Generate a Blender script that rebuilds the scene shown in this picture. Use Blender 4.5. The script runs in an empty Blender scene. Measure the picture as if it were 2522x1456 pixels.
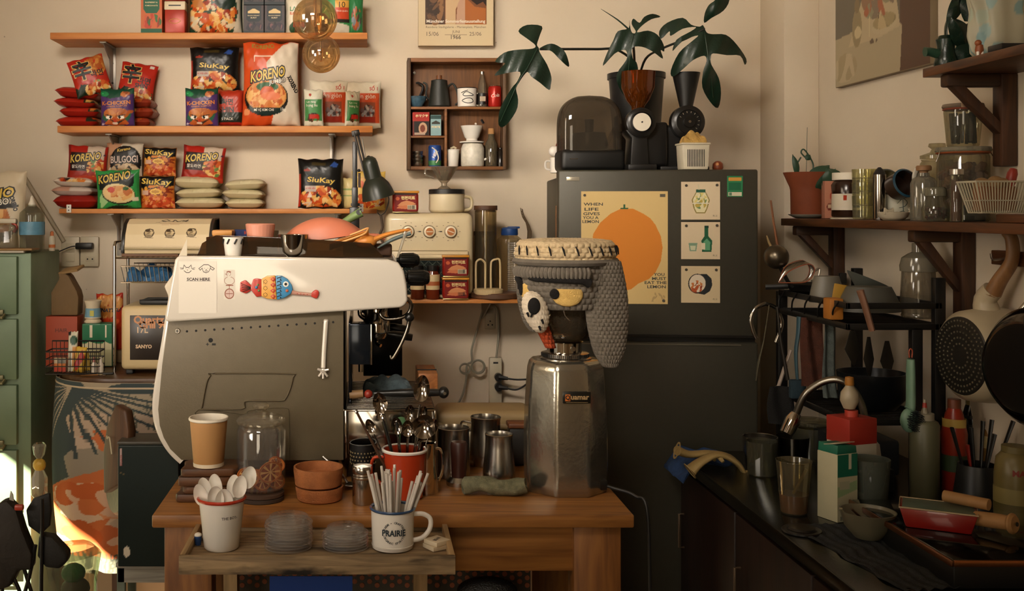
import bpy, bmesh, math, random
import numpy as np
from mathutils import Vector, Matrix, Euler

SC = bpy.context.scene
COL = SC.collection
R = math.radians
PI = math.pi

# ---------------------------------------------------------------- camera
CX, CY, F, EYE = 900.0, 516.0, 2600.0, 1.61      # principal point (px), focal length (px), eye height
cam_d = bpy.data.cameras.new('camera')
cam = bpy.data.objects.new('camera', cam_d)
COL.objects.link(cam)
cam.location = (0, 0, EYE)
cam.rotation_euler = (R(90), 0, 0)
cam_d.sensor_width = 36.0
cam_d.lens = 36.0 * F / 2522
cam_d.shift_x = (1261 - CX) / 2522
cam_d.shift_y = -(728 - CY) / 2522
cam_d.clip_end = 60
SC.camera = cam
SC.view_settings.view_transform = 'Standard'
SC.view_settings.look = 'None'
SC.view_settings.gamma = 1
SC.view_settings.use_curve_mapping = False
SC.view_settings.exposure = 0.0
SC.cycles.use_denoising = True
SC.cycles.max_bounces = 10
SC.cycles.transparent_max_bounces = 64
SC.cycles.caustics_reflective = False
SC.cycles.caustics_refractive = False
SC.cycles.sample_clamp_indirect = 4

# ---------------------------------------------------------------- world + light
w = bpy.data.worlds.new('world'); SC.world = w
w.use_nodes = True
w.node_tree.nodes['Background'].inputs[0].default_value = (0.9, 0.75, 0.55, 1)
w.node_tree.nodes['Background'].inputs[1].default_value = 0.4

def area(name, loc, target, sx, sy, power, col, spread=180):
    d = bpy.data.lights.new(name, 'AREA')
    d.shape = 'RECTANGLE'; d.size = sx; d.size_y = sy
    d.energy = power; d.color = col; d.spread = R(spread)
    o = bpy.data.objects.new(name, d); COL.objects.link(o)
    o.location = loc
    o.rotation_euler = (Vector(target) - Vector(loc)).to_track_quat('-Z', 'Y').to_euler()
    return o

area('left_key_light', (-1.93, 1.15, 1.55), (0.45, 4.0, 2.2), 0.9, 0.8, 10, (1.0, 0.89, 0.77), 75)  # added area light for the key from the left, source unseen
area('high_left_fill', (-1.9, 2.0, 2.3), (1.2, 4.0, 2.0), 0.8, 0.8, 5, (1.0, 0.82, 0.60), 80)  # added fill high on the left, the wall is solid here
area('overhead_fill', (-0.6, 0.6, 2.85), (0.3, 4.0, 2.1), 0.8, 0.5, 17, (1.0, 0.89, 0.76), 75)  # added fill below a closed ceiling, set to brighten the upper wall
area('front_fill', (-0.9, -1.7, 1.7), (-0.6, 4.0, 1.5), 1.1, 1.5, 11, (1.0, 0.84, 0.62), 120)  # added broad fill in front of the mostly closed front wall
sd = bpy.data.lights.new('sun', 'SUN'); sd.energy = 58; sd.angle = R(0.8); sd.color = (1.0, 0.9, 0.72)
sun = bpy.data.objects.new('sun', sd); COL.objects.link(sun)
SUN_DIR = Vector((0.60, 0.65, -0.438)).normalized()
sun.rotation_euler = SUN_DIR.to_track_quat('-Z', 'Y').to_euler()

# ---------------------------------------------------------------- helpers
def k(D): return D / F                              # metres per photo pixel at distance D
def X(px, D): return (px - CX) * D / F
def Z(py, D): return EYE - (py - CY) * D / F
def at(px, py, D): return Vector((X(px, D), D, Z(py, D)))
def on(px, D, z): return Vector((X(px, D), D, z))
TT, CT = 0.88, 0.87                                 # table top and counter top heights
def tD(py): return (EYE - TT) * F / (py - CY)
def cD(py): return (EYE - CT) * F / (py - CY)
def tab(px, py, back=0.0): D = tD(py) + back; return on(px, D, TT)
def ctr(px, py, back=0.0): D = cD(py) + back; return on(px, D, CT)

def lin(c):
    c = np.asarray(c, float) / 255.0
    return np.where(c <= 0.04045, c / 12.92, ((c + 0.055) / 1.055) ** 2.4)
def hx(s):
    if not isinstance(s, str): return tuple(s)
    s = s.lstrip('#'); return tuple(int(s[i:i+2], 16) for i in (0, 2, 4))
_M = {}
def newmat(name):
    m = bpy.data.materials.new(name); m.use_nodes = True
    nt = m.node_tree; return m, nt, nt.nodes['Principled BSDF']
def m(c, r=0.5, metal=0.0, var=0.06, bump=0.0, sc=14.0, coat=0.0, sss=0):
    """plain procedural material: base colour with soft noise variation and optional bump"""
    key = (hx(c), r, metal, var, bump, sc, coat, sss)
    if key in _M: return _M[key]
    mt, nt, b = newmat('surface_%s' % (c if isinstance(c, str) else '%02x%02x%02x' % tuple(c)))
    L = tuple(lin(hx(c)))
    N = nt.nodes; K = nt.links
    tc = N.new('ShaderNodeTexCoord'); nz = N.new('ShaderNodeTexNoise')
    nz.inputs['Scale'].default_value = sc; nz.inputs['Detail'].default_value = 5
    K.new(tc.outputs['Object'], nz.inputs['Vector'])
    cr = N.new('ShaderNodeValToRGB')
    cr.color_ramp.elements[0].position = .3; cr.color_ramp.elements[1].position = .7
    cr.color_ramp.elements[0].color = tuple(x * (1 - var) for x in L) + (1,)
    cr.color_ramp.elements[1].color = tuple(min(1, x * (1 + var)) for x in L) + (1,)
    K.new(nz.outputs['Fac'], cr.inputs['Fac']); K.new(cr.outputs['Color'], b.inputs['Base Color'])
    b.inputs['Roughness'].default_value = r; b.inputs['Metallic'].default_value = metal
    b.inputs['Coat Weight'].default_value = coat
    if sss: b.inputs['Subsurface Weight'].default_value = sss; b.inputs['Subsurface Radius'].default_value = (.01, .008, .006)
    if bump:
        bp = N.new('ShaderNodeBump'); bp.inputs['Strength'].default_value = bump; bp.inputs['Distance'].default_value = 0.004
        n2 = N.new('ShaderNodeTexNoise'); n2.inputs['Scale'].default_value = sc * 8; n2.inputs['Detail'].default_value = 4
        K.new(tc.outputs['Object'], n2.inputs['Vector']); K.new(n2.outputs['Fac'], bp.inputs['Height']); K.new(bp.outputs['Normal'], b.inputs['Normal'])
    _M[key] = mt; return mt
def wood(c1, c2, r=0.55, axis='X', sc=1.0, knots=0.0, worn=None):
    """grained wood; the grain runs along axis"""
    key = ('wood', hx(c1), hx(c2), r, axis, sc, knots, worn)
    if key in _M: return _M[key]
    mt, nt, b = newmat('wood'); N = nt.nodes; K = nt.links
    tc = N.new('ShaderNodeTexCoord'); mp = N.new('ShaderNodeMapping')
    s = {'X': (2.2, 26, 26), 'Y': (26, 2.2, 26), 'Z': (26, 26, 2.2)}[axis]
    mp.inputs['Scale'].default_value = tuple(q * sc for q in s)
    K.new(tc.outputs['Object'], mp.inputs['Vector'])
    nz = N.new('ShaderNodeTexNoise'); nz.inputs['Scale'].default_value = 1.6; nz.inputs['Detail'].default_value = 7; nz.inputs['Distortion'].default_value = 1.2
    K.new(mp.outputs['Vector'], nz.inputs['Vector'])
    cr = N.new('ShaderNodeValToRGB')
    cr.color_ramp.elements[0].position = .33; cr.color_ramp.elements[1].position = .66
    cr.color_ramp.elements[0].color = tuple(lin(hx(c1))) + (1,); cr.color_ramp.elements[1].color = tuple(lin(hx(c2))) + (1,)
    K.new(nz.outputs['Fac'], cr.inputs['Fac'])
    out = cr.outputs['Color']
    if knots or worn:
        vz = N.new('ShaderNodeTexNoise' if worn else 'ShaderNodeTexVoronoi')
        vz.inputs['Scale'].default_value = 9 * sc if worn else 3.4 * sc
        K.new(tc.outputs['Object'], vz.inputs['Vector'])
        r2 = N.new('ShaderNodeValToRGB')
        if worn:
            m2 = N.new('ShaderNodeMapping'); m2.inputs['Scale'].default_value = tuple(2.5 if q < 5 else 9 for q in s)
            K.new(tc.outputs['Object'], m2.inputs['Vector']); K.new(m2.outputs['Vector'], vz.inputs['Vector']); vz.inputs['Scale'].default_value = 1.5; vz.inputs['Detail'].default_value = 6
            r2.color_ramp.elements[0].position = .52; r2.color_ramp.elements[1].position = .62
            K.new(vz.outputs['Fac'], r2.inputs['Fac'])
        else:
            r2.color_ramp.elements[0].position = .06; r2.color_ramp.elements[0].color = (1, 1, 1, 1)
            r2.color_ramp.elements[1].position = .16; r2.color_ramp.elements[1].color = (0, 0, 0, 1)
            K.new(vz.outputs['Distance'], r2.inputs['Fac'])
        mx = N.new('ShaderNodeMixRGB'); K.new(r2.outputs['Color'], mx.inputs[0]); K.new(out, mx.inputs[1])
        mx.inputs[2].default_value = tuple(lin(hx(worn or '#3a1d0c'))) + (1,)
        out = mx.outputs[0]
    K.new(out, b.inputs['Base Color'])
    b.inputs['Roughness'].default_value = r
    bp = N.new('ShaderNodeBump'); bp.inputs['Strength'].default_value = .25; bp.inputs['Distance'].default_value = .002
    K.new(nz.outputs['Fac'], bp.inputs['Height']); K.new(bp.outputs['Normal'], b.inputs['Normal'])
    _M[key] = mt; return mt
def glass(c='#ffffff', refl=0.1, dens=0.0, r=0.03):
    """thin clear wall: tinted see-through plus a gloss that grows at grazing angles"""
    key = ('glass', hx(c), refl, dens, r)
    if key in _M: return _M[key]
    mt = bpy.data.materials.new('glass'); mt.use_nodes = True
    N = mt.node_tree.nodes; K = mt.node_tree.links; N.clear()
    out = N.new('ShaderNodeOutputMaterial'); tr = N.new('ShaderNodeBsdfTransparent'); gl = N.new('ShaderNodeBsdfGlossy')
    df = N.new('ShaderNodeBsdfDiffuse'); mx = N.new('ShaderNodeMixShader'); m2 = N.new('ShaderNodeMixShader')
    L = tuple(lin(hx(c)))
    tr.inputs[0].default_value = L + (1,); df.inputs[0].default_value = L + (1,)
    gl.inputs['Roughness'].default_value = r
    lw = N.new('ShaderNodeLayerWeight'); lw.inputs['Blend'].default_value = 0.35
    ma = N.new('ShaderNodeMath'); ma.operation = 'MULTIPLY_ADD'; ma.inputs[1].default_value = 0.38; ma.inputs[2].default_value = refl*.4; ma.use_clamp = True
    K.new(lw.outputs['Fresnel'], ma.inputs[0])
    m2.inputs[0].default_value = dens
    K.new(tr.outputs[0], m2.inputs[1]); K.new(df.outputs[0], m2.inputs[2])
    K.new(ma.outputs[0], mx.inputs[0]); K.new(m2.outputs[0], mx.inputs[1]); K.new(gl.outputs[0], mx.inputs[2])
    K.new(mx.outputs[0], out.inputs[0])
    _M[key] = mt; return mt
def knit(c, sc=90):
    key = ('knit', hx(c), sc)
    if key in _M: return _M[key]
    mt = m(c, .95, 0, .18, 0, 60).copy(); mt.name = 'crochet'
    nt = mt.node_tree; N = nt.nodes; K = nt.links; b = N['Principled BSDF']
    tc = N.new('ShaderNodeTexCoord'); v = N.new('ShaderNodeTexVoronoi'); v.inputs['Scale'].default_value = sc
    K.new(tc.outputs['Object'], v.inputs['Vector'])
    bp = N.new('ShaderNodeBump'); bp.inputs['Strength'].default_value = 1; bp.inputs['Distance'].default_value = .006; bp.invert = True
    K.new(v.outputs['Distance'], bp.inputs['Height']); K.new(bp.outputs['Normal'], b.inputs['Normal'])
    _M[key] = mt; return mt
def art(r=0.45, metal=0, coat=0, bump=0):
    key = ('art', r, metal, coat, bump)
    if key in _M: return _M[key]
    mt, nt, b = newmat('printed_surface')
    a = nt.nodes.new('ShaderNodeVertexColor'); a.layer_name = 'Col'
    nt.links.new(a.outputs['Color'], b.inputs['Base Color'])
    b.inputs['Roughness'].default_value = r; b.inputs['Metallic'].default_value = metal; b.inputs['Coat Weight'].default_value = coat; b.inputs['Specular IOR Level'].default_value = .28
    if bump:
        N = nt.nodes; tc = N.new('ShaderNodeTexCoord'); nz = N.new('ShaderNodeTexNoise'); nz.inputs['Scale'].default_value = 22; nz.inputs['Detail'].default_value = 3
        bp = N.new('ShaderNodeBump'); bp.inputs['Strength'].default_value = bump; bp.inputs['Distance'].default_value = .02
        nt.links.new(tc.outputs['Object'], nz.inputs['Vector']); nt.links.new(nz.outputs['Fac'], bp.inputs['Height']); nt.links.new(bp.outputs['Normal'], b.inputs['Normal'])
    _M[key] = mt; return mt

# frequently used
STEEL = lambda r=.22: m('#b9b4ac', r, 1.0, .05)
DARK = lambda r=.5: m('#171615', r, 0, .1)
WHITE = lambda r=.35: m('#e9e3d8', r, 0, .03)

_T = {}
def glyphs(s, bold=0.0):
    """2-D outline of a text, centred, cap height about 1"""
    key = (s, bold)
    if key in _T: return _T[key]
    cu = bpy.data.curves.new('t', 'FONT'); cu.body = s; cu.resolution_u = 2; cu.offset = bold
    cu.space_line = 0.95; cu.align_x = 'CENTER'
    ob = bpy.data.objects.new('t', cu); COL.objects.link(ob)
    dg = bpy.context.evaluated_depsgraph_get(); me = bpy.data.meshes.new_from_object(ob.evaluated_get(dg))
    v = np.array([q.co[:2] for q in me.vertices]) if len(me.vertices) else np.zeros((1, 2))
    f = [tuple(p.vertices) for p in me.polygons]
    bpy.data.objects.remove(ob); bpy.data.curves.remove(cu); bpy.data.meshes.remove(me)
    v = v - (v.min(0) + v.max(0)) / 2
    _T[key] = (v, f); return _T[key]

def paint(U, V, ops, base):
    """evaluate a list of flat shapes over the 0..1 square -> linear rgb per point"""
    C = np.tile(lin(hx(base)), (U.size, 1)).reshape(U.shape + (3,))
    for op in ops:
        t = op[0]
        if t == 'r': _, x0, y0, x1, y1, c = op; K = (U >= x0) & (U <= x1) & (V >= y0) & (V <= y1)
        elif t == 'e':
            _, x, y, rx, ry, c = op[:6]; a = R(op[6]) if len(op) > 6 else 0
            dx, dy = U - x, V - y; K = ((dx*math.cos(a)+dy*math.sin(a))/rx)**2 + ((dy*math.cos(a)-dx*math.sin(a))/ry)**2 <= 1
        elif t == 'p':
            _, P, c = op; K = np.zeros(U.shape, bool); n = len(P)
            for i in range(n):
                (xa, ya), (xb, yb) = P[i], P[(i+1) % n]
                if ya == yb: continue
                h = ((ya > V) != (yb > V)) & (U < (xb-xa)*(V-ya)/(yb-ya)+xa); K ^= h
        elif t == 'l':          # polyline of width w
            _, P, wd, c = op; K = np.zeros(U.shape, bool)
            for (xa, ya), (xb, yb) in zip(P[:-1], P[1:]):
                dx, dy = xb-xa, yb-ya; q = np.clip(((U-xa)*dx+(V-ya)*dy)/(dx*dx+dy*dy+1e-9), 0, 1)
                K |= (U-xa-q*dx)**2+(V-ya-q*dy)**2 <= (wd/2)**2
        elif t == 'f':          # food: blobs inside an ellipse
            _, x, y, rx, ry, cols, n, sd, sz = op; rg = random.Random(sd)
            inside = ((U-x)/rx)**2+((V-y)/ry)**2 <= 1
            for i in range(n):
                a, q = rg.uniform(0, 6.28), math.sqrt(rg.random()); ex, ey = x+rx*q*math.cos(a), y+ry*q*math.sin(a)
                s1, s2, an = sz*rg.uniform(.4, 1.3), sz*rg.uniform(.25, .7), rg.uniform(0, 3.1)
                dx, dy = U-ex, V-ey
                K = inside & (((dx*math.cos(an)+dy*math.sin(an))/s1)**2+((dy*math.cos(an)-dx*math.sin(an))/s2)**2 <= 1)
                C[K] = lin(hx(cols[i % len(cols)]))
            continue
        elif t == 'b':          # barcode
            _, x0, y0, x1, y1, c = op; K = (U >= x0) & (U <= x1) & (V >= y0) & (V <= y1) & (np.sin((U-x0)/(x1-x0)*75)+np.sin((U-x0)/(x1-x0)*41) > 0)
        else: continue
        C[K] = lin(hx(c))
    return C

class MB:
    """collects geometry of ONE part, in photo pixels at its distance when s = k(D)"""
    def __init__(s, sc=1.0): s.v = []; s.f = []; s.mi = []; s.ms = []; s.c = {}; s.n = 0; s.sc = sc; s.M = Matrix.Identity(4)
    def _m(s, mt):
        if mt not in s.ms: s.ms.append(mt)
        return s.ms.index(mt)
    def x(s, M=None): s.M = M if M is not None else Matrix.Identity(4); return s
    def add(s, V, Fc, mt, cols=None):
        V = np.asarray(V, float).reshape(-1, 3)
        A = np.array(s.M); V = V @ A[:3, :3].T + A[:3, 3]
        i0 = s.n; s.v.append(V * s.sc); s.n += len(V)
        flip = np.linalg.det(A[:3, :3]) < 0
        j = s._m(mt)
        for f in Fc: s.f.append(tuple(i0 + q for q in (f[::-1] if flip else f))); s.mi.append(j)
        if cols is not None: s.c[i0] = cols.reshape(-1, 3)
        return s
    def box(s, c, d, mt, bev=0, seg=2, rot=None):
        bm = bmesh.new(); bmesh.ops.create_cube(bm, size=1)
        for q in bm.verts: q.co = Vector((q.co.x*d[0], q.co.y*d[1], q.co.z*d[2]))
        if bev: bmesh.ops.bevel(bm, geom=bm.edges[:], offset=min(bev, min(d)*.49), segments=seg, profile=.5, affect='EDGES')
        bm.verts.index_update()
        rm = (Euler(rot).to_matrix() if rot else Matrix.Identity(3))
        V = [rm @ q.co + Vector(c) for q in bm.verts]; Fc = [[q.index for q in f.verts] for f in bm.faces]; bm.free()
        return s.add(V, Fc, mt)
    def lathe(s, P, mt, c=(0, 0, 0), n=32, sx=1, sy=1, ax=None, rib=0, ribn=24, a0=0.0, cols=None):
        """revolve (r, z) profile about z (or along direction ax)"""
        V = []; Fc = []; m_ = len(P)
        for i in range(n):
            a = a0 + 2*PI*i/n; g = 1 + (rib*math.cos(a*ribn) if rib else 0)
            for r_, z_ in P: V.append((r_*g*math.cos(a)*sx, r_*g*math.sin(a)*sy, z_))
        for i in range(n):
            j = (i+1) % n
            for q in range(m_-1): Fc.append((i*m_+q, j*m_+q, j*m_+q+1, i*m_+q+1))
        if P[0][0] > 1e-6 and P[0][1] <= P[-1][1] and not (abs(P[0][0]-P[-1][0]) < 1e-6 and abs(P[0][1]-P[-1][1]) < 1e-6): pass
        V = np.array(V)
        if ax is not None: V = V @ np.array(Vector((0, 0, 1)).rotation_difference(Vector(ax)).to_matrix()).T
        return s.add(V + np.array(c), Fc, mt)
    def cyl(s, r, h, mt, c=(0, 0, 0), n=28, ax=None, bev=0, r2=None):
        r2 = r if r2 is None else r2; b = bev or min(r, h)*.04
        return s.lathe([(0.0001, 0), (r-b, 0), (r, b), (r2, h-b), (r2-b, h), (0.0001, h)], mt, c, n, ax=ax)
    def tube(s, P, r, mt, n=10, closed=False, smooth=0, flat=1.0):
        P = [Vector(p) for p in P]
        if smooth:
            Q = []; L = len(P); rr = []
            rl = r if isinstance(r, (list, tuple)) else [r]*L
            rng = range(L if closed else L-1)
            for i in rng:
                g = lambda q: P[q % L] if closed else P[max(0, min(L-1, q))]
                a, b, c, d = g(i-1), g(i), g(i+1), g(i+2)
                for q in range(smooth):
                    t = q/smooth
                    Q.append(.5*((2*b)+(c-a)*t+(2*a-5*b+4*c-d)*t*t+(3*b-a-3*c+d)*t**3)); rr.append(rl[i]*(1-t)+rl[(i+1) % L]*t)
            if not closed: Q.append(P[-1]); rr.append(rl[-1])
            P, r = Q, rr
        L = len(P); V = []; Fc = []; up = None
        for i in range(L):
            a = P[(i-1) % L] if (closed or i) else P[0]; b = P[(i+1) % L] if (closed or i < L-1) else P[-1]
            t = (b-a).normalized() if (b-a).length > 1e-9 else Vector((0, 0, 1))
            if up is None: up = Vector((0, 0, 1)) if abs(t.z) < .9 else Vector((1, 0, 0))
            e = t.cross(up); e = e.normalized() if e.length > 1e-6 else t.orthogonal().normalized(); g = e.cross(t).normalized(); up = g
            q = r[i] if isinstance(r, (list, tuple)) else r
            for h in range(n): A = 2*PI*h/n; V.append(P[i]+e*(q*math.cos(A))+g*(q*flat*math.sin(A)))
        for i in range(L if closed else L-1):
            for h in range(n): Fc.append((i*n+h, i*n+(h+1) % n, ((i+1) % L)*n+(h+1) % n, ((i+1) % L)*n+h))
        if not closed: Fc.append(tuple(range(n))[::-1]); Fc.append(tuple((L-1)*n+q for q in range(n)))
        return s.add([tuple(q) for q in V], Fc, mt)
    def prism(s, P, y0, y1, mt, bev=0, plane='xz', seg=2):
        """outline P extruded between y0 and y1 (plane xz) or z (plane xy) or x (plane yz)"""
        bm = bmesh.new()
        f = {'xz': lambda a, b, h: (a, h, b), 'xy': lambda a, b, h: (a, b, h), 'yz': lambda a, b, h: (h, a, b)}[plane]
        bm.faces.new([bm.verts.new(f(a, b, y0)) for a, b in P])
        g = bmesh.ops.extrude_face_region(bm, geom=bm.faces[:])
        d = Vector(f(0, 0, y1)) - Vector(f(0, 0, y0))
        for q in g['geom']:
            if isinstance(q, bmesh.types.BMVert): q.co += d
        bmesh.ops.recalc_face_normals(bm, faces=bm.faces[:])
        if bev: bmesh.ops.bevel(bm, geom=[e for e in bm.edges if len(e.link_faces) == 2 and e.calc_face_angle(0) > .7], offset=bev, segments=seg, profile=.5, affect='EDGES')
        bm.verts.index_update(); V = [q.co[:] for q in bm.verts]; Fc = [[q.index for q in x.verts] for x in bm.faces]; bm.free()
        return s.add(V, Fc, mt)
    def ball(s, c, r, mt, n=20, sq=(1, 1, 1), e=1):
        P = []; h = n//2
        for i in range(h+1):
            a = -PI/2+PI*i/h; P.append((max(1e-4, math.cos(a)), math.sin(a)))
        V = []; Fc = []
        for i in range(n):
            for (q, z_) in P: a = 2*PI*i/n; V.append((c[0]+r*sq[0]*q*math.cos(a), c[1]+r*sq[1]*q*math.sin(a), c[2]+r*sq[2]*z_))
        for i in range(n):
            for q in range(h): Fc.append((i*(h+1)+q, ((i+1) % n)*(h+1)+q, ((i+1) % n)*(h+1)+q+1, i*(h+1)+q+1))
        return s.add(V, Fc, mt)
    def grid(s, fn, nu, nv, mt, cols=None, wrap=False):
        """surface fn(U, V)->(x, y, z) over the unit square"""
        U, V = np.meshgrid(np.linspace(0, 1, nu), np.linspace(0, 1, nv), indexing='ij')
        x_, y_, z_ = fn(U, V); P = np.stack([x_+0*U, y_+0*U, z_+0*U], -1).reshape(-1, 3)
        Fc = [(i*nv+j, (i+1)*nv+j, (i+1)*nv+j+1, i*nv+j+1) for i in range(nu-1) for j in range(nv-1)]
        return s.add(P, Fc, mt, cols(U, V) if cols else None)
    def text(s, t, fn, mt, bold=0.0, w=None, h=None, cx=0, cy=0, rot=0, shear=0, arc=0):
        """text laid on a surface; fn(x, y) -> 3-D point; w/h in fn units"""
        V, Fc = glyphs(t, bold)
        if not Fc: return s
        V0, _ = glyphs(t, 0.0)
        e = V0.max(0)-V0.min(0); V = V.copy()
        kx = (w/e[0]) if w else h/e[1]; ky = (h/e[1]) if h else kx
        V[:, 0] = V[:, 0]*kx; V[:, 1] = V[:, 1]*ky; V[:, 0] += shear*V[:, 1]
        if arc: V[:, 1] -= arc*(V[:, 0]/(w or e[0]*kx)*2)**2
        a = R(rot); V = V @ np.array([[math.cos(a), math.sin(a)], [-math.sin(a), math.cos(a)]])
        P = [fn(q[0]+cx, q[1]+cy) for q in V]
        return s.add(P, Fc, mt)
    def face(s, w, h, ops, base, n=60, mt=None, fn=None, dz=0.0004, c=(0, 0, 0), T=()):
        """printed rectangle w x h in the local xz plane facing -y, lower-left corner at c; T = texts"""
        mt = mt or art()
        f0 = fn or (lambda u, v, o=0: (c[0]+u*w, c[1]-o, c[2]+v*h))
        nu = max(2, int(n*min(1, w/h)**.5)+2); nv = max(2, int(n*min(1, h/w)**.5)+2)
        s.grid(lambda U, V: f0(U, V), nu, nv, mt, lambda U, V: paint(U, V, ops, base))
        s.texts(T, f0, w, h); return s
    def texts(s, T, f0, w, h):
        e = .0006/s.sc
        for i, q in enumerate(T):
            q = dict(q); o = q.get('o', 1)*e
            fn = lambda x_, y_, o=o: f0(x_/w, y_/h, o)
            s.text(q['t'], fn, q['m'], q.get('b', 0.0), q['w']*w, (q['h']*h if 'h' in q else None), q['x']*w, q['y']*h, q.get('rot', 0), q.get('sh', 0), q.get('arc', 0)*h)
    def o(s, name, parent=None, loc=None, rot=None, label=None, smooth=40, kind=None):
        me = bpy.data.meshes.new(name)
        V = np.concatenate(s.v) if s.v else np.zeros((0, 3))
        me.from_pydata(V.tolist(), [], s.f)
        for q in s.ms: me.materials.append(q)
        me.polygons.foreach_set('material_index', s.mi)
        if s.c:
            at_ = me.color_attributes.new('Col', 'FLOAT_COLOR', 'POINT'); A = np.ones((len(V), 4))
            for i0, c in s.c.items(): A[i0:i0+len(c), :3] = c
            at_.data.foreach_set('color', A.ravel())
        me.polygons.foreach_set('use_smooth', [True]*len(me.polygons))
        me.set_sharp_from_angle(angle=R(smooth)); me.update()
        ob = bpy.data.objects.new(name, me); COL.objects.link(ob)
        if parent: ob.parent = parent
        if loc is not None: ob.location = loc
        if rot is not None: ob.rotation_euler = rot if hasattr(rot, '__len__') else (0, 0, rot)
        if label: ob['label'] = label
        if kind: ob['kind'] = kind
        return ob
    def t(s, name, label, cat, loc, rot=0, group=None, kind=None):
        return tag(s.o(name, None, loc, rot), label, cat, group, kind)
def tag(o, label, cat, group=None, kind=None):
    o['label'] = label; o['category'] = cat
    if group: o['group'] = group
    if kind: o['kind'] = kind
    return o
def T(name, label, cat, loc, rot=0, group=None):
    o = bpy.data.objects.new(name, None); COL.objects.link(o); o.empty_display_size = .05
    o.location = loc; o.rotation_euler = rot if hasattr(rot, '__len__') else (0, 0, rot)
    return tag(o, label, cat, group)
def dup(o, loc, rot=None, label=None, group=None):
    def cp(a, p):
        b = a.copy(); COL.objects.link(b); b.parent = p
        for ch in list(a.children): cp(ch, b)
        return b
    r_ = cp(o, None); r_.location = loc
    if rot is not None: r_.rotation_euler = rot if hasattr(rot, '__len__') else (0, 0, rot)
    if label: r_['label'] = label
    if group: r_['group'] = group
    return r_
def S(mb, name): o = mb.o(name); o['kind'] = 'structure'; return o
def tr(x_=0, y_=0, z_=0, rx=0, ry=0, rz=0, s=1): return Matrix.Translation((x_, y_, z_)) @ Euler((R(rx), R(ry), R(rz))).to_matrix().to_4x4() @ Matrix.Scale(s, 4)
def cupP(rb, rt, h, th, lip=0):
    """closed profile of an open cup: outside, rim, inside, floor"""
    P = [(.001, 0), (rb*.92, 0), (rb, h*.03), (rt, h-lip)]
    if lip: P += [(rt+lip*.6, h-lip*.7), (rt+lip*.5, h), (rt-th*.5, h)]
    else: P += [(rt-th*.5, h+th*.2)]
    return P + [(rt-th, h-lip-th*.2), (rb-th, th+h*.03), (.001, th)]
def solid(rng, amp=1): return [(rng.uniform(-amp, amp)) for _ in range(3)]

def pillow(mb, w, h, t, ops, base, T_=(), p=2.4, q=2.4, wr=.03, seed=0, n=52, back=None, crimp='x', taper=0.0, mat=None, pinch=.05, y0=0.0):
    """puffed packet standing on its lower edge, front towards -y; returns the front surface function"""
    rg = np.random.RandomState(seed); ph = rg.uniform(0, 6.28, 12); fr = rg.uniform(4, 13, 12)
    def prof(U, V):
        a = np.clip(1-np.abs(2*U-1)**p, 0, 1)**.55; b = np.clip(1-np.abs(2*V-1)**q, 0, 1)**.55
        z = a*b*(1-taper*V)
        e = 1-np.clip(a*b, 0, 1)
        if wr:
            z = z + wr*(e+.25)*(np.sin(fr[0]*U*3+ph[0]+3*V)*np.sin(fr[1]*V*2+ph[1])+.6*np.sin(fr[2]*(U+V)*3+ph[2])+.5*np.sin(fr[3]*(U-V)*4+ph[3]))*np.minimum(1, 6*a*b)
        return z
    def pos(U, V, o=0, sgn=-1):
        px_ = (2*U-1); pv = (2*V-1)
        kx = 1-pinch*(1-np.abs(pv)**2)*(1 if crimp == 'x' else .3); kz = 1-pinch*(1-np.abs(px_)**2)*(1 if crimp != 'x' else .3)
        x_ = w/2*px_*kx*(1-taper*.25*V); z_ = h/2*(1+pv*kz)
        z_ = z_ + (0.012*h*np.sin(px_*9+ph[5]) * (np.abs(pv)**6))
        return x_, y0+sgn*(t/2*prof(U, V)+o+0.002*t), z_
    mt = mat or art(.3, bump=.12)
    nu = nv = n
    cf = lambda U, V: paint(U, V, ops, base)
    bk = back or base
    mb.grid(lambda U, V: pos(U, V), nu, nv, mt, cf)
    mb.grid(lambda U, V: pos(1-U, V, 0, 1), max(12, n//3), max(12, n//3), mt, lambda U, V: paint(U, V, [], bk))
    mb.texts(T_, lambda u, v, o=0: tuple(float(z) for z in pos(np.float64(u), np.float64(v), o)), w, h)
    return pos
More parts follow.
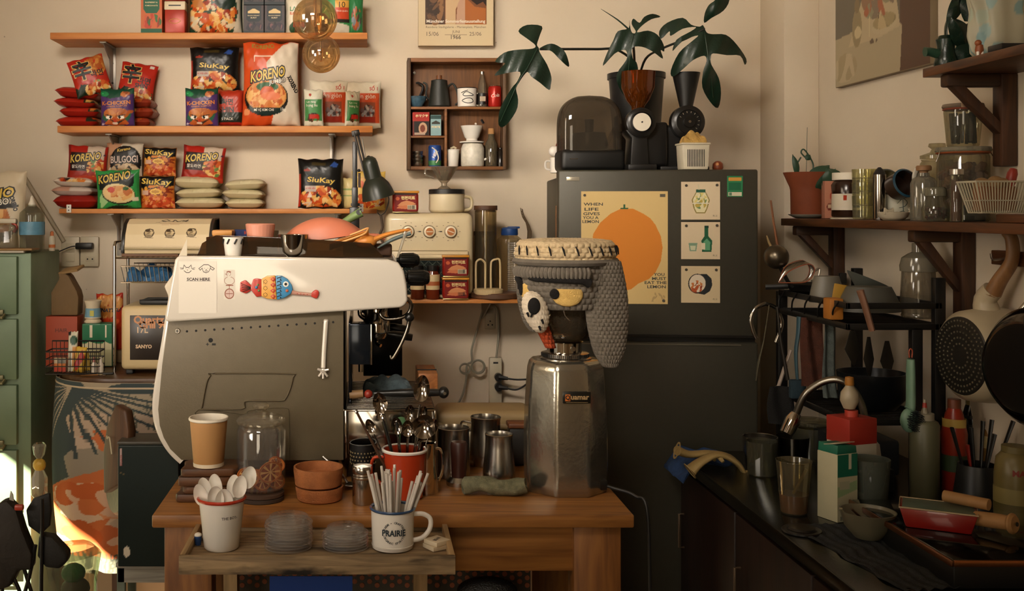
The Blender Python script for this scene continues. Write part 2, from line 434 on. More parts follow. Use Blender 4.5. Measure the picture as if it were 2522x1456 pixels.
# ================================================================ the room
XL, XR, YB, YF, HC = -1.98, 1.62, 4.0, -1.75, 3.0
def wallmat():
    mt, nt, b = newmat('painted_plaster'); N = nt.nodes; K = nt.links
    tc = N.new('ShaderNodeTexCoord'); nz = N.new('ShaderNodeTexNoise'); nz.inputs['Scale'].default_value = 1.4; nz.inputs['Detail'].default_value = 6
    K.new(tc.outputs['Object'], nz.inputs['Vector'])
    cr = N.new('ShaderNodeValToRGB'); cr.color_ramp.elements[0].position = .35; cr.color_ramp.elements[1].position = .7
    cr.color_ramp.elements[0].color = tuple(lin((212, 196, 172)))+(1,); cr.color_ramp.elements[1].color = tuple(lin((224, 208, 184)))+(1,)
    K.new(nz.outputs['Fac'], cr.inputs['Fac'])
    vo = N.new('ShaderNodeTexVoronoi'); vo.inputs['Scale'].default_value = 7; K.new(tc.outputs['Object'], vo.inputs['Vector'])
    r2 = N.new('ShaderNodeValToRGB'); r2.color_ramp.elements[0].position = .012; r2.color_ramp.elements[0].color = (1, 1, 1, 1); r2.color_ramp.elements[1].position = .03; r2.color_ramp.elements[1].color = (0, 0, 0, 1)
    K.new(vo.outputs['Distance'], r2.inputs['Fac'])
    mx = N.new('ShaderNodeMixRGB'); K.new(r2.outputs['Color'], mx.inputs[0]); K.new(cr.outputs['Color'], mx.inputs[1]); mx.inputs[2].default_value = tuple(lin((96, 78, 60)))+(1,)
    K.new(mx.outputs[0], b.inputs['Base Color']); b.inputs['Roughness'].default_value = .8
    bp = N.new('ShaderNodeBump'); bp.inputs['Strength'].default_value = .2; bp.inputs['Distance'].default_value = .003
    n2 = N.new('ShaderNodeTexNoise'); n2.inputs['Scale'].default_value = 35; K.new(tc.outputs['Object'], n2.inputs['Vector']); K.new(n2.outputs['Fac'], bp.inputs['Height']); K.new(bp.outputs['Normal'], b.inputs['Normal'])
    return mt
WM = wallmat()
def slab(a, b): return ((a[0]+b[0])/2, (a[1]+b[1])/2, (a[2]+b[2])/2), (abs(b[0]-a[0]), abs(b[1]-a[1]), abs(b[2]-a[2]))
def BB(mb, a, b, mt, bev=0): c, d = slab(a, b); return mb.box(c, d, mt, bev)
S(BB(MB(), (XL-.15, YB, 0), (XR+.15, YB+.15, HC), WM), 'wall_back')
S(BB(MB(), (XR, YF, 0), (XR+.15, YB, HC), WM), 'wall_right')
# left wall: unseen low opening added to shape the sun patch
lw = MB(); hy0, hy1, hz0, hz1 = 1.7, 3.3, 0.35, 1.46
BB(lw, (XL-.15, YF, 0), (XL, hy0, HC), WM); BB(lw, (XL-.15, hy1, 0), (XL, YB, HC), WM)
BB(lw, (XL-.15, hy0, 0), (XL, hy1, hz0), WM); BB(lw, (XL-.15, hy0, hz1), (XL, hy1, HC), WM)
S(lw, 'wall_left')
fw = MB(); ox0, ox1, oz1 = -1.45, -1.15, 1.6  # unseen front opening, narrowed to keep most of the sun out
BB(fw, (XL-.15, YF-.15, 0), (ox0, YF, HC), WM); BB(fw, (ox1, YF-.15, 0), (XR+.15, YF, HC), WM); BB(fw, (ox0, YF-.15, oz1), (ox1, YF, HC), WM)
S(fw, 'wall_front')
fl, nt, b = newmat('floor_tile'); N = nt.nodes
tc = N.new('ShaderNodeTexCoord'); bk = N.new('ShaderNodeTexBrick'); bk.inputs['Scale'].default_value = 2.4; bk.offset = 0; bk.inputs['Brick Width'].default_value = .7; bk.inputs['Row Height'].default_value = .7
bk.inputs['Color1'].default_value = tuple(lin((110, 88, 68)))+(1,); bk.inputs['Color2'].default_value = tuple(lin((98, 78, 60)))+(1,); bk.inputs['Mortar'].default_value = (.03, .025, .02, 1); bk.inputs['Mortar Size'].default_value = .008
nt.links.new(tc.outputs['Object'], bk.inputs['Vector']); nt.links.new(bk.outputs['Color'], b.inputs['Base Color']); b.inputs['Roughness'].default_value = .5
S(BB(MB(), (XL-.15, YF-.15, -.1), (XR+.15, YB+.15, 0), fl), 'floor')
S(BB(MB(), (XL-.15, YF-.15, HC), (XR+.15, YB+.15, HC+.1), WM), 'ceiling')
S(BB(MB(), (1.495, 3.77, 0), (XR, YB, HC), WM, .004), 'trim_1')       # boxed pipe chase in the corner
wy0, wy1, wz0, wz1 = 0.65, 1.65, 1.1, 2.0  # unseen frame and glowing pane added to dress the left area light
wf = MB(); fm = m('#5a4636', .5)
for z_ in (wz0, wz1-.05, (wz0+wz1)/2): BB(wf, (XL, wy0, z_), (XL+.03, wy1, z_+.05), fm)
for y_ in (wy0, wy1-.05): BB(wf, (XL, y_, wz0), (XL+.03, y_+.05, wz1), fm)
gp, nt, b = newmat('added_glow_pane'); b.inputs['Emission Color'].default_value = (1, .85, .65, 1); b.inputs['Emission Strength'].default_value = 0.8
BB(wf, (XL, wy0+.05, wz0+.05), (XL+.012, wy1-.05, wz1-.05), gp)
S(wf, 'added_window_1')

# ================================================================ wall shelves
PINE = wood('#b4692f', '#cf8a45', .5, 'X')
BRK = m('#a8a196', .45, .6)
def wall_shelf(x0, x1, D, z, th, brx, label):
    c = X((x0+x1)/2, D); t = T('wall_shelf', label, 'shelf', (c, D, z), 0, 'pine wall shelves with noodle packets')
    wd = X(x1, D)-X(x0, D); dp = YB-D-.001
    MB().box((0, dp/2, -th/2), (wd, dp, th), PINE, .002).o('board', t)
    for bx in brx:
        q = MB(); xx = X(bx, D+.1)-c
        q.box((xx, dp-.002, -th-.08), (.024, .004, .16), BRK, .001)
        q.box((xx, dp/2+.02, -th-.003), (.024, dp-.05, .005), BRK, .001)
        q.prism([(dp-.004, -th-.13), (dp-.012, -th-.13), (dp-.05, -th-.05), (.05, -th-.006), (.05, -th-.001), (dp-.004, -th-.001)], xx-.0025, xx+.0025, BRK, plane='yz')
        for zz in (-th-.06, -th-.135): q.cyl(.004, .003, m('#3c3833', .4, .8), (xx, dp-.004, zz), 10, (0, -1, 0))
        q.o('bracket', t)
    return t
Z1, Z2, Z3 = 2.247, 1.911, 1.6125
D1 = 3.80
wall_shelf(123, 905, D1, Z1, .024, (262,), 'top pine wall shelf, its right end beside the glass globe bulbs')
wall_shelf(141, 918, D1, Z2, .024, (276, 818), 'middle pine wall shelf of the three, carrying the largest orange and white bag')
s3 = wall_shelf(145, 928, D1, Z3, .017, (281, 832), 'lowest pine wall shelf, paint-worn edge with small white end plates')
for px in (170, 889):
    q = MB(k(D1)); q.box((0, 0, 0), (12, 2, 20), m('#d9d3c8', .4), 1.5)
    for dz in (-4, 4): q.cyl(1.6, 1, DARK(), (0, -1, dz), 8, (0, -1, 0))
    q.o('end_plate', s3, (X(px, D1)-s3.location.x, -.002, Z(514 if px < 500 else 512, D1)-Z3), None, 'small white metal plate')
# ================================================================ coffee table and its tray
TWOOD = wood('#7a4d25', '#a67038', .42, 'X', .8, knots=1)
TWOODZ = wood('#70441f', '#98632e', .5, 'Z', .8, knots=1)
GREYW = wood('#6c5941', '#ad936f', .75, 'X', 1.2, worn='#1c1610')
tx0, tx1, ty0, ty1 = -.510, .642, 2.52, 3.31
t = T('coffee_table', 'honey-brown solid wood table carrying the espresso machine and grinder', 'table', ((tx0+tx1)/2, ty0, 0))
hw = (tx1-tx0)/2
MB().box((0, (ty1-ty0)/2, TT-.0155), (hw*2, ty1-ty0, .031), TWOOD, .004).o('tabletop', t)
MB().box((0, .055, TT-.031-.058), (hw*2-.16, .03, .116), TWOOD, .002).o('apron', t)
MB().box((0, ty1-ty0-.05, TT-.031-.058), (hw*2-.16, .03, .116), TWOOD, .002).o('apron', t)
for sx in (-1, 1):
    MB().box((sx*(hw-.066), (ty1-ty0)/2, TT-.031-.058), (.025, ty1-ty0-.2, .116), TWOOD, .002).o('apron', t)
    for yy in (.065, ty1-ty0-.08): MB().box((sx*(hw-.082), yy, (TT-.031)/2), (.115, .075, TT-.031), TWOODZ, .004).o('leg', t)
# serving tray fixed in front
tr0, tr1, tz = X(440, 2.285), X(1122, 2.285), .84
t = T('serving_tray', 'weathered grey-brown wooden tray with low rim hung before the table', 'tray', ((tr0+tr1)/2, 2.285, tz))
hw = (tr1-tr0)/2
q = MB()
for i in range(4): q.box((0, .035+i*.062, -.007), (hw*2-.01, .059, .012), GREYW, .001)
q.o('tray_floor', t)
MB().box((0, .006, -.001), (hw*2, .012, .040), GREYW, .0015).o('rim', t)
for sx in (-1, 1): MB().box((sx*(hw-.006), .125, .002), (.012, .238, .034), wood('#8b7350', '#b09166', .75, 'Y'), .0015).o('rim', t)
MB().box((0, .25, -.001), (hw*2, .012, .028), GREYW, .0015).o('rim', t)
for px in (540, 1047): MB().prism([(.03, -.02), (.25, -.02), (.25, -.3), (.22, -.3), (.2, -.08)], -.016, .016, wood('#8b7350', '#b09166', .75, 'Z'), plane='yz').o('bracket', t, (X(px, 2.3)-t.location.x, 0, 0))
# mesh crate, blue card and dark bag beneath the table
t = T('mesh_crate', 'copper-dotted metal mesh crate under the table', 'crate', (-.02, 2.75, .25))
q = MB(); q.box((.06, 0, .25), (.78, .006, .5), m('#3a3226', .6), .002)
for i in range(40):
    for j in range(6): q.cyl(.0068, .003, m('#8a4b2c', .6), (-.32+i*.0195, -.003, .49-j*.0195-(.0098 if i % 2 else 0)), 8, (0, -1, 0))
q.o('mesh_panel', t)
q = MB(); q.box((.06, .2, .01), (.78, .4, .02), m('#3a3226', .6)); q.o('crate_floor', t)
MB().tube([(-.2, -.02, .42), (-.2, -.02, .485), (.55, -.02, .485), (.56, -.02, .42)], .006, DARK(), 8).o('handle', t)
q = MB(k(2.36)); q.face(204, 60, [('l', [(.25, .0), (.27, .35), (.5, .35), (.62, .2)], .012, '#d8d2c4'), ('e', .08, .3, .03, .06, '#c23a2a')], '#1f3f86', 60)
q.box((102, 1.6, 30), (204, 2, 60), m('#1f3f86', .5)); q.t('blue_card', 'dark blue card with a white outline hanging below the tray', 'card', (X(664, 2.36), 2.36, Z(1480, 2.36)))
q = MB(k(2.6)); rg = np.random.RandomState(4)
q.ball((0, 0, 20), 75, m('#0e0f10', .25, 0, .1, .8, 30), 30, (1, .5, .45)); q.t('bin_bag', 'crumpled shiny black plastic bag under the table beside the crate', 'bag', on(1200, 2.6, Z(1475, 2.6)))

# ================================================================ espresso machine
MD = 2.79; km = k(MD); MX = 620; BY = CY+(EYE-TT)*F/MD
mach = T('espresso_machine', 'grey and white espresso machine seen from its side on the wooden table', 'coffee machine', on(MX, MD, TT))
L = lambda px, py: (px-MX, BY-py)
PAN = m('#655a45', .48, .15, .04, .15, 30)
GLW = m('#d3cbbd', .14, 0, .01, 0, 5, .6)
CHR = m('#c9c4bc', .08, 1.0, .02)
q = MB(km)
q.prism([L(*p) for p in [(414, 788), (846, 762), (846, 1135), (446, 1135), (418, 1108), (402, 1080), (392, 1050), (388, 1010), (398, 900)]], 6, 16, PAN, 1.2)
P = [L(*p) for p in [(529, 921), (712, 921), (721, 930), (713, 962), (703, 982), (690, 988), (610, 988), (601, 996), (595, 1008), (500, 1009), (497, 1003), (508, 945), (518, 926)]]
q.tube([(a, 6, b) for a, b in P], 4.4, PAN, 10, True, 3, .5)
P = [L(*p) for p in [(486, 1040), (488, 1010), (600, 1022), (614, 1012), (700, 1006), (712, 1030), (712, 1135)]]
q.tube([(a, 6.3, b) for a, b in P], 2.2, PAN, 8, False, 3, .5)
for i in range(17):
    a, b = L(459.5+i*22.55, 817-i*1.42+(0 if i else 0)); q.cyl(2.9, 1, DARK(.8), (a, 6.2, b), 12, (0, -1, 0))
a, b = L(518, 839); q.cyl(5.6, 1, DARK(.8), (a, 6.2, b), 18, (0, -1, 0))
q.text('+', lambda x_, y_: (a-8+x_, 5.6, b-10+y_), DARK(), .04, h=6); q.text('-', lambda x_, y_: (a+8+x_, 5.6, b-10+y_), DARK(), .04, w=7)
a, b = L(436, 816); q.cyl(7, 3, STEEL(), (a, 6, b), 16, (0, -1, 0), bev=1.2); q.box((a, 2.8, b), (8, .6, 1.6), DARK()); q.box((a, 2.8, b), (1.6, .6, 8), DARK())
q.o('side_panel', mach)
q = MB(km)
q.tube([(a, 12, b) for a, b in [L(*p) for p in [(419, 780), (408, 850), (396, 920), (387, 985), (387, 1022), (393, 1052), (405, 1082), (425, 1112), (450, 1136)]]], 5.2, GLW, 12, False, 5, 2.6); q.o('side_trim', mach)
WP = [L(*p) for p in [(433, 640), (440, 630), (560, 630), (955, 638), (980, 646), (994, 666), (1001, 700), (1004, 738), (998, 751), (985, 757), (940, 760), (417, 792), (408, 788), (409, 776), (420, 712)]]
MB(km).prism(WP, -16, 16, GLW, 7, seg=4).o('side_wing', mach, label='glossy white upper side wing nearest the viewer')
MB(km).prism(WP, 446, 476, GLW, 7, seg=3).o('side_wing', mach)
MB(km).prism([L(*p) for p in [(414, 792), (846, 766), (846, 1135), (446, 1135), (402, 1080), (388, 1010)]], 446, 458, PAN, 1).o('side_panel', mach)
q = MB(km); q.prism([L(*p) for p in [(440, 643), (960, 643), (965, 750), (846, 757), (846, 1120), (470, 1120), (410, 1040), (425, 800)]], 16, 446, m('#3b3a38', .3, .9, .05), 2); q.o('body', mach)
q = MB(km); q.box((L(720, 0)[0], 232, BY-639), (500, 424, 6), STEEL(.3), 1); q.o('cup_tray', mach)
# smoked glass rail
SG = glass('#93795a', .06, .06)
q = MB(km); q.prism([L(*p) for p in [(480, 634), (494, 600), (528, 580), (700, 586), (914, 600), (930, 618), (947, 636)]], 22, 26, SG, 1)
q.prism([L(*p) for p in [(480, 634), (500, 595), (528, 582), (545, 634)]], 440, 444, SG, 1)
q.box((L(505, 605)[0], 233, L(505, 608)[1]), (4, 406, 46), SG, 1); q.o('smoked_glass_rail', mach, label='smoked brown transparent rail around the cup tray')
# front side (towards +x): drip tray, groups, wand
q = MB(km); q.box((L(960, 0)[0], 232, L(0, 1072)[1]), (228, 440, 118), m('#a7a29a', .12, 1, .03), 3); q.box((L(960, 0)[0], 4, L(0, 1012)[1]), (228, 6, 5), CHR, 1)
q.box((L(852, 0)[0], 3, L(0, 1070)[1]), (5, 7, 118), CHR, 1); q.box((L(1072, 0)[0], 3, L(0, 1070)[1]), (5, 7, 118), CHR, 1); q.o('front_base', mach)
q = MB(km)
for i in range(21): q.box((L(962, 0)[0], 22+i*20, L(0, 1009)[1]), (216, 9, 3), m('#8f8a82', .25, 1, .03), .5)
q.box((L(962, 0)[0], 230, L(0, 1011)[1]), (222, 430, 1), m('#2a2826', .4, .8)); q.o('drip_grid', mach)
q = MB(km); q.box((L(862, 0)[0], 232, L(0, 900)[1]), (8, 400, 200), m('#30333a', .12, .9, .03), 1); q.o('back_splash', mach); q = MB(km); q.box((L(950, 0)[0], 440, L(0, 900)[1]), (112, 10, 190), m('#16171a', .25, .5), 2); q.box((L(962, 0)[0], 300, L(0, 800)[1]), (60, 90, 40), m('#2c2c2c', .2, .9), 3); q.o('rear_shield', mach)
q = MB(km); q.box((L(886, 0)[0], 60, L(0, 852)[1]), (52, 70, 100), m('#20252c', .15, .6), 2); q.box((L(915, 0)[0], 24, L(0, 852)[1]), (4, 4, 100), CHR, .8); q.cyl(7, 22, CHR, (L(889, 0)[0], 60, L(0, 925)[1]), 14); q.o('hot_water_housing', mach)
for i, yy in enumerate((150, 330)):
    q = MB(km); xx, zz = L(930, 840)
    q.lathe([(1, 0), (26, 0), (34, 6), (34, 40), (28, 50), (28, 66), (20, 72), (20, 95), (1, 95)], CHR, (xx, yy, zz), 30)
    q.tube([(xx-40, yy, zz+88), (xx-44, yy, zz+50), (xx-20, yy, zz+36)], 6, CHR, 10, False, 5); q.o('group_head', mach)
    g = T('portafilter', 'chrome filter holder with black handle locked in the %s group' % ('nearer' if i == 0 else 'farther'), 'filter holder', on(930, MD, TT)+Vector((0, yy*km, (BY-838)*km)))
    q = MB(km); q.lathe([(1, -14), (20, -14), (28, -2), (30, 4), (1, 4)], CHR, (0, 0, 0), 28); q.tube([(0, 0, -14), (0, 0, -26), (10, -8, -32)], 5, CHR, 8, False, 4); q.o('basket', g)
    q = MB(km); q.tube([(28, 0, -2), (46, 0, -4), (70, 0, -8), (92, 0, -12)], [6, 10, 11, 9], DARK(.3), 12, False, 4); q.o('handle', g)
for px, py, yy, r_ in ((1012, 688, 60, 19), (1000, 657, 330, 19)):
    q = MB(km); a, b = L(px, py); q.lathe([(.1, -6), (8, -6), (8, 0), (r_, 3), (r_+1, 42), (r_-3, 54), (r_-9, 58), (.1, 59)], m('#101212', .22), (a-8, yy, b), 26, ax=(1, 0, 0))
    for j in range(14): c_ = 2*PI*j/14; q.tube([(a, yy+(r_+.3)*math.cos(c_), b+(r_+.3)*math.sin(c_)), (a+34, yy+(r_+.8)*math.cos(c_), b+(r_+.8)*math.sin(c_))], 1.2, m('#101212', .22), 5)
    q.o('steam_knob', mach, label='ribbed black steam knob')
q = MB(km)
P = [L(*p) for p in [(1000, 735), (1014, 752), (1008, 775), (985, 788), (950, 790), (938, 776), (946, 762)]]; q.tube([(a, 30+i*4, b) for i, (a, b) in enumerate(P)], 5, m('#7d776e', .2, 1), 12, False, 5); q.o('steam_wand', mach)
q = MB(km); P = [L(*p) for p in [(1010, 788), (1006, 810), (990, 850), (968, 888), (962, 880)]]; q.tube([(a, 34, b) for a, b in P], [7, 5, 4.5, 4.5, 3], m('#8a8379', .2, 1), 12, False, 5)
a, b = L(1010, 785); q.ball((a, 34, b), 12, DARK(.3), 16); q.o('steam_wand', mach, label='straight lower steam wand')
for px, yy in ((470, 60), (820, 60), (470, 410), (820, 410), (1040, 60), (1040, 410)):
    a, b = L(px, BY); MB(km).lathe([(1, 0), (15, 0), (17, 4), (13, 30), (13, 88 if px < 900 else 92), (1, 88)], DARK(.4), (a, yy, 0), 18).o('foot', mach)
# stickers
q = MB(km); w_, h_ = 93, 127
ops = [('r', 0, 0, 1, 1, '#ddd5c7')]
K_ = '#3a2d25'
ops += [('l', [(.12, .86), (.14, .93), (.19, .885), (.27, .885), (.33, .93), (.34, .86)], .013, K_), ('l', [(.14, .82), (.2, .785), (.28, .785), (.33, .82)], .013, K_),
        ('l', [(.04, .875), (.12, .865)], .01, K_), ('l', [(.05, .85), (.12, .85)], .01, K_), ('l', [(.36, .865), (.43, .875)], .01, K_), ('l', [(.36, .85), (.42, .845)], .01, K_),
        ('e', .19, .86, .008, .006, K_), ('e', .275, .86, .008, .006, K_), ('l', [(.23, .84), (.235, .825)], .012, K_),
        ('l', [(.6, .9), (.66, .935), (.78, .935), (.85, .9), (.94, .86), (.9, .83), (.84, .86), (.83, .9)], .013, K_), ('l', [(.6, .9), (.53, .86), (.57, .83), (.62, .87)], .013, K_), ('l', [(.62, .86), (.65, .8), (.72, .78), (.79, .8), (.83, .86)], .013, K_),
        ('e', .68, .865, .008, .006, K_), ('e', .77, .865, .008, .006, K_), ('e', .725, .84, .014, .009, K_), ('l', [(.69, .82), (.725, .81), (.76, .82)], .01, K_), ('r', .2, .615, .84, .622, K_)]
dk = m(K_, .5)
q.face(w_, h_, ops, '#ddd5c7', 230, art(.3), T=[dict(t='SCAN HERE', x=.52, y=.655, w=.6, h=.055, m=dk, b=.03)])
q.o('sticker', mach, (X(443, MD)-mach.location.x, -.0182, (BY-770)*km), label='white sticker with cat and dog line drawings and SCAN HERE lettering')
q = MB(km)
B_ = '#8a5340'
ops = [('e', .45, .93, .2, .03, B_), ('e', .42, .86, .2, .075, B_), ('e', .42, .86, .17, .06, '#d6cec0'), ('p', [(.1, .86), (.3, .87), (.28, .83)], B_), ('e', .5, .63, .46, .14, B_), ('e', .5, .63, .42, .125, '#d6cec0'), ('p', [(.35, .8), (.6, .8), (.62, .7), (.32, .7)], '#d6cec0'),
       ('r', .2, .46, .85, .49, B_), ('l', [(.5, .47), (.5, .2)], .05, B_), ('e', .5, .19, .42, .18, B_), ('e', .5, .19, .34, .145, '#cbb0a6'), ('l', [(.2, .19), (.8, .19)], .02, B_), ('l', [(.5, .06), (.5, .32)], .02, B_), ('e', .38, .865, .03, .012, K_)]
q.face(28, 72, ops, '#d3cbbd', 120, art(.3)); q.o('sticker', mach, (X(553, MD)-mach.location.x, -.0175, (BY-736)*km), label='small duck on a unicycle drawing')
# fish ornament
t = T('fish_magnet', 'painted clay fish ornament with red tail and blue head stuck on the white wing', 'ornament', on(690, MD, TT)+Vector((0, -.0175, (BY-708)*km)))
c1, c2, c3, c4 = m('#b8372a', .4, coat=.3), m('#d9a04a', .4, coat=.3), m('#3f88b5', .4, coat=.3), m('#c4694a', .45)
kx = DARK(.5)
q = MB(km); q.prism([(-96, 14), (-84, 20), (-66, 4), (-66, -4), (-82, -14), (-97, -8)], -6, 0, c1, 2)
for j in range(5): q.tube([(-94+j, -6.2, 11-j*5), (-70, -6.6, 2-j*1)], .8, kx, 5)
q.o('tail_fin', t)
q = MB(km); q.prism([(-70, 3), (-64, 22), (-56, 24), (-44, 22), (-42, -20), (-56, -22), (-62, -14), (-70, -4)], -8, 0, c1, 2.5)
q.prism([(-44, 22), (-30, 30), (-10, 31), (-6, -28), (-30, -26), (-44, -20)], -10, 0, c2, 2.5)
for j in range(3):
    for a_ in range(8): q.ball((-34+4.5*math.cos(a_*.785), -10.2, 16-j*16+4.5*math.sin(a_*.785)), 1, kx, 6)
for j in range(4): q.prism([(-22, 22-j*14), (-14, 28-j*14), (-8, 22-j*14), (-14, 15-j*14)], -10.8, -9, c1, .5); q.ball((-15, -10.8, 21.5-j*14), 2.3, c2, 8)
q.ball((-56, -8.2, 2), 4, c3, 8); q.ball((-50, -8.2, -6), 3, m('#5c8a4a', .5), 8); q.ball((-52, -8.2, 8), 2.6, m('#5c8a4a', .5), 8); q.o('body', t)
q = MB(km); q.prism([(-9, 31), (6, 30), (20, 22), (30, 8), (33, -4), (28, -14), (12, -24), (-6, -29)], -11, 0, c3, 3)
for j in range(6): q.tube([(-6, -11.2, 24-j*9), (6, -11.2, 28-j*9)], 1, kx, 5); q.ball((3, -11.3, 22-j*9), 1.8, kx, 8)
q.cyl(6.8, 1.5, m('#f1ece2', .3), (16, -10.6, 10), 20, (0, -1, 0)); q.cyl(3.6, 2.4, kx, (16, -11, 10), 16, (0, -1, 0)); q.ball((19, -11, -6), 4, c4, 10); q.o('head', t)
q = MB(km); q.tube([(30, -4, -10), (44, -4, -13), (78, -4, -16)], [6, 4.5, 4], m('#b98a78', .5), 10, False, 3); q.prism([(76, -14), (82, -8), (88, -4), (95, -6), (97, -13), (92, -26), (84, -24), (76, -20)], -7, 0, c1, 2.5)
for j in range(4): q.ball((44+j*8, -8.4, -13.2-j*.8), 1.5, c1, 6)
q.o('snout', t)
# metal hand hook
t = MB(km); HW = m('#cfc6b8', .3, .3)
t.tube([(803-MX, 8, BY-788), (803-MX, 2, BY-790), (802-MX, 1, BY-800), (798-MX, 1, BY-860), (796-MX, -1, BY-906)], 5.6, HW, 8, False, 3, .35)
t.ball((796-MX, -1, BY-913), 9, HW, 12, (1, .35, .7))
for j, (dx, dz) in enumerate(((-14, 4), (-11, -14), (0, -19), (11, -14), (14, 3))): t.tube([(796-MX+dx*.3, -1, BY-913+dz*.3), (796-MX+dx, -2, BY-913+dz)], [3.4, 2.8], HW, 8)
t.t('hand_hook', 'small pale metal hook ending in a cartoon hand on the grey side panel', 'hook', on(MX, MD, TT)+Vector((0, -.001, 0)))
# paper cards poking out behind the wing
q = MB(km); q.prism([(0, 0), (22, 0), (22, 46)], 0, 1, m('#cfc3ac', .7)); q.t('paper_card', 'pale card corner sticking up behind the white wing', 'card', on(439, MD+.04, Z(633, MD+.04)))
q = MB(km); q.prism([(0, 30), (28, 70), (12, 0)], 0, 1, m('#cfc3ac', .7)); q.t('paper_card', 'pale card edge sticking out left of the white wing', 'card', on(405, MD+.04, Z(735, MD+.04)))

# things kept on top of the machine, z top of cup tray
ZT = TT+(BY-636)*km+.0005
def mt_(px, D): return on(px, D, ZT)
q = MB(k(2.86)); q.lathe(cupP(36, 26, 82, 3), m('#d08c74', .4), n=64, rib=.018, ribn=24)
q.x(Matrix.Identity(4)); V = q
t = q.t('ceramic_cup', 'pink fluted ceramic cup turned upside down on the machine', 'cup', mt_(641, 2.86)+Vector((0, 0, 82*k(2.86))), (PI, 0, 0))
q = MB(k(2.84)); q.lathe([(1, 0), (26, 0), (34, 14), (38, 54), (39, 56), (36, 55), (32, 14), (1, 3)], CHR, n=36); q.t('steel_bowl', 'small mirror-polished steel bowl under the peach pan', 'bowl', mt_(722, 2.84))
pe = m('#cf7a5c', .45); t = T('peach_pan', 'peach-coloured pan lying upside down across the steel bowl', 'pan', mt_(790, 2.95)+Vector((0, 0, 6*km)))
q = MB(k(2.95)); w2 = lambda U, V: ((U-.5)*200+0*V, (V-.5)*120, 40+52*np.clip(np.sin(PI*U**.8), 0, 1)**.6*np.clip(1-np.abs(2*V-1)**2.6, 0, 1)**.5)
q.grid(lambda U, V: ((U-.5)*195, (V-.5)*130*np.clip(np.sin(PI*(U*.9+.06)), .1, 1)**.35, 20+28*U+(58-8*U)*np.clip(np.sin(PI*np.clip(U*1.0, 0, 1)), 0, 1)**.55*np.clip(1-np.abs(2*V-1)**4, 0, 1)**.6), 40, 24, pe)
q.grid(lambda U, V: ((U-.5)*188, (V-.5)*122*np.clip(np.sin(PI*(U*.9+.06)), .1, 1)**.35, 18+28*U+(52-8*U)*np.clip(np.sin(PI*np.clip(U*1.0, 0, 1)), 0, 1)**.55*np.clip(1-np.abs(2*V-1)**4, 0, 1)**.6), 40, 24, m('#5c2e22', .6)); q.o('pan_body', t)
q = MB(k(2.95)); q.tube([(80, 0, 60), (110, 0, 44), (140, 0, 42), (158, 0, 34)], [18, 13, 12, 9], pe, 14, False, 5, .5); q.o('handle', t)
og = m('#d98c3c', .4); t = T('orange_scoop', 'orange scoop with grey-blue underside lying at the front end', 'scoop', mt_(890, 2.86)+Vector((0, 0, 8*km)))
q = MB(k(2.86)); q.grid(lambda U, V: (-78+U*96, (V-.5)*(60-10*U), 8+U*34+(np.abs(2*V-1)**2)*16), 24, 20, og); q.tube([(-76, -30, 20), (0, -34, 46), (16, -20, 60), (14, 14, 62), (-10, 32, 52), (-76, 30, 26)], 2.4, m('#e2a765', .4), 8, False, 4)
q.ball((10, 0, 30), 26, og, 20, (1.1, .9, .7)); q.o('scoop_bowl', t)
q = MB(k(2.86)); q.tube([(22, 0, 30), (60, 0, 46), (100, 0, 56), (118, 0, 58)], [16, 12, 9, 4], og, 12, False, 5, .5); q.o('handle', t)
q = MB(k(2.86)); q.tube([(40, 0, 14), (80, 0, 36), (122, -2, 50)], [5, 10, 10], m('#6d7c7c', .35), 10, False, 5, .5); q.o('underside_grip', t, label='grey-blue rubber grip')
q = MB(k(3.05)); q.tube([(-30, 0, 0), (0, 0, 18), (22, 0, 30)], [9, 13, 15], m('#7f9a5e', .45), 14, False, 5, .8); q.cyl(7, 2, DARK(), (16, -12, 30), 12, (0, -1, .2)); q.t('green_scraper', 'pale green handle end with a hanging hole beside the lamp foot', 'utensil', mt_(868, 3.05)+Vector((0, 0, .085)))
q = MB(k(3.0)); q.box((0, 0, 26), (46, 60, 52), m('#b0753a', .6), 3); q.box((0, 0, 54), (50, 64, 14), m('#c58a45', .5), 4); q.t('lidded_box', 'small tan lidded box beside the pink cup', 'box', mt_(551, 3.0))
q = MB(k(3.05)); q.box((0, 0, 30), (52, 30, 60), m('#1b2c60', .5), 1.5); q.face(52, 60, [('f', .5, .5, .5, .5, ['#a8392b', '#1d2c66', '#c9b26a'], 24, 3, .09)], '#1b2c60', 40, c=(-26, -15.5, 0)); q.t('blue_carton', 'dark blue printed carton behind the pink cup', 'carton', mt_(604, 3.05))
q = MB(k(2.82)); q.lathe(cupP(20, 26, 50, 2), WHITE(.3), n=30)
for j in range(9): a_ = j*.7; q.tube([(26.4*math.cos(a_), 26.4*math.sin(a_), 34), (26.6*math.cos(a_+.25), 26.6*math.sin(a_+.25), 46)], 2, DARK(), 6)
q.t('striped_cup', 'white cup with slanting black stripes left of the pink cup', 'cup', mt_(575, 2.82))
q = MB(k(2.9)); q.box((0, 0, 16), (120, 50, 30), m('#4a3020', .6), 6, 3); q.t('wooden_block', 'dark brown wooden block behind the smoked rail', 'block', mt_(905, 2.9))
q = MB(k(2.95)); q.lathe(cupP(24, 28, 58, 2), m('#5a4a35', .4), n=28); q.t('brown_tumbler', 'brown tumbler behind the smoked rail left end', 'cup', mt_(660, 3.1))
q = MB(k(2.8)); q.prism([(0, 0), (5, 0), (26, 62), (20, 66)], 0, 22, glass('#cfc8b8', .2, .35), 1); q.t('clear_plate', 'clear plastic sheet leaning at the front end of the machine', 'plate', mt_(977, 2.8))

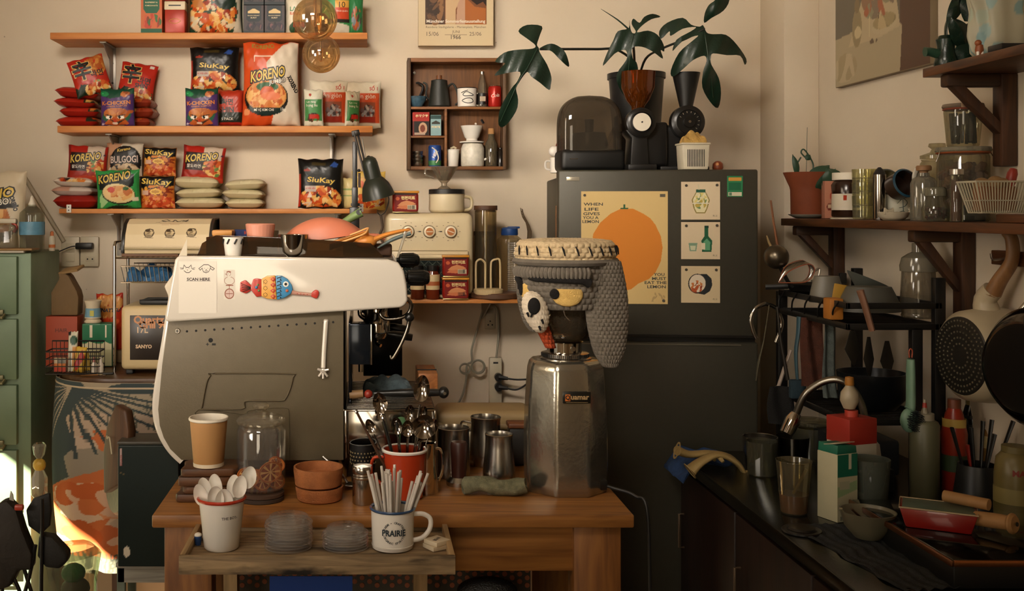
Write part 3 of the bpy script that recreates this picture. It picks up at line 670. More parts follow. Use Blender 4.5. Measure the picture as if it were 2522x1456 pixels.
# things on the drip tray
ZD = TT+(BY-1007)*km
def cloth(mb, w_, d_, h_, mt, seed, n=36, fold=1.0):
    rg = np.random.RandomState(seed); a = rg.uniform(2, 7, 6); b = rg.uniform(0, 6, 6)
    def f(U, V, top=1):
        e = np.clip(1-np.abs(2*U-1)**5, 0, 1)**.5*np.clip(1-np.abs(2*V-1)**5, 0, 1)**.5
        z = e*(.62+.28*fold*np.sin(a[0]*U*2+b[0]+2*V)*np.sin(a[1]*V*2+b[1])+.12*fold*np.sin(a[2]*3*U+b[2]+a[3]*V*2))
        return (U-.5)*w_*(1+.06*np.sin(a[4]*V*2+b[4])), (V-.5)*d_*(1+.08*np.sin(a[5]*U*2+b[5])), h_*z*top+.3
    mb.grid(f, n, n, mt); mb.grid(lambda U, V: f(1-U, V, .03), n, n, mt); return mb
cloth(MB(k(3.05)), 118, 90, 44, m('#55646a', .95, 0, .45, 1, 28), 3).t('cleaning_cloth', 'crumpled blue and tan cloth on the machine drip tray', 'cloth', on(955, 3.05, ZD+.003))
q = MB(km); q.tube([(-70, 0, 0), (-30, 0, 1), (20, 0, 2), (92, 0, 3)], [6, 8, 11, 9], DARK(.3), 12, False, 4); q.ball((104, 0, 3), 15, DARK(.3), 18, (.9, 1, 1)); q.ball((-84, 0, -1), 11, m('#8c2a1c', .4), 14); q.cyl(4, 3, STEEL(), (106, -14, 3), 10, (0, -1, 0)); q.tube([(-96, 0, 0), (-130, 4, -4)], [10, 12], m('#8b6a45', .5), 10)
q.t('spare_handle', 'long black handle with ball end and red collar resting over the drip tray', 'handle', on(990, MD+.04, ZD+.033))
q = MB(k(3.0)); q.box((0, 0, 24), (48, 150, 48), wood('#7c4a26', '#b8743c', .5, 'Y'), 2); q.box((0, -20, 49), (49, 4, 3), DARK()); q.t('wooden_box', 'orange-brown wooden box at the far right of the drip tray', 'box', on(1050, 3.10, ZD+.003))

# ================================================================ things on the table
def boards():
    spec = [(462, 1214, 0, 24, 150, 0), (478, 1195, 1, 22, 110, 4), (456, 1173, 2, 26, 130, -3), (482, 1150, 3, 24, 140, 3)]
    D = 2.68; z = TT; nm = ['lowest', 'second lowest', 'third', 'topmost']
    for i, (px, py, j, th, w_, rz) in enumerate(spec):
        q = MB(k(D)); rg = random.Random(i)
        P = [(-w_/2, -44), (-w_/2+8, -52), (w_/2-14, -50), (w_/2, -40), (w_/2-2, 40), (w_/2-20, 50), (-w_/2+12, 48), (-w_/2-2, 36), (-w_/2+4, 0)]
        q.prism([(a+rg.uniform(-3, 3), b+rg.uniform(-3, 3)) for a, b in P], 0, th-4, wood('#3f2413', '#694120', .5, 'X'), 4, plane='xy', seg=2)
        if i == 3: q.ball((-10, -48, 11), 6, m('#b06a35', .5), 10, (1, .4, 1))
        q.t('wooden_coaster', 'dark slab of wood, %s in the pile beneath the paper cup' % nm[i], 'coaster', on(px+w_*.15-5+[34, 22, 40, 24][i], D+.0, z+.0005), R(rz), 'wooden slabs under the paper cup'); z += (th-3.5)*k(D)
    return z
zb = boards()
q = MB(k(2.66)); q.lathe(cupP(37, 46, 118, 1.6, 5), m('#b98a55', .7, 0, .04), n=40)
q.lathe([(36, 0), (37.6, 0), (37.9, 9), (37.4, 9)], m('#d9c9ad', .6), n=40); q.lathe([(46, 111), (48.8, 113), (49.4, 116), (48, 119), (45, 119), (44, 113), (36, 8)], m('#e6dcc9', .5), n=40)
q.t('paper_cup', 'brown kraft paper cup with a white rim on the wooden slabs', 'cup', on(514, 2.66, zb+.001))
# jar with dried orange
GD = 2.66; t = T('glass_jar', 'round lidded glass jar holding dried orange slices', 'jar', on(643, GD, TT+.024)); kk = k(GD)
GLS = glass('#ffffff', .1, .02)
q = MB(kk); q.lathe([(1, 2), (52, 2), (60, 8), (60, 146), (56, 158), (50, 162), (48, 168), (46, 168), (48, 161), (54, 155), (57.5, 144), (57.5, 10), (50, 5), (1, 5)], GLS, n=12)
q.o('jar_body', t)
q = MB(kk); q.lathe([(1, 160), (48, 160), (60, 166), (61, 172), (54, 180), (20, 190), (13, 194), (13, 198), (20, 202), (22, 208), (14, 214), (1, 215)], glass('#f4efe2', .16, .05), n=36); q.o('lid', t)
t2 = T('cork_trivet', 'round dark cork trivet beneath the orange slice jar', 'trivet', on(643, GD, TT)); 
for i in range(2): MB(kk).lathe([(1, i*11), (54, i*11), (57, i*11+2), (57, i*11+9), (54, i*11+11), (1, i*11+11)], m(['#3a2b20', '#4a3526'][i], .8, 0, .2), n=36).o('disc', t2)
rg = random.Random(5)
for i, (dx, dz, dy, ang, r_) in enumerate([(-28, 34, -34, 20, 28), (26, 48, -40, -10, 30), (4, 22, -20, 60, 26), (-10, 12, 10, 85, 30), (34, 20, 0, 40, 26), (40, 62, -18, 8, 22), (-34, 16, 16, 70, 28)]):
    q = MB(kk); M_ = tr(0, 0, 0, 90+rg.uniform(-25, 10), ang, rg.uniform(-30, 30)); q.x(M_)
    q.lathe([(r_-4, -1.6), (r_, -2), (r_+.8, 0), (r_, 2), (r_-4, 1.6)], m('#b05f22', .55), n=30, sy=.85); q.cyl(r_-3.6, 2.4, m('#dfae6c', .6), (0, 0, -1.2), 28)
    for j in range(8):
        a_ = j*PI/4+.2; c_, s_ = math.cos(a_), math.sin(a_); p = lambda u, v: ((u*c_-v*s_), (u*s_+v*c_)*.85)
        q.prism([p(3, .3), p(r_-6, 6), p(r_-5, 0), p(r_-6, -6)], -1.9, 1.9, m('#8c3f14', .45), .3, plane='xy', seg=1)
    q.t('dried_orange_slice', 'dried orange slice inside the lidded glass jar', 'orange slice', t.location+Vector((dx*kk, dy*kk, (dz+5)*kk)), 0, 'dried orange slices in the glass jar')
# cork bowls
ck = m('#a8683a', .75, 0, .16, .5, 40)
for i in range(2):
    q = MB(k(2.66)); r0 = [58, 60][i]; q.lathe([(1, 0), (r0-8, 0), (r0-3, 4), (r0, 22+8*i), (r0+1, 26+10*i), (r0+1, 34+12*i), (r0-4, 34+12*i), (r0-6, 24), (1, 10)], ck, n=44)
    q.t('cork_bowl', ['shallow cork bowl, the lower of the nested two', 'shallow cork bowl, the upper of the nested two'][i], 'bowl', on([787, 784][i], 2.66, TT+[0, 35*k(2.66)][i]), 0, 'stacked cork bowls')
# shaker
t = T('cocoa_shaker', 'small brushed steel shaker beside the striped straws', 'shaker', on(893, 2.62, TT)); kk = k(2.62)
q = MB(kk); q.lathe([(1, 0), (23, 0), (25, 3), (25, 62), (23, 64), (1, 64)], STEEL(.2), n=32); q.o('body', t)
q = MB(kk); q.lathe([(20, 62), (25, 63), (26, 66), (24, 69), (26, 72), (24, 75), (25.5, 79), (25.5, 90), (23, 94), (1, 96)], STEEL(.2), n=32); q.o('lid', t)
# measuring cups
q = MB(k(2.82)); q.lathe(cupP(22, 30, 66, 1.5, 2), STEEL(.15), n=34); q.t('steel_cup', 'flared polished steel cup beneath the machine corner', 'cup', tab(835, 1128+70, .1)+Vector((0, 0, 0)))
t = T('steel_spatula', 'long steel spatula lying on the table below the machine', 'spatula', on(835, 2.76, TT+.012)); q = MB(km); q.tube([(-40, 30, 60), (0, 4, 30), (20, 0, 4)], 3.4, STEEL(.2), 8, False, 4); q.o('handle', t); q = MB(km); q.box((50, 0, 0), (70, 40, 2), STEEL(.3), .8); q.o('blade', t)
t = T('black_basket', 'black perforated plastic cup behind the shaker', 'basket', on(894, 2.80, TT)); q = MB(k(2.8)); q.lathe(cupP(28, 32, 104, 2, 3), DARK(.45), n=40)
for j in range(24):
    for i in range(4): a_ = 2*PI*(j+.5*(i % 2))/24; q.cyl(2, 1, m('#8a7a58', .5), (31.2*math.cos(a_), 31.2*math.sin(a_), 56+i*9), 6, (math.cos(a_), math.sin(a_), 0))
q.o('cup', t)
# red utensil mug
UM = on(996, 2.68, TT); kk = k(2.68); t = T('enamel_mug', 'orange-red enamel mug with white rim packed with steel cutlery', 'mug', UM)
q = MB(kk); q.lathe(cupP(46, 53, 118, 2), m('#b23a1c', .2, coat=.5), n=40); q.lathe([(53, 113), (56, 114), (57, 118), (54, 121), (51, 120), (51, 116)], WHITE(.2), n=40); q.o('mug_body', t)
q = MB(kk); q.tube([(-50, 10, 96), (-76, 20, 90), (-80, 20, 50), (-48, 10, 24)], 6, m('#b23a1c', .2, coat=.5), 10, False, 5, .7); q.o('handle', t)
def spoon(mb, L_, bw, bl, mt, cup=.35):
    """spoon along +z, bowl at the top, concave towards -y"""
    mb.tube([(0, 0, 0), (0, 0, L_*.5), (0, 0, L_-bl*.1)], [bw*.2, bw*.14, bw*.13], mt, 8, False, 3, .5)
    f = lambda U, V, o=0: (bw/2*np.sin(V*PI)*np.cos(U*2*PI)*(1+.12*np.cos(V*PI)), bw*cup*(np.sin(V*PI)**2)*0+bw*cup*.9*(1-np.cos(np.clip(np.sin(V*PI), 0, 1)*PI/2))*0+o, L_+bl/2-bl/2*np.cos(V*PI))
    def g(U, V, o=0):
        a = U*2*PI; x_ = bw/2*V*np.cos(a)*(1+.12*V*np.sin(a)*-1); z_ = L_+bl/2+bl/2*V*np.sin(a); y_ = bw*cup*(1-V**2)
        return x_, y_+o, z_
    mb.grid(lambda U, V: g(U, V), 25, 8, mt); mb.grid(lambda U, V: g(1-U, V, bw*.05), 25, 8, mt); return mb
SP = m('#a9a198', .12, 1, .04); rg = random.Random(8)
US = [(-12, 8, -14, 8, 175, 34, 46, 180, 'slotted'), (36, 0, 7, -4, 185, 38, 60, 0, 'tallest'), (30, -14, 12, 8, 118, 52, 56, 180, 'round ladle'), (-6, -14, -6, 8, 125, 26, 40, 0, ''), (10, 6, 3, 0, 142, 26, 40, 30, ''), (22, 20, 12, -8, 140, 24, 40, 90, ''), (-26, -10, -24, 6, 138, 22, 34, 150, ''), (-18, 16, -16, -6, 150, 22, 34, 200, ''), (2, -22, 2, 10, 122, 28, 38, 160, ''), (38, 14, 20, -6, 120, 26, 40, 200, '')]
lb = {'slotted': 'tall steel serving spoon at the left of the red mug', 'tallest': 'tallest shiny serving spoon standing in the red mug', 'round ladle': 'round-bowled steel ladle leaning out of the red mug'}
for dx, dy, ax_, ay_, L_, bw, bl, rz, nm in US:
    q = MB(kk); spoon(q, L_*1.2, bw*1.05, bl*1.1, SP)
    q.t('steel_spoon', lb.get(nm, 'steel spoon among the cutlery in the red mug'), 'spoon', UM+Vector((dx*.35*kk, dy*.5*kk, .012)), (R(ay_), R(ax_), R(rz*0)), 'cutlery in the red mug')
for dx, ax_, L_, c_, nm in [(-24, -27, 225, '#4a3323', 'brown-handled'), (-10, -14, 190, '#151413', 'black-handled'), (-2, -6, 178, '#1c1a18', 'short black-handled')]:
    q = MB(kk); q.tube([(0, 0, 0), (0, 0, L_*.6), (0, 0, L_)], [4, 6, 5], m(c_, .4), 8, False, 3, .6); q.ball((0, 0, L_+3), 5, STEEL(), 8)
    q.t('kitchen_knife', nm+' knife standing in the red mug', 'knife', UM+Vector((dx*.6*kk, -.012, .012)), (R(3), R(ax_), 0))
q = MB(kk*.7); q.lathe([(1, 0), (18, 2), (26, 14), (27, 26), (25, 26), (16, 6), (1, 3)], m('#4a6f4a', .4), n=26, ax=(.3, 1, .3)); q.tube([(0, 2, 0), (-4, 30, -120)], 3, m('#5f8a5a', .4), 6); q.t('green_scoop', 'small green plastic scoop among the cutlery', 'scoop', UM+Vector((-.010, .012, .175)))
# milk pitchers
def pitcher(px, D, rb, rt, h, label, rz=0, hd=True):
    t = T('milk_pitcher', label, 'pitcher', on(px, D, TT), rz, 'steel milk pitchers'); kk = k(D); q = MB(kk)
    q.lathe([(1, 0), (rb-4, 0), (rb, 5), (rb, h*.25), (rt+1, h*.72), (rt, h*.93), (rt+2, h), (rt, h+1), (rt-2, h*.93), (rt-1, h*.72), (rb-2, h*.25), (rb-3, 6), (1, 4)], STEEL(.25), n=40); q.o('pitcher_body', t)
    if hd: q = MB(kk); q.tube([(-rt+1, 0, h*.86), (-rt-24, 0, h*.86), (-rt-26, 0, h*.6), (-rb-16, 0, h*.26), (-rb+1, 0, h*.24)], 4.5, STEEL(.25), 10, False, 5, .6); q.o('handle', t)
pitcher(1229, 2.83, 40, 33, 118, 'brushed steel milk pitcher nearest the grinder', R(-95))
pitcher(1196, 3.02, 40, 36, 118, 'steel milk pitcher standing behind the one nearest the grinder', R(-20))
pitcher(1117, 2.88, 40, 38, 122, 'steel milk pitcher behind the tamper', R(-60))
t = T('coffee_tamper', 'tamper with dark wooden grip and steel foot on the table', 'tamper', on(1130, 2.80, TT)); kk = k(2.8)
q = MB(kk); q.lathe([(1, 0), (30, 0), (31, 3), (31, 10), (26, 14), (20, 20), (1, 20)], STEEL(.25), n=32); q.o('foot', t)
q = MB(kk); q.lathe([(18, 18), (18, 24), (19, 60), (21, 100), (18, 106), (1, 107)], m('#3c1c14', .4), n=28); q.o('grip', t)
t = T('steel_pot', 'tall polished steel jug at the right end of the machine base', 'jug', on(1052, 2.72, TT)); kk = k(2.72)
q = MB(kk); q.lathe([(1, 0), (26, 0), (28, 4), (22, 120), (23, 124), (20, 121), (25, 6), (1, 4)], CHR, n=36); q.o('body', t); q = MB(kk); q.tube([(20, 0, 108), (34, 0, 104), (38, 0, 60), (28, 0, 30)], 4, CHR, 8, False, 4); q.o('handle', t)
# rolled towel
q = MB(k(2.70))
def roll(U, V):
    a = V*2*PI; r_ = 22*(1+.12*np.sin(5*U*PI+1)*np.sin(2*a)+.06*np.sin(13*U+3*a)); return (U-.5)*152+4*np.sin(a*2), r_*1.2*np.cos(a), 21+r_*.86*np.sin(a)+4*np.sin(U*7)
q.grid(roll, 50, 34, m('#77755a', .95, 0, .3, 1, 60))
for u in (0., 1.): q.grid(lambda U, V: (roll(u+0*U, V)[0]+(u-.5)*3*(1-U), roll(u+0*U, V)[1]*U, 21+(roll(u+0*U, V)[2]-21)*U), 8, 34, m('#6f6d52', .95, 0, .3, 1, 60))
q.t('rolled_towel', 'folded olive-grey towel lying left of the grinder', 'towel', on(1217, 2.70, TT+.001), R(-4))
# pale green-lidded box behind
BD = 3.21; t = T('storage_container', 'wide cream storage box with tan clip lid behind the pitchers', 'container', on(1190, BD, TT)); kk = k(BD)
hb = (TT-Z(1045, BD))/-kk
q = MB(kk); q.box((0, 0, hb/2), (216, 120, hb), m('#d3c7ad', .45), 12, 3); q.o('container_body', t)
q = MB(kk); q.box((0, 0, hb+22), (232, 134, 44), m('#a78d62', .5), 16, 4); q.box((0, 0, hb+8), (236, 138, 18), m('#97805a', .5), 7, 3); q.o('lid', t)
for dx in (-52, 66): q = MB(kk); q.box((dx, -70, hb-6), (12, 5, 44), m('#bcb092', .45), 2); q.o('clip', t)
q = MB(k(3.0)); q.box((0, 0, 48), (70, 40, 92), m('#1b1612', .5), 6); q.box((0, 0, 100), (74, 50, 12), wood('#5a3018', '#8a5026', .5), 3); q.t('knock_box', 'dark box with wooden rim tucked behind the grinder left side', 'box', on(1286, 3.02, TT))
q = MB(k(2.95)); q.tube([(-20, 0, 8), (30, 0, 8)], 7, m('#8b6a48', .6), 10); q.t('wooden_stick', 'short pale wooden stick between the pitchers', 'stick', on(1162, 3.0, TT))

# ================================================================ grinder with its crocheted dog cover
GDp = 2.765; kk = k(GDp); GX = 1392
gr = T('coffee_grinder', 'tall faceted aluminium coffee grinder at the right end of the table', 'grinder', on(GX, GDp, TT))
AL = m('#b9b4a6', .2, .93, .06, .12, 10)
b = .5
q = MB(kk); O8 = PI/8
q.lathe([(1, 0), (100, 0), (104, 4), (104, 24), (106, 60), (106, 140), (102, 225), (97, 296), (92, 313), (84, 320), (1, 322)], AL, n=8, a0=O8, sy=.95)
gb = q.o('body', gr, smooth=20)
bm = bmesh.new(); bm.from_mesh(gb.data); bmesh.ops.remove_doubles(bm, verts=bm.verts, dist=1e-5)
ed = [e for e in bm.edges if len(e.link_faces) == 2 and abs(e.verts[0].co.z-e.verts[1].co.z) > .006 and e.calc_face_angle(0) > .5]
bmesh.ops.bevel(bm, geom=ed, offset=.009, segments=4, profile=.5, affect='EDGES'); bm.to_mesh(gb.data); bm.free()
gb.data.polygons.foreach_set('use_smooth', [True]*len(gb.data.polygons)); gb.data.set_sharp_from_angle(angle=R(50))
q = MB(kk); q.box((10, -88, 268), (66, 3, 28), m('#15130f', .3), 3)
q.text('uamar', lambda x_, y_: (17+x_, -90, 268+y_), m('#c9a878', .3, .3), .03, h=8); q.prism([(-18, 260), (-6, 260), (-6, 276), (-18, 276)], -90.2, -89.2, m('#c9702f', .4)); q.text('Q', lambda x_, y_: (-12+x_, -90.6, 268+y_), DARK(), .03, h=12); q.box((10, -89.8, 257), (52, .6, .8), m('#a68c62', .4)); q.o('name_plate', gr, (0, .006, -.026), (R(2.5), 0, 0))
q = MB(kk); q.x(tr(0, 0, -38)); q.lathe([(1, 354), (52, 354), (64, 357), (64, 361), (58, 364), (58, 372), (52, 374), (1, 374)], STEEL(.2), n=72)
for j in range(72): a_ = 2*PI*j/72; q.box((58.2*math.cos(a_), 58.2*math.sin(a_), 368), (1.4, 2.2, 7), DARK(.4), rot=(0, 0, a_))
q.o('adjustment_ring', gr)
q = MB(kk); q.x(tr(0, 0, -38)); q.lathe([(1, 372), (40, 372), (40, 398), (44, 400), (1, 401)], CHR, n=40); q.cyl(6, 3, STEEL(), (12, -40, 386), 16, (0, -1, 0)); q.o('collar', gr)
q = MB(kk); q.x(tr(0, 0, -38)); q.lathe([(38, 400), (52, 408), (66, 430), (76, 470), (78, 520), (76, 521), (74, 470), (64, 432), (50, 411), (38, 404)], glass('#c9b79a', .12, .06), n=44); q.o('hopper', gr, label='clear bean hopper')
q = MB(kk); rg = np.random.RandomState(2)
q.x(tr(0, 0, -38)); q.lathe([(1, 404), (36, 406), (50, 414), (62, 436), (72, 470), (73, 482), (60, 488), (1, 490)], m('#24150c', .5, 0, .3, 1, 60), n=40)
for i in range(420):
    a_ = rg.uniform(0, 2*PI); h = rg.uniform(0, 1); r_ = np.interp(h, [0, .15, .4, .8, 1], [40, 52, 64, 72, 60]); q.ball((r_*math.cos(a_), r_*math.sin(a_), 408+h*80), 4.6, m('#2e1b10', .35, 0, .3), 6, (1, .7, .6))
t_ = q.t('coffee_beans', 'dark roasted coffee beans filling the grinder hopper', 'coffee beans', gr.location.copy(), kind='stuff')
q = MB(kk); q.box((74, -52, 22), (34, 14, 26), DARK(.3), 4); q.o('switch_box', gr)
q = MB(kk); q.tube([(86, -52, 20), (110, -60, 14), (150, -90, 4), (172, -120, -40), (176, -124, -400)], 4, DARK(.5), 8, False, 6); q.o('power_cord', gr)
# crochet
def stitch(a, b_): a2 = a+.5*(np.floor(b_) % 2); return (np.abs(np.sin(PI*a2))**.7)*(np.abs(np.sin(PI*b_))**.55)
def yarn(mb, r_f, z0, z1, na, nb, mt, n=300, mm=90, amp=4.5, a0=0, a1=2*PI, sy=1, c=(0, 0)):
    def f(U, V):
        r_ = r_f(V)+amp*stitch(U*na, V*nb); a = a0+(a1-a0)*U; return c[0]+r_*np.cos(a), c[1]+sy*r_*np.sin(a), z0+(z1-z0)*V
    mb.grid(f, n, mm, mt); return mb
YG, YC, YW = m('#6f675c', .95, 0, .12, .4, 40), m('#cbb48e', .95, 0, .1, .4, 40), m('#dccdb6', .95, 0, .06, .4, 40)
YK = m('#14110f', .95, 0, .2, .4, 40); YY = m('#d8b368', .95, 0, .06, .4, 40); YO = m('#a8431c', .95, 0, .1, .6, 40)
dog = T('dog_grinder_cover', 'crocheted grey dog-head cover with cream cap pulled over the grinder hopper', 'grinder cover', gr.location+Vector((0, 0, 447*kk)))
q = MB(kk)
yarn(q, lambda V: 104+8*np.sin(V*PI)+6*V, 0, 128, 46, 9, YG, 420, 110)
q.o('face', dog)
q = MB(kk); yarn(q, lambda V: 114+10*np.sin(np.clip(V*1.3, 0, 1)*PI*.8)-6*V, 112, 160, 44, 4, YC, 420, 60, 5)
q.grid(lambda U, V: ((V*114+3*stitch(U*40, V*7))*np.cos(U*2*PI), (V*114)*np.sin(U*2*PI), 160+6*(1-V**4)+3*stitch(U*40, V*7)), 200, 60, YC); q.o('cap', dog, label='cream crocheted cap')
q = MB(kk)
for i in range(14): a_ = PI+.3+i*.256; q = MB(kk); q.tube([(124*math.cos(a_), 124*math.sin(a_), 152), (126*math.cos(a_+.03), 126*math.sin(a_+.03), 144), (128*math.cos(a_+.06), 128*math.sin(a_+.06), 130)], [1, 2.6, 1.6], YK, 6); q.o('cap_stitch', dog)
q = MB(kk); q.lathe([(112, 104), (126, 106), (131, 113), (126, 120), (112, 120)], YG, n=60); q.o('cap_brim', dog)
# brow: ridge over the eyes, front-left
def arc3(a, r_, z_): return (r_*math.cos(R(a)), r_*math.sin(R(a)), z_)
q = MB(kk)
for i in range(22): a_ = 188+i*4.6; q.tube([arc3(a_, 122, 99), arc3(a_, 128, 90), arc3(a_, 124, 78)], [6, 6.4, 5], YG, 8, False, 2)
q.o('brow', dog)
q = MB(kk); q.tube([arc3(215+i*8, 121, 76-i*.6-(5 if i > 8 else 0)) for i in range(10)], [5]+[8]*7+[9, 12], YK, 10, False, 3); q.tube([arc3(188, 121, 72), arc3(198, 122, 62), arc3(196, 123, 46)], [8, 9, 4], YK, 10, False, 3); q.o('eyelid', dog)
def patch(mb, a, z_, w_, h_, r_, mt, th=5, f=None, n=26):
    """crocheted oval patch hugging the cylinder"""
    def g(U, V, s=1):
        an = U*2*PI; dx = w_/2*V*np.cos(an); dz = h_/2*V*np.sin(an)
        if f: dz = f(dx/(w_/2), dz)
        A = R(a)+dx/r_; rr = r_+th*np.clip(1-V**4, 0, 1)**.5*s+1.2*stitch(V*7, U*24*.5)*(s > 0); return rr*np.cos(A), rr*np.sin(A), z_+dz
    mb.grid(lambda U, V: g(U, V), 49, n, mt); return mb
q = MB(kk); patch(q, 262, 38, 74, 56, 112, YY, 8, lambda u, dz: np.minimum(dz, 14)); ey = q.o('eye', dog, label='yellow crocheted eye')
q = MB(kk); patch(q, 247.5, 40, 23, 25, 121, YK, 5); q.o('pupil', ey)
q = MB(kk); patch(q, 203, 42, 34, 40, 112, YY, 8); ey = q.o('eye', dog, label='second yellow eye seen at the left edge')
q = MB(kk); patch(q, 199, 46, 16, 30, 119, YK, 5); q.o('pupil', ey)
# muzzle: egg shape at front-left
q = MB(kk)
def muz(U, V):
    a = U*2*PI; p_ = V*PI; s_ = 2.2*stitch(U*22, V*13); x_ = (29+s_)*np.sin(p_)*np.cos(a)*(1+.1*np.cos(p_)); y_ = (24+s_)*np.sin(p_)*np.sin(a); z_ = (48+s_)*np.cos(p_)
    return x_-88+(-z_)*.22, y_-96, z_-4
q.grid(muz, 90, 70, YW); mz = q.o('muzzle', dog, label='cream crocheted muzzle')
q = MB(kk); q.ball((-96, -120, 12), 15, YK, 20, (1, .5, 1.35)); q.tube([(-100, -122, -4), (-104, -122, -14)], [3, 2], YK, 6); q.o('nose', mz)
for dx, dz in ((-78, -24), (-84, -40), (-112, -8)): q = MB(kk); q.tube([(dx, -120, dz+5), (dx+4, -119, dz-5)], [3.4, 2.4], YK, 6); q.o('whisker_spot', mz)
q = MB(kk); q.grid(lambda U, V: (-70+(U-.5)*34*(1-.25*V)+V*22, -74+14*np.cos((U-.5)*3)*-1-5*stitch(U*3, V*5), -40-V*52), 30, 40, YO); q.grid(lambda U, V: (-70+(.5-U)*34*(1-.25*V)+V*22, -66+0*U, -40-V*52), 12, 12, YO); q.o('tongue', dog, label='orange crocheted tongue')
def ear(mb, x0, y0, w_, h_, z1, th, bend=0):
    def g(U, V, s=-1):
        pv = V; wd = w_/2*(.62+.42*np.sin(np.clip(pv*1.05, 0, 1)*PI*.86+.35))*np.clip(1-np.clip(pv-.82, 0, 1)**2*22, .05, 1)**.5
        x_ = x0+(2*U-1)*wd+8*pv+bend*pv*pv; e = np.clip(1-(2*U-1)**4, 0, 1)**.5
        return x_, y0+s*(th*e+3.6*stitch(U*9, V*26))+10*(2*U-1)**2, z1-h_*pv
    mb.grid(lambda U, V: g(U, V), 120, 200, YG); mb.grid(lambda U, V: g(1-U, V, 1), 40, 60, YG); return mb
ear(MB(kk), 80, -88, 100, 252, 116, 12, 4).o('ear', dog, label='long grey crocheted ear on the near side')
ear(MB(kk), -60, 110, 90, 190, 116, 10, 0).o('ear', dog)
# ================================================================ packets on the pine shelves
PD = 3.87; kp = k(PD)
yel, blk, wht, red_, org_, grn_ = m('#d6b44c', .4), m('#151412', .45), m('#e4dccb', .45), m('#b02a1c', .4), m('#cf5a24', .4), m('#2f7a3e', .4)
pnk = m('#c99a86', .45)
def logo(t, x_, y_, w_, sh=.25, rot=6, f=None, o=3, out=None, b=.02, h=None):
    a = dict(t=t, x=x_, y=y_, w=w_, m=out or blk, b=.11, sh=sh, rot=rot, o=o); c = dict(t=t, x=x_, y=y_, w=w_, m=f or yel, b=b, sh=sh, rot=rot, o=o+3)
    if h: a['h'] = h; c['h'] = h
    return [a, c]
FOOD = ['#b8481c', '#cf7a34', '#d9a558', '#8e2f14', '#c55a24', '#e0b878']
KCH = ([('p', [(0, 0), (1, 0), (1, .86), (.7, .8), (.3, .74), (0, .8)], '#4a2f63'), ('e', .13, .86, .13, .07, '#1f7a45'), ('l', [(.05, .86), (.2, .85)], .012, '#53b56e'), ('f', .75, .86, .14, .08, ['#8a4420', '#b86a34'], 14, 1, .07),
        ('p', [(.02, .2), (.1, .34), (.3, .48), (.62, .49), (.93, .36), (.9, .24), (.75, .06), (.3, .04)], '#2b5c46'), ('f', .48, .33, .38, .16, ['#b5672f', '#c27a3c', '#a3561f'], 60, 2, .13), ('e', .86, .37, .13, .045, '#a8552a', 10), ('p', [(.1, .05), (.3, .22), (.7, .22), (.85, .05), (.6, .0), (.3, .0)], '#b35a28'),
        ('p', [(.2, .2), (.5, .1), (.8, .2), (.5, .02)], '#3a2a22'), ('e', .27, .225, .1, .05, '#ece4d6'), ('e', .62, .225, .1, .05, '#ece4d6'), ('e', .3, .225, .035, .035, '#1a1512'), ('e', .58, .225, .035, .035, '#1a1512'), ('l', [(.15, .3), (.36, .255)], .025, '#1a1512'), ('l', [(.74, .3), (.52, .255)], .025, '#1a1512'),
        ('e', .44, .13, .05, .05, '#b33a24'), ('e', .43, .06, .09, .035, '#d9c3ae'), ('e', .06, .05, .04, .03, '#b9b0bd')], '#16422f',
       [dict(t='K-CHICKEN', x=.48, y=.62, w=.84, h=.1, m=m('#cf7a2c', .4), b=.03, rot=3), dict(t='CHEESE RAMYUN', x=.5, y=.53, w=.6, h=.035, m=m('#cf7a2c', .4), b=.01, rot=3)])
SHIN = ([('p', [(0, 0), (1, 0), (1, .2), (.7, .17), (.45, .24), (.18, .3), (.1, .2), (0, .26)], '#1a2a1c'), ('f', .62, .12, .36, .2, FOOD+['#d8c8a0', '#7d8a4a'], 46, 7, .1), ('r', .8, .88, .92, .96, '#d9d2c4')], '#b32c1e',
        [dict(t='辛', x=.33, y=.66, w=.52, m=m('#d9b46a', .4), b=.06, o=3), dict(t='辛', x=.33, y=.66, w=.52, m=blk, b=.022, o=6), dict(t='라면', x=.72, y=.5, w=.34, m=blk, b=.02), dict(t='SHIN', x=.66, y=.35, w=.34, m=blk, b=.03)])
SHIN2 = (SHIN[0]+[('f', .74, .74, .3, .3, ['#b86a30', '#c98a45', '#a85424'], 50, 3, .12)], SHIN[1], SHIN[2][:3])
def koreno(seed): return ([('r', 0, .82, .5, 1, '#a82418'), ('r', .5, .62, 1, 1, '#c9b6a0'), ('r', .06, .3, .55, .82, '#2a1510'), ('f', .74, .4, .24, .3, FOOD+['#5f7a3a'], 60, seed, .1), ('r', .0, 0, .06, 1, '#7c1a14'), ('r', .94, 0, 1, 1, '#9c2418'), ('p', [(.06, .1), (.5, .2), (1, .12), (1, 0), (0, 0)], '#b0391f'), ('e', .94, .76, .03, .03, '#4a2a3a')], '#96281c',
        logo('KORENO', .46, .68, .78, .2, 9, h=.2)+[dict(t='팔도라면', x=.28, y=.42, w=.34, m=wht, b=.01)])
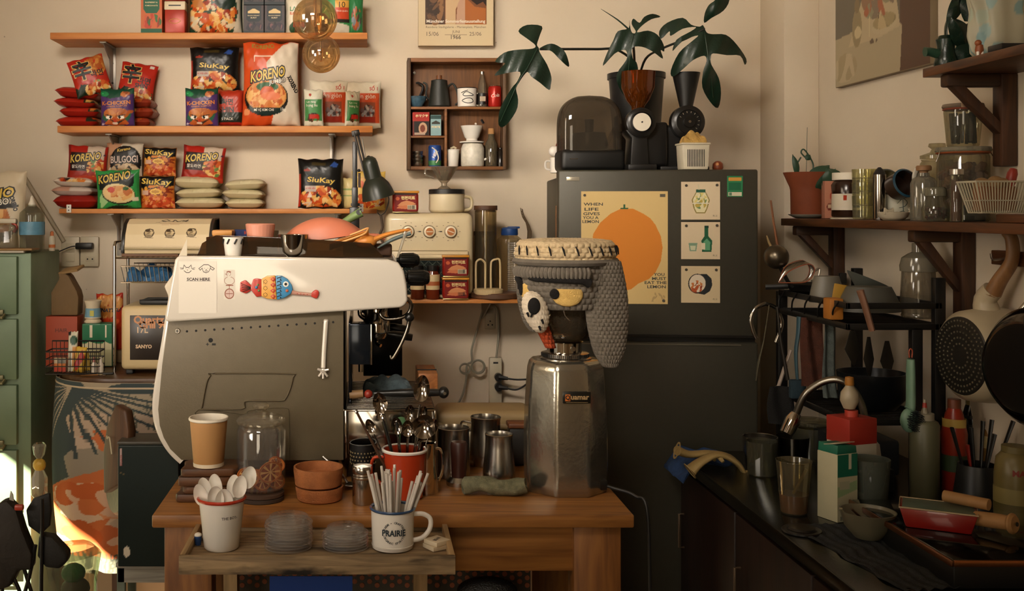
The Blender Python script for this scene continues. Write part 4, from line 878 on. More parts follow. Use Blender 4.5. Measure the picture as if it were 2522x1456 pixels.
KGR = ([('p', [(0, 0), (1, 0), (1, .94), (0, .94)], '#2f8a45'), ('p', [(.06, .5), (.1, .82), (.2, .9), (.9, .9), (.88, .6), (.7, .45)], '#131816'), ('p', [(.1, .02), (.06, .3), (.18, .5), (.3, .2)], '#9cc487'), ('e', .52, .38, .4, .27, '#1a1812', -12), ('e', .52, .4, .38, .25, '#d7c08a', -12), ('f', .52, .4, .34, .2, ['#cf8f4c', '#d9a768', '#b96a34', '#e0bd84'], 26, 4, .17), ('e', .36, .5, .09, .08, '#c2402a'), ('e', .7, .52, .07, .05, '#2a5a2c'), ('p', [(.9, 0), (.96, .5), (.9, .94), (1, .94), (1, 0)], '#2a7a3c'), ('p', [(.2, .02), (.5, .1), (.8, .04), (.6, 0), (.3, 0)], '#1c2a1c'), ('r', .84, .18, .97, .28, '#cbc2a4')], '#2f8a45',
       logo('KORENO', .44, .82, .74, .2, 8, h=.2))
BUL = ([('p', [(0, 0), (.2, .4), (.1, 1), (0, 1)], '#a87a5c'), ('p', [(.0, .6), (.1, 1), (.45, 1), (.3, .7)], '#b88a6a'), ('e', .55, .42, .44, .5, '#181412'), ('f', .55, .16, .4, .24, ['#b59a78', '#a8855c', '#c9b08c'], 60, 2, .1), ('p', [(0, .0), (1, .0), (.9, .12), (.1, .12)], '#cdbfa6')], '#cdc0aa',
       logo('BULGOGI', .52, .5, .76, 0, 4, m('#c9b3a4', .4), h=.2)+logo('Koreno', .5, .8, .36, .2, 12))
SIU = ([('p', [(0, .55), (1, .7), (1, 1), (0, 1)], '#121110'), ('f', .5, .36, .6, .42, ['#c8782c', '#d99a3a', '#a84a1c', '#b8642a', '#7c2c12'], 80, 9, .13), ('f', .6, .16, .5, .22, ['#a83a1c', '#c4512a', '#d98a5a'], 50, 5, .1), ('e', .46, .52, .17, .09, '#e0b24a'), ('e', .46, .52, .12, .05, '#b5822e'), ('r', .05, .42, .24, .56, '#c9a08c')], '#b8732c',
       logo('SiuKay', .48, .8, .86, .1, -3, h=.22))
SIUM = ([('f', .5, .2, .47, .26, FOOD, 80, 3, .1), ('e', .2, .78, .08, .025, '#8c2c1c'), ('r', .14, .35, .4, .47, '#b7a79c'), ('p', [(.2, .22), (.26, .36), (.32, .22)], '#d8c3b4'), ('p', [(0, 0), (.05, 0), (.04, .7), (0, .7)], '#b0331f'), ('r', .3, .87, .62, .93, '#3a3016'), ('p', [(.72, .86), (.8, .95), (.9, .9), (.86, .82)], '#2c4a8a'), ('l', [(.1, .1), (.3, .13), (.2, .04)], .02, '#d8c3b4'), ('r', .0, 0, 1, .03, '#121110')], '#131211',
        logo('SiuKay', .52, .56, .62, .1, -4, h=.13)+[dict(t='vị Hải sản', x=.27, y=.41, w=.22, m=red_, b=.01), dict(t='4', x=.72, y=.33, w=.05, m=wht, b=.06)])
JUM = ([('p', [(.5, 0), (.58, .25), (.45, .6), (.42, .76), (.72, .98), (1, 1), (1, 0)], '#cfc0aa'), ('e', .42, .34, .39, .22, '#181512', 0), ('e', .42, .365, .36, .185, '#c98a4c'), ('f', .42, .37, .34, .17, ['#c9763a', '#d99a5a', '#b85a2a', '#e0b070'], 90, 12, .07), ('e', .44, .47, .2, .055, '#2d5a34'), ('e', .44, .4, .13, .08, '#c4552c'), ('e', .5, .36, .18, .05, '#d9744a'), ('p', [(.08, .22), (.76, .22), (.66, .16), (.4, .12), (.18, .16)], '#1b2a26'), ('r', .2, .83, .58, .84, '#d8c8b0'), ('r', .2, .76, .58, .77, '#d8c8b0'), ('r', .2, .76, .21, .84, '#d8c8b0'), ('e', .08, .17, .055, .04, '#d98a5a')], '#c44a1e',
       logo('KORENO', .45, .62, .62, .2, 10, h=.12)+logo('JUMBO', .62, .53, .3, .1, 10, wht)+[dict(t='KORENO', x=.36, y=.95, w=.4, m=m('#8a7a34', .4), b=.03, o=2), dict(t='MÌ VỊ KIM CHI', x=.38, y=.195, w=.34, m=wht, b=.02), dict(t='1kg', x=.72, y=.2, w=.09, m=wht, b=.01), dict(t='KORENO', x=.9, y=.5, w=.3, h=.05, rot=-62, m=blk, b=.06)])
JUM2 = ([('r', 0, 0, 1, 1, '#cabb9f'), ('f', .42, .36, .4, .3, ['#a8622e', '#c98a4c', '#b5703a', '#d8a868'], 40, 12, .16), ('p', [(0, .1), (.9, .26), (.8, .14), (.3, 0), (0, 0)], '#16130f'), ('e', .44, .56, .5, .05, '#16130f')], '#cabb9f',
        logo('KORENO', .42, .68, .9, .2, 8, h=.12)+logo('JUMBO', .6, .58, .4, .1, 8, wht)+[dict(t='KORENO', x=.86, y=.6, w=.26, h=.05, rot=-72, m=blk, b=.06)])
def packet(kind, w_, h_, t_, label, loc, rot=(0, 0, 0), seed=0, D=PD, group=None, name='noodle_packet', cat='noodle packet', **kw):
    q = MB(k(D)); ops, base, T_ = kind
    pillow(q, w_, h_, t_, ops, base, T_, seed=seed, **kw)
    return q.t(name, label, cat, loc, tuple(R(a) for a in rot), group)
P0 = lambda px, z, D=PD: on(px, D, z+.001)
s3z = Z3
# --- top shelf
def tbox(px, w_, h_, dp, D, z, ops, base, T_, label, name='tea_box', cat='tea box', side=None, group=None, rot=0):
    q = MB(k(D)); q.box((0, 0, h_/2), (w_, dp, h_), m(side or base, .5), .8); q.face(w_-.6, h_-.6, ops, base, 110, c=(-w_/2+.3, -dp/2-.3, .3), T=T_)
    return q.t(name, label, cat, on(px, D, z+.0005), rot, group)
cream = m('#e3cf9c', .4)
TB = lambda c1, c2, fr: [('r', 0, 0, 1, 1, c2), ('p', [(.12, 1), (.12, .5), (.25, .42), (.75, .42), (.88, .5), (.88, 1)], c1), ('p', [(.2, .72), (.2, .79), (.32, .83), (.45, .88), (.55, .88), (.68, .83), (.8, .79), (.8, .72)], '#cfb27c'), ('f', .5, .25, .48, .16, fr, 26, 3, .12), ('r', 0, 0, 1, .1, c1)]
tbox(377, 52, 120, 40, 3.86, Z1, TB('#1e5a3e', '#c5653a', ['#b8402a', '#c85a3a', '#7a3a22', '#3f6a3a']), '#c5653a', [dict(t='RASPBERRY &', x=.5, y=.64, w=.58, m=cream, b=.01), dict(t='POMEGRANATE', x=.5, y=.575, w=.6, m=cream, b=.01)], 'orange and dark green fruit tea box at the left end of the top shelf')
q = MB(k(3.86)); q.lathe([(1, 0), (25, 0), (26.5, 2), (26.5, 62), (25, 66), (25, 110), (1, 112)], m('#a8301f', .35), n=4, a0=PI/4)
q = MB(k(3.86)); q.box((0, 0, 30), (50, 50, 58), m('#a8301f', .35, .1), 3); q.box((0, 0, 68), (52, 52, 22), m('#d8c6a4', .4), 3); q.box((0, 0, 102), (51, 51, 44), m('#a8301f', .35, .1), 3); q.box((0, -25.2, 92), (44, 1, 16), m('#cfd0c4', .4), 1); q.box((0, -26.2, 68), (30, .6, 3), DARK()); q.tube([(-14, -25.5, 30), (0, -25.5, 24), (14, -25.5, 30), (0, -25.5, 36)], .5, yel, 4, True, 4)
q.t('tea_tin', 'square red tin with a cream band between tea box and noodle bag', 'tin', on(435, 3.86, Z1+.001))
packet((JUM[0][:0]+[('r', 0, 0, 1, 1, '#23402e'), ('f', .45, .35, .5, .35, FOOD+['#d8b890', '#cfc0a0'], 90, 21, .1), ('e', .72, .62, .2, .16, '#16281e'), ('p', [(0, .8), (.1, .5), (.3, .5), (.2, 1), (0, 1)], '#b8743c'), ('p', [(.82, 0), (.95, .4), (.86, 1), (1, 1), (1, 0)], '#cbbfa8')], '#23402e', logo('KORENO', .44, .78, .74, .2, 10, h=.13)+logo('JUMBO', .66, .69, .3, .1, 8, wht)), 132, 132, 56, 'dark green seafood noodle bag on the top shelf', P0(532, Z1), (6, 0, 0), 3, p=3, q=3)
packet(([('r', 0, 0, .5, 1, '#2b4a3a')], '#b9b2a0', []), 26, 116, 20, 'slim green and grey packet squeezed beside the dark tea boxes', P0(592, Z1, 3.9), (4, 0, 25), 8)
DT = TB('#141f24', '#3f3436', ['#15141c', '#221c28', '#6a4448', '#2c2430'])
for i, (px, dz) in enumerate(((627, 0), (678, 0), (627, 71), (678, 71))):
    tbox(px, 49, 70, 40, 3.86, Z1+dz*k(3.86), DT, '#1b2228', [dict(t='BLACKCURRANT', x=.5, y=.64, w=.6, m=cream, b=.0), dict(t='BURST', x=.5, y=.56, w=.3, m=cream)] if dz == 0 else [], ['dark blackcurrant tea box, lower left of the block of four', 'dark blackcurrant tea box, lower right of the block of four', 'dark tea box stacked upper left of the block of four', 'dark tea box stacked upper right of the block of four'][i], side='#14181c', group='blackcurrant tea boxes')
NUTW = ([('r', 0, .0, 1, 1, '#d6cbb4'), ('e', .35, .9, .1, .05, '#9c3a2a'), ('e', .7, .16, .5, .18, '#2a4a2e'), ('f', .7, .14, .4, .12, ['#4a2c18', '#6b4424', '#2c1a10'], 20, 3, .1), ('r', .4, .18, .95, .3, '#a8281c')], '#d6cbb4', [dict(t='LẠC', x=.5, y=.6, w=.5, m=grn_, b=.02), dict(t='RANG', x=.5, y=.5, w=.5, m=org_, b=.02)])
packet(NUTW, 52, 104, 30, 'white nut pouch behind the left side of the globe bulbs', P0(728, Z1), (4, 0, 0), 4, name='snack_pouch', cat='pouch')
packet(([('p', [(0, 0), (1, 0), (1, .2), (.6, .26), (0, .2)], '#c9c2ae'), ('p', [(0, .26), (1, .26), (1, .34), (0, .34)], '#2c2622'), ('r', .5, .34, .95, .72, '#c2482a'), ('r', .5, .6, .95, .76, '#d9a04a')], '#3c8a4e', [dict(t='t óc chó,', x=.55, y=.86, w=.8, m=wht, b=.0), dict(t='10', x=.73, y=.66, w=.2, m=blk, b=.0), dict(t='THÓI QUEN', x=.73, y=.52, w=.38, m=wht)]), 78, 112, 34, 'green nut pouch with a red and yellow flash right of the globe bulbs', P0(826, Z1), (4, 0, 0), 5, name='snack_pouch', cat='pouch')
packet(([('f', .5, .4, .36, .3, ['#8a4a2c', '#6f7a80', '#a85a34', '#4a3a30'], 24, 6, .14)], '#2a7040', []), 36, 100, 26, 'narrow darker green pouch at the right end of the top shelf', P0(876, Z1), (4, 0, 8), 6, name='snack_pouch', cat='pouch')
# --- middle shelf
RED = lambda s: ([('r', 0, 0, 1, 1, '#a8271a'), ('r', .72, 0, 1, 1, '#222a1c'), ('f', .85, .5, .2, .5, FOOD, 20, s, .12)], '#9c2418', [])
def stack(specs, x0, z, D, kind, names, group, rz=0):
    zz = z
    for i, (dx, w_, d_, t_, ry, cl) in enumerate(specs):
        K_ = kind(i) if callable(kind) else kind
        kk_ = k(D); q = MB(kk_)
        pillow(q, w_, d_, t_, K_[0], cl or K_[1], [], seed=i+3, p=5, q=4, wr=.05, pinch=.02, n=40, back=cl or K_[1])
        o = q.t('noodle_packet', names[i], 'noodle packet', (X(x0+dx, D), D-d_*kk_/2, zz+t_*kk_/2*1.05), (R(90+180), R(ry), R(rz)), group)
        o.rotation_euler = (R(-90), R(ry), 0); o.location = (X(x0+dx, D), D-d_*kk_/2, zz+t_*kk_*.52)
        zz += t_*kk_*.93
    return zz
zz = stack([(-2, 100, 92, 27, 0, None), (4, 96, 90, 25, 1, None), (-8, 100, 90, 24, 3, None), (-2, 106, 90, 27, 5, None)], 202, Z2, 3.93, lambda i: RED(i), ['red ramen packet lying lowest in the left pile', 'red ramen packet lying second in the left pile', 'red ramen packet lying third in the left pile', 'red ramen packet lying topmost in the left pile'], 'red ramen packets lying flat on the middle shelf')
stack([(0, 70, 86, 26, 0, None), (8, 72, 86, 26, -2, None), (4, 70, 86, 24, 0, None)], 342, Z2, 3.94, lambda i: ([('f', .5, .5, .5, .5, FOOD+['#2a2a20', '#c9b9a0'], 60, i, .12)], '#8c3420', []), ['crinkled ramen packet lying lowest behind the right mascot snack', 'crinkled ramen packet lying second in the pile right of the snack', 'crinkled red ramen packet on top of the pile right of the snack'], 'crinkled ramen packets lying flat on the middle shelf')
packet(SHIN2, 88, 94, 26, 'red ramen packet leaning left on top of the left pile', on(235, 3.86, Z2+.122), (-8, -17, 14), 1)
packet(SHIN, 92, 94, 26, 'red ramen packet standing upright above the purple chicken packet', on(330, 3.93, Z2+.110), (-12, 8, 0), 2)
packet(KCH, 82, 92, 26, 'purple and green chicken noodle packet, left one, with glaring cartoon face', P0(291, Z2, 3.83), (5, 0, 0), 3, crimp='z')
packet(KCH, 80, 92, 26, 'purple and green chicken noodle packet, right one, beside the orange bag', P0(498, Z2, 3.83), (5, 0, 0), 6, crimp='z')
packet(SIUM, 122, 112, 44, 'black multipack of noodles standing raised on the middle shelf', on(529, 3.92, Z2+.132), (2, 0, 0), 4, D=3.9, p=4, q=4)
packet(([('r', 0, 0, 1, .1, '#9c2418'), ('r', 0, .1, 1, .38, '#1c221a'), ('p', [(.0, .8), (.1, .9), (.35, .62), (.1, .6)], '#191512')], '#a8331e', [dict(t='라면', x=.4, y=.66, w=.4, m=blk, b=.02), dict(t='SHIN', x=.36, y=.45, w=.54, m=blk, b=.04), dict(t='5 PACK', x=.4, y=.2, w=.44, m=wht)]), 68, 92, 52, 'red and black ramen multipack between purple packet and orange bag', P0(570, Z2, 3.88), (0, 0, 0), 7, p=6, q=6)
q = MB(kp); q.box((0, 0, 6), (70, 120, 12), m('#a8331e', .4), 4); q.box((0, 20, 70), (100, 20, 120), m('#5a1c14', .5), 6); q.t('noodle_carton', 'flat red carton under the raised black multipack', 'carton', on(520, 3.95, Z2))
packet(JUM, 146, 206, 66, 'largest bag, orange and white kimchi noodles, on the middle shelf', P0(668, Z2, 3.86), (4, 0, 3), 9, p=3, q=3.4, taper=.3, name='noodle_bag', cat='noodle bag', n=80)
NUT = ([('r', 0, 0, 1, .12, '#d0c6ae'), ('r', .28, .1, .98, .76, '#c4502a'), ('r', .4, .1, .86, .55, '#8a4a34'), ('f', .63, .36, .2, .15, ['#8f8f90', '#6f5a58', '#3a3030', '#b0a8a0'], 26, 2, .08), ('r', .42, .12, .86, .24, '#8c2a1c')], '#d0c6ae',
       [dict(t='SỐ 1', x=.8, y=.87, w=.22, m=red_, b=.02), dict(t='ắn giòn', x=.6, y=.69, w=.5, m=wht, b=.0)])
NUTG = ([('r', .05, .14, .95, .74, '#3f7a44'), ('f', .5, .24, .36, .13, ['#4a2c18', '#6b4424', '#2c1a10'], 30, 3, .1), ('r', .3, .2, .8, .32, '#a8281c'), ('e', .35, .86, .07, .04, '#9c3a2a')], '#c8c4b0', [dict(t='Lạc rang', x=.4, y=.66, w=.5, m=wht), dict(t='húng lìu', x=.45, y=.56, w=.6, m=wht)])
packet(NUT, 96, 118, 30, 'white and orange nut pouch, nearer the orange bag', P0(810, Z2, 3.92), (4, 0, 0), 11, name='snack_pouch', cat='pouch')
packet(NUT, 94, 116, 30, 'white and orange nut pouch at the far right end of the middle shelf', P0(892, Z2, 3.93), (4, 0, 4), 12, name='snack_pouch', cat='pouch')
packet(NUTG, 48, 90, 26, 'small green nut pouch touching the orange bag', P0(773, Z2, 3.84), (4, 0, -6), 13, name='snack_pouch', cat='pouch')
packet(NUTG, 40, 86, 26, 'small green nut pouch between the two orange-fronted pouches', P0(866, Z2, 3.84), (4, 0, 30), 14, name='snack_pouch', cat='pouch')
# --- lowest shelf
stack([(0, 106, 90, 34, 0, '#8f1f16')], 196, Z3, 3.93, ([], '#8f1f16', []), ['plain dark red packet lying lowest at the left end of the low shelf'], None)
stack([(0, 100, 88, 24, 1, None)], 188, Z3+.046, 3.93, ([('r', 0, 0, .45, 1, '#b98c78')], '#c2b2a6', []), ['pinkish packet lying above the plain red one'], None)
stack([(0, 96, 88, 24, 2, None)], 190, Z3+.080, 3.93, ([('f', .5, .4, .5, .5, FOOD+['#1d1a18', '#d8cdbc'], 50, 5, .12)], '#d2c6b6', []), ['white and brown packet lying topmost of the low left pile'], None)
packet(koreno(4), 98, 92, 26, 'dark red noodle packet standing on the low left pile', on(213, 3.9, Z3+.096), (-2, 3, 4), 15)
packet(BUL, 92, 84, 26, 'white and black beef noodle packet behind the green one', on(305, 3.92, Z3+.12), (-2, 2, 0), 16)
q = MB(kp); q.box((0, 0, 38), (150, 30, 76), m('#8c7a60', .7), 3); q.t('cardboard_tray', 'low brown carton hidden behind the front noodle packets', 'carton', on(352, 3.955, Z3))
packet(KGR, 108, 94, 28, 'bright green noodle packet at the front of the low shelf', P0(294, Z3, 3.84), (4, -2, 0), 17)
packet(SIU, 82, 72, 26, 'yellow and black noodle packet, the upper of the stacked pair', on(393, 3.9, Z3+.119), (0, 2, 0), 18)
packet(SIU, 86, 80, 30, 'yellow and black noodle packet, the lower of the stacked pair', P0(389, Z3, 3.86), (2, 0, 0), 19)
packet(koreno(8), 106, 88, 26, 'dark red noodle packet leaning on the pile of white noodle bags', on(497, 3.9, Z3+.100), (-3, 5, 0), 20)
WN = ([('f', .5, .5, .5, .5, ['#c4b992', '#bdb088', '#cfc49e'], 30, 2, .2)], '#c6ba94', [])
stack([(8, 118, 96, 27, 0, None), (4, 108, 92, 25, -2, None), (-2, 112, 92, 30, 2, None)], 490, Z3, 3.93, WN, ['plain cream noodle bag, lowest of the pile of three by the dark red packet', 'plain cream noodle bag, middle of the pile of three by the dark red packet', 'plain cream noodle bag, top of the pile of three by the dark red packet'], 'plain cream noodle bags')
stack([(0, 92, 90, 25, 0, None), (-4, 100, 88, 24, 2, None), (0, 96, 84, 26, -3, None)], 606, Z3, 3.93, WN, ['plain cream noodle bag, lowest of the pile standing alone', 'plain cream noodle bag, middle of the pile standing alone', 'plain cream noodle bag, top of the pile standing alone'], 'plain cream noodle bags')
packet(SIUM, 112, 122, 44, 'black multipack of noodles on the low shelf beside the lamp', P0(790, Z3, 3.87), (2, 0, 0), 5, p=4, q=4)
packet(([('r', 0, .6, 1, .66, '#8a9a5a'), ('r', 0, .4, 1, .44, '#8a9a5a')], '#cdb97c', []), 38, 76, 22, 'pale yellow packet between black multipack and lamp pole', P0(862, Z3, 3.9), (2, 0, 0), 22)
packet(([('f', .5, .25, .5, .2, FOOD+['#c9b8a0'], 60, 6, .1), ('r', .25, .55, .5, .85, '#cf9a3a')], '#d9b65c', [dict(t='MÌ', x=.4, y=.7, w=.25, m=org_, b=.03)]), 84, 96, 24, 'yellow noodle bag sagging off the shelf end behind the lamp shade', on(908, 3.9, Z3-.005), (3, 0, 0), 23)

# ================================================================ globe bulbs
AMB = glass('#f2d6aa', .34, .05, .02)
for px, py, r_, D, lab in ((776, 47, 55, 2.95, 'amber glass globe bulb, the larger one hanging nearer the viewer'), (791, 133, 47, 3.45, 'amber glass globe bulb, the smaller lower one')):
    kk_ = k(D); t = T('globe_bulb', lab, 'light bulb', at(px, py, D)); q = MB(kk_)
    q.lathe([(max(.1, r_*math.sin(PI*i/24)), -r_*math.cos(PI*i/24)) for i in range(23)]+[(15, r_+3), (14, r_+12)], AMB, n=48); q.o('globe', t, label='amber glass globe')
    q = MB(kk_); q.lathe([(1, r_+6), (15, r_+8), (17, r_+14), (17, r_+44), (10, r_+52), (1, r_+54)], m('#7a5a2c', .3, 1), n=24); q.o('socket', t)
    q = MB(kk_); q.tube([(0, 0, r_+50), (0, 0, (3.0-Z(py, D))/kk_-1)], 2.4, DARK(), 6); q.o('cord', t)
    q = MB(kk_); q.lathe([(4, r_), (5, 10), (2, 4), (.5, 2)], glass('#f0d8a8', .15), n=12)
    for a_ in range(4): c_, s_ = math.cos(a_*1.57+.4), math.sin(a_*1.57+.4); q.tube([(2*c_, 2*s_, 6), (9*c_, 9*s_, 14), (9*c_, 9*s_, -14), (2*c_, 2*s_, -18)], .7, m('#c98a3a', .3, .8), 5)
    q.tube([(0, 0, r_), (0, 0, -18)], .8, STEEL(), 5); q.o('filament', t)
# ================================================================ desk lamp clamped to the low shelf
LD = 3.70; kk = k(LD); lz = Z(560, LD); LO = on(873, LD, lz); t = T('desk_lamp', 'black articulated desk lamp clamped to the low shelf end', 'lamp', LO)
l_ = lambda px, py, y=0: (px-873, y, 560-py); BK = m('#181716', .35)
q = MB(kk); q.box((0, 6, 20), (24, 30, 60), BK, 2); q.box((2, 30, 56), (22, 60, 7), BK, 1); q.box((2, 30, 26), (22, 60, 7), BK, 1); q.cyl(4, 30, BK, (0, 20, 0), 12); q.o('clamp', t)
q = MB(kk)
q.box((1, 0, 122), (12, 12, 178), BK, 1.5); q.box((1, 0, 66), (15, 15, 66), BK, 1.5); q.cyl(3, 36, m('#3c2a20', .4), l_(885, 462, -4), 10); q.ball(l_(884, 420), 4, BK, 10); q.o('lower_arm', t)
q = MB(kk)
for dx in (-4, 4): q.tube([l_(876+dx, 326, dx), l_(905+dx, 440, dx)], 2.6, m('#2b2622', .4), 8)
q.box(l_(876, 328), (20, 12, 14), BK, 2, rot=(0, R(-12), 0)); q.tube([l_(892, 340, -2), l_(902, 400, -2)], 1.6, STEEL(.35), 6); q.o('upper_arm', t)
q = MB(kk); hd = Vector((.27, 0, -1)).normalized()
q.lathe([(1, 58), (10, 57), (17, 50), (19, 40), (20, 4), (24, 0), (33, -14), (38, -30), (41, -46), (39.6, -46), (36, -30), (30, -13), (22, 1)], m('#23281f', .35), l_(921, 443, -14), 40, ax=(-.26, -.10, 1)); q.tube([l_(914, 388, -14), l_(905, 386, -6), l_(901, 410, 0), l_(903, 436, 0)], 1.6, BK, 6, False, 3); q.o('lamp_shade', t, label='black lamp shade with a white inside')
q = MB(kk); q.lathe([(40.5, -46.2), (39.4, -46.4), (35.6, -30), (29.6, -13), (21, 0), (1, 6)], m('#e6dccb', .25), l_(921, 443, -14), 40, ax=(-.26, -.10, 1)); q.ball(l_(925, 460, -18), 12, WHITE(.15), 16); q.o('shade_lining', t, label='white inner lining')
q = MB(kk); q.tube([l_(950, 474), l_(958, 490), l_(950, 520), l_(938, 530), l_(930, 524)], 1.3, BK, 6, False, 4); q.tube([l_(938, 530), l_(942, 560), l_(936, 578), l_(944, 600)], 4, m('#4a3a2c', .7), 6, False, 4); q.o('cord', t)

# ================================================================ wall poster and box shelf
AD = 3.97; q = MB(k(AD)); pw, ph = 184, 200
ops = [('r', 0, 0, 1, 1, '#d2bd98'), ('r', .09, .26, .91, 1, '#7a4a2c'), ('r', .09, .26, .35, 1, '#4f3626'), ('f', .22, .5, .12, .25, ['#6b4a30', '#3c2a1e', '#8a6240'], 30, 2, .07), ('p', [(.36, .26), (.36, 1), (.6, 1), (.58, .6), (.5, .45), (.5, .26)], '#c9a880'), ('p', [(.5, .26), (.52, .5), (.62, .7), (.62, .26)], '#bd957a'), ('p', [(.62, .26), (.62, .6), (.75, .48), (.9, .46), (.9, .26)], '#a8622e'), ('p', [(.6, 1), (.62, .62), (.78, .5), (.86, .54), (.91, .48), (.91, 1)], '#2a1c15'), ('r', .35, .133, .65, .136, '#6a5a48')]
q.face(pw, ph, ops, '#d2bd98', 200, art(.35), c=(-pw/2, -9.5, 0), T=[dict(t='Münchner Sommerfestausstellung', x=.5, y=.295, w=.78, m=wht, b=.02), dict(t='Residenz Stadtgalerie - Marienplatz, München', x=.5, y=.225, w=.8, m=m('#6a5a48', .5)), dict(t='15/06', x=.19, y=.145, w=.16, m=m('#6a5a48', .5)), dict(t='JUNI', x=.5, y=.165, w=.1, m=m('#6a5a48', .5)), dict(t='1966', x=.5, y=.105, w=.13, m=m('#6a5a48', .5), b=.02), dict(t='25/06', x=.76, y=.145, w=.16, m=m('#6a5a48', .5))])
q.box((0, 0, ph/2), (pw, 18.5, ph), m('#bca67f', .6), 1)
q.t('wall_poster', 'cream exhibition poster on a thick board at the top of the wall', 'poster', at(1122, 114, AD), (0, 0, 0))
BX = 3.90; kk = k(BX); t = T('wall_box_shelf', 'open wooden box shelf with compartments hung beneath the poster', 'shelf', at(1125, 418, BX)); WB = wood('#5c3a1e', '#7c5028', .6, 'Z', 1.3, 0); WBX = wood('#6b4222', '#8f5c2e', .6, 'X', 1.3)
bw, bh, bd = 243, 275, 62
q = MB(kk)
for sx in (-1, 1): q.box((sx*(bw/2-4), bd/2-4, bh/2), (8, bd, bh), wood('#4a3626', '#6b4e30', .6, 'Z', 1.3), 1)
q.box((0, bd/2-4, 4), (bw-16, bd, 8), WBX, 1); q.box((0, bd/2-4, bh-5), (bw-16, bd, 10), WBX, 1); q.o('frame', t)
q = MB(kk); q.box((0, bd-6, bh/2), (bw-10, 4, bh-8), WB, .5); q.ball((-102, bd-10, 245), 4, wht, 8); q.ball((52, bd-10, 117), 3, wht, 8); q.tube([(66, bd-9, 128), (72, bd-9, 118)], 3, DARK(), 5); q.o('back_panel', t)
q = MB(kk); q.box((-1, bd/2-4, 152), (bw-18, bd-4, 6), WBX, .6); q.o('inner_shelf', t)
q = MB(kk); q.box((-72, bd/2-4, 81), (88, bd-4, 5), WBX, .6); q.o('inner_shelf', t)
q = MB(kk); q.box((-27, bd/2-4, 78), (6, bd-4, 142), WBX, .6); q.o('divider', t)
bz = lambda py: Z(py, BX)
z_a, z_b, z_c = t.location.z+155.5*kk, t.location.z+84*kk, t.location.z+8.5*kk
def bx(px, z, dy=.03): return (X(px, BX), BX+dy, z+.0003)
q = MB(kk); q.lathe([(1, 0), (12, 0), (14, 3), (22, 16), (24, 26), (22.5, 26), (13, 4), (1, 3)], art_ := m('#3f5a6a', .3, 0, .5, 0, 60), n=30); q.t('blue_bowl', 'small blue mended tea bowl at the left in the box shelf', 'bowl', bx(1028, z_a))
q = MB(kk); q.tube([(-24, 20, 12), (-4, 20, 30), (4, 20, 52), (-6, 20, 62), (-14, 20, 62)], [3, 3, 3, 3, 2], DARK(.4), 8, False, 4); q.box((-20, 20, 6), (10, 8, 12), DARK(.4), 2); q.t('black_spout', 'thin black curved spout rising behind the blue bowl', 'spout', bx(1040, z_a, .025))
t2 = T('gooseneck_kettle', 'matt black gooseneck kettle with a wooden knob in the box shelf', 'kettle', bx(1083, z_a)); KB = m('#22241f', .5)
q = MB(kk); q.lathe([(1, 0), (25, 0), (27, 3), (20, 60), (20, 66), (14, 68), (1, 69)], KB, n=36); q.o('body', t2); q = MB(kk); q.cyl(7, 10, wood('#5a3318', '#8a542a', .5, 'Z'), (0, 0, 69), 14); q.o('lid_knob', t2); q = MB(kk); q.tube([(20, 0, 50), (34, 0, 58), (44, 0, 40), (48, 0, 14), (40, 0, 6)], 2.6, KB, 8, False, 5); q.o('handle', t2); q = MB(kk); q.tube([(-20, 4, 14), (-32, 8, 30), (-30, 8, 56), (-40, 8, 62)], 2.4, KB, 8, False, 5); q.o('spout', t2)
t2 = T('enamel_mug', 'white enamel mug with a black line drawing in the box shelf', 'mug', bx(1152, z_a)); q = MB(kk); q.lathe(cupP(23, 24.5, 46, 1.6), WHITE(.2), n=36); q.lathe([(24, 45), (25.6, 46), (24.4, 47.4), (23, 46)], DARK(.3), n=36)
for P in ([(-12, -22, 30), (-4, -24, 36), (6, -24, 33), (14, -20, 28), (4, -24, 26), (-8, -23, 26)], [(-14, -21, 14), (-4, -24, 20), (8, -23, 20), (13, -21, 12), (0, -24, 8)], [(-16, -20, 34), (-6, -24, 38), (0, -25, 40)]): q.tube(P, .9, DARK(), 5, len(P) > 3, 3)
q.o('mug_body', t2); q = MB(kk); q.tube([(23, 0, 34), (34, 0, 33), (37, 0, 20), (30, 0, 5), (22, 0, 6)], 2.6, WHITE(.2), 8, False, 5, .7); q.o('handle', t2)
q = MB(kk); q.lathe([(1, 0), (12, 0), (13, 3), (13, 36), (11, 46), (11, 56), (7, 70), (5, 78), (5, 84), (1, 85)], glass('#cfc4ae', .2, .12), n=24); q.cyl(5.6, 7, STEEL(), (0, 0, 82), 14); q.lathe([(12.4, 6), (13.3, 7), (13.3, 34), (12.4, 35)], m('#1d1916', .4), n=24); q.box((0, -13, 20), (14, 2, 12), m('#b8a48c', .5)); q.t('glass_bottle', 'small clear bottle with black label between mug and red can', 'bottle', bx(1190, z_a, .035))
q = MB(kk); q.lathe([(1, 0), (14, 0), (16.5, 4), (16.5, 46), (14, 52), (12, 52), (1, 50)], m('#b02218', .3, .3), n=32); q.text('Cola', lambda x_, y_: (16.7*math.sin(x_/16.7), -16.9*math.cos(x_/16.7), 28+y_), wht, .0, w=22, rot=8, shear=.3); q.lathe([(14.2, 51), (14.6, 52.4), (12, 52.4)], STEEL(), n=32); q.t('cola_can', 'red drink can with white script at the right of the box shelf', 'can', bx(1221, z_a))
tb = lambda px, w_, h_, dp, z, ops, base, T_, label, nm, side: None
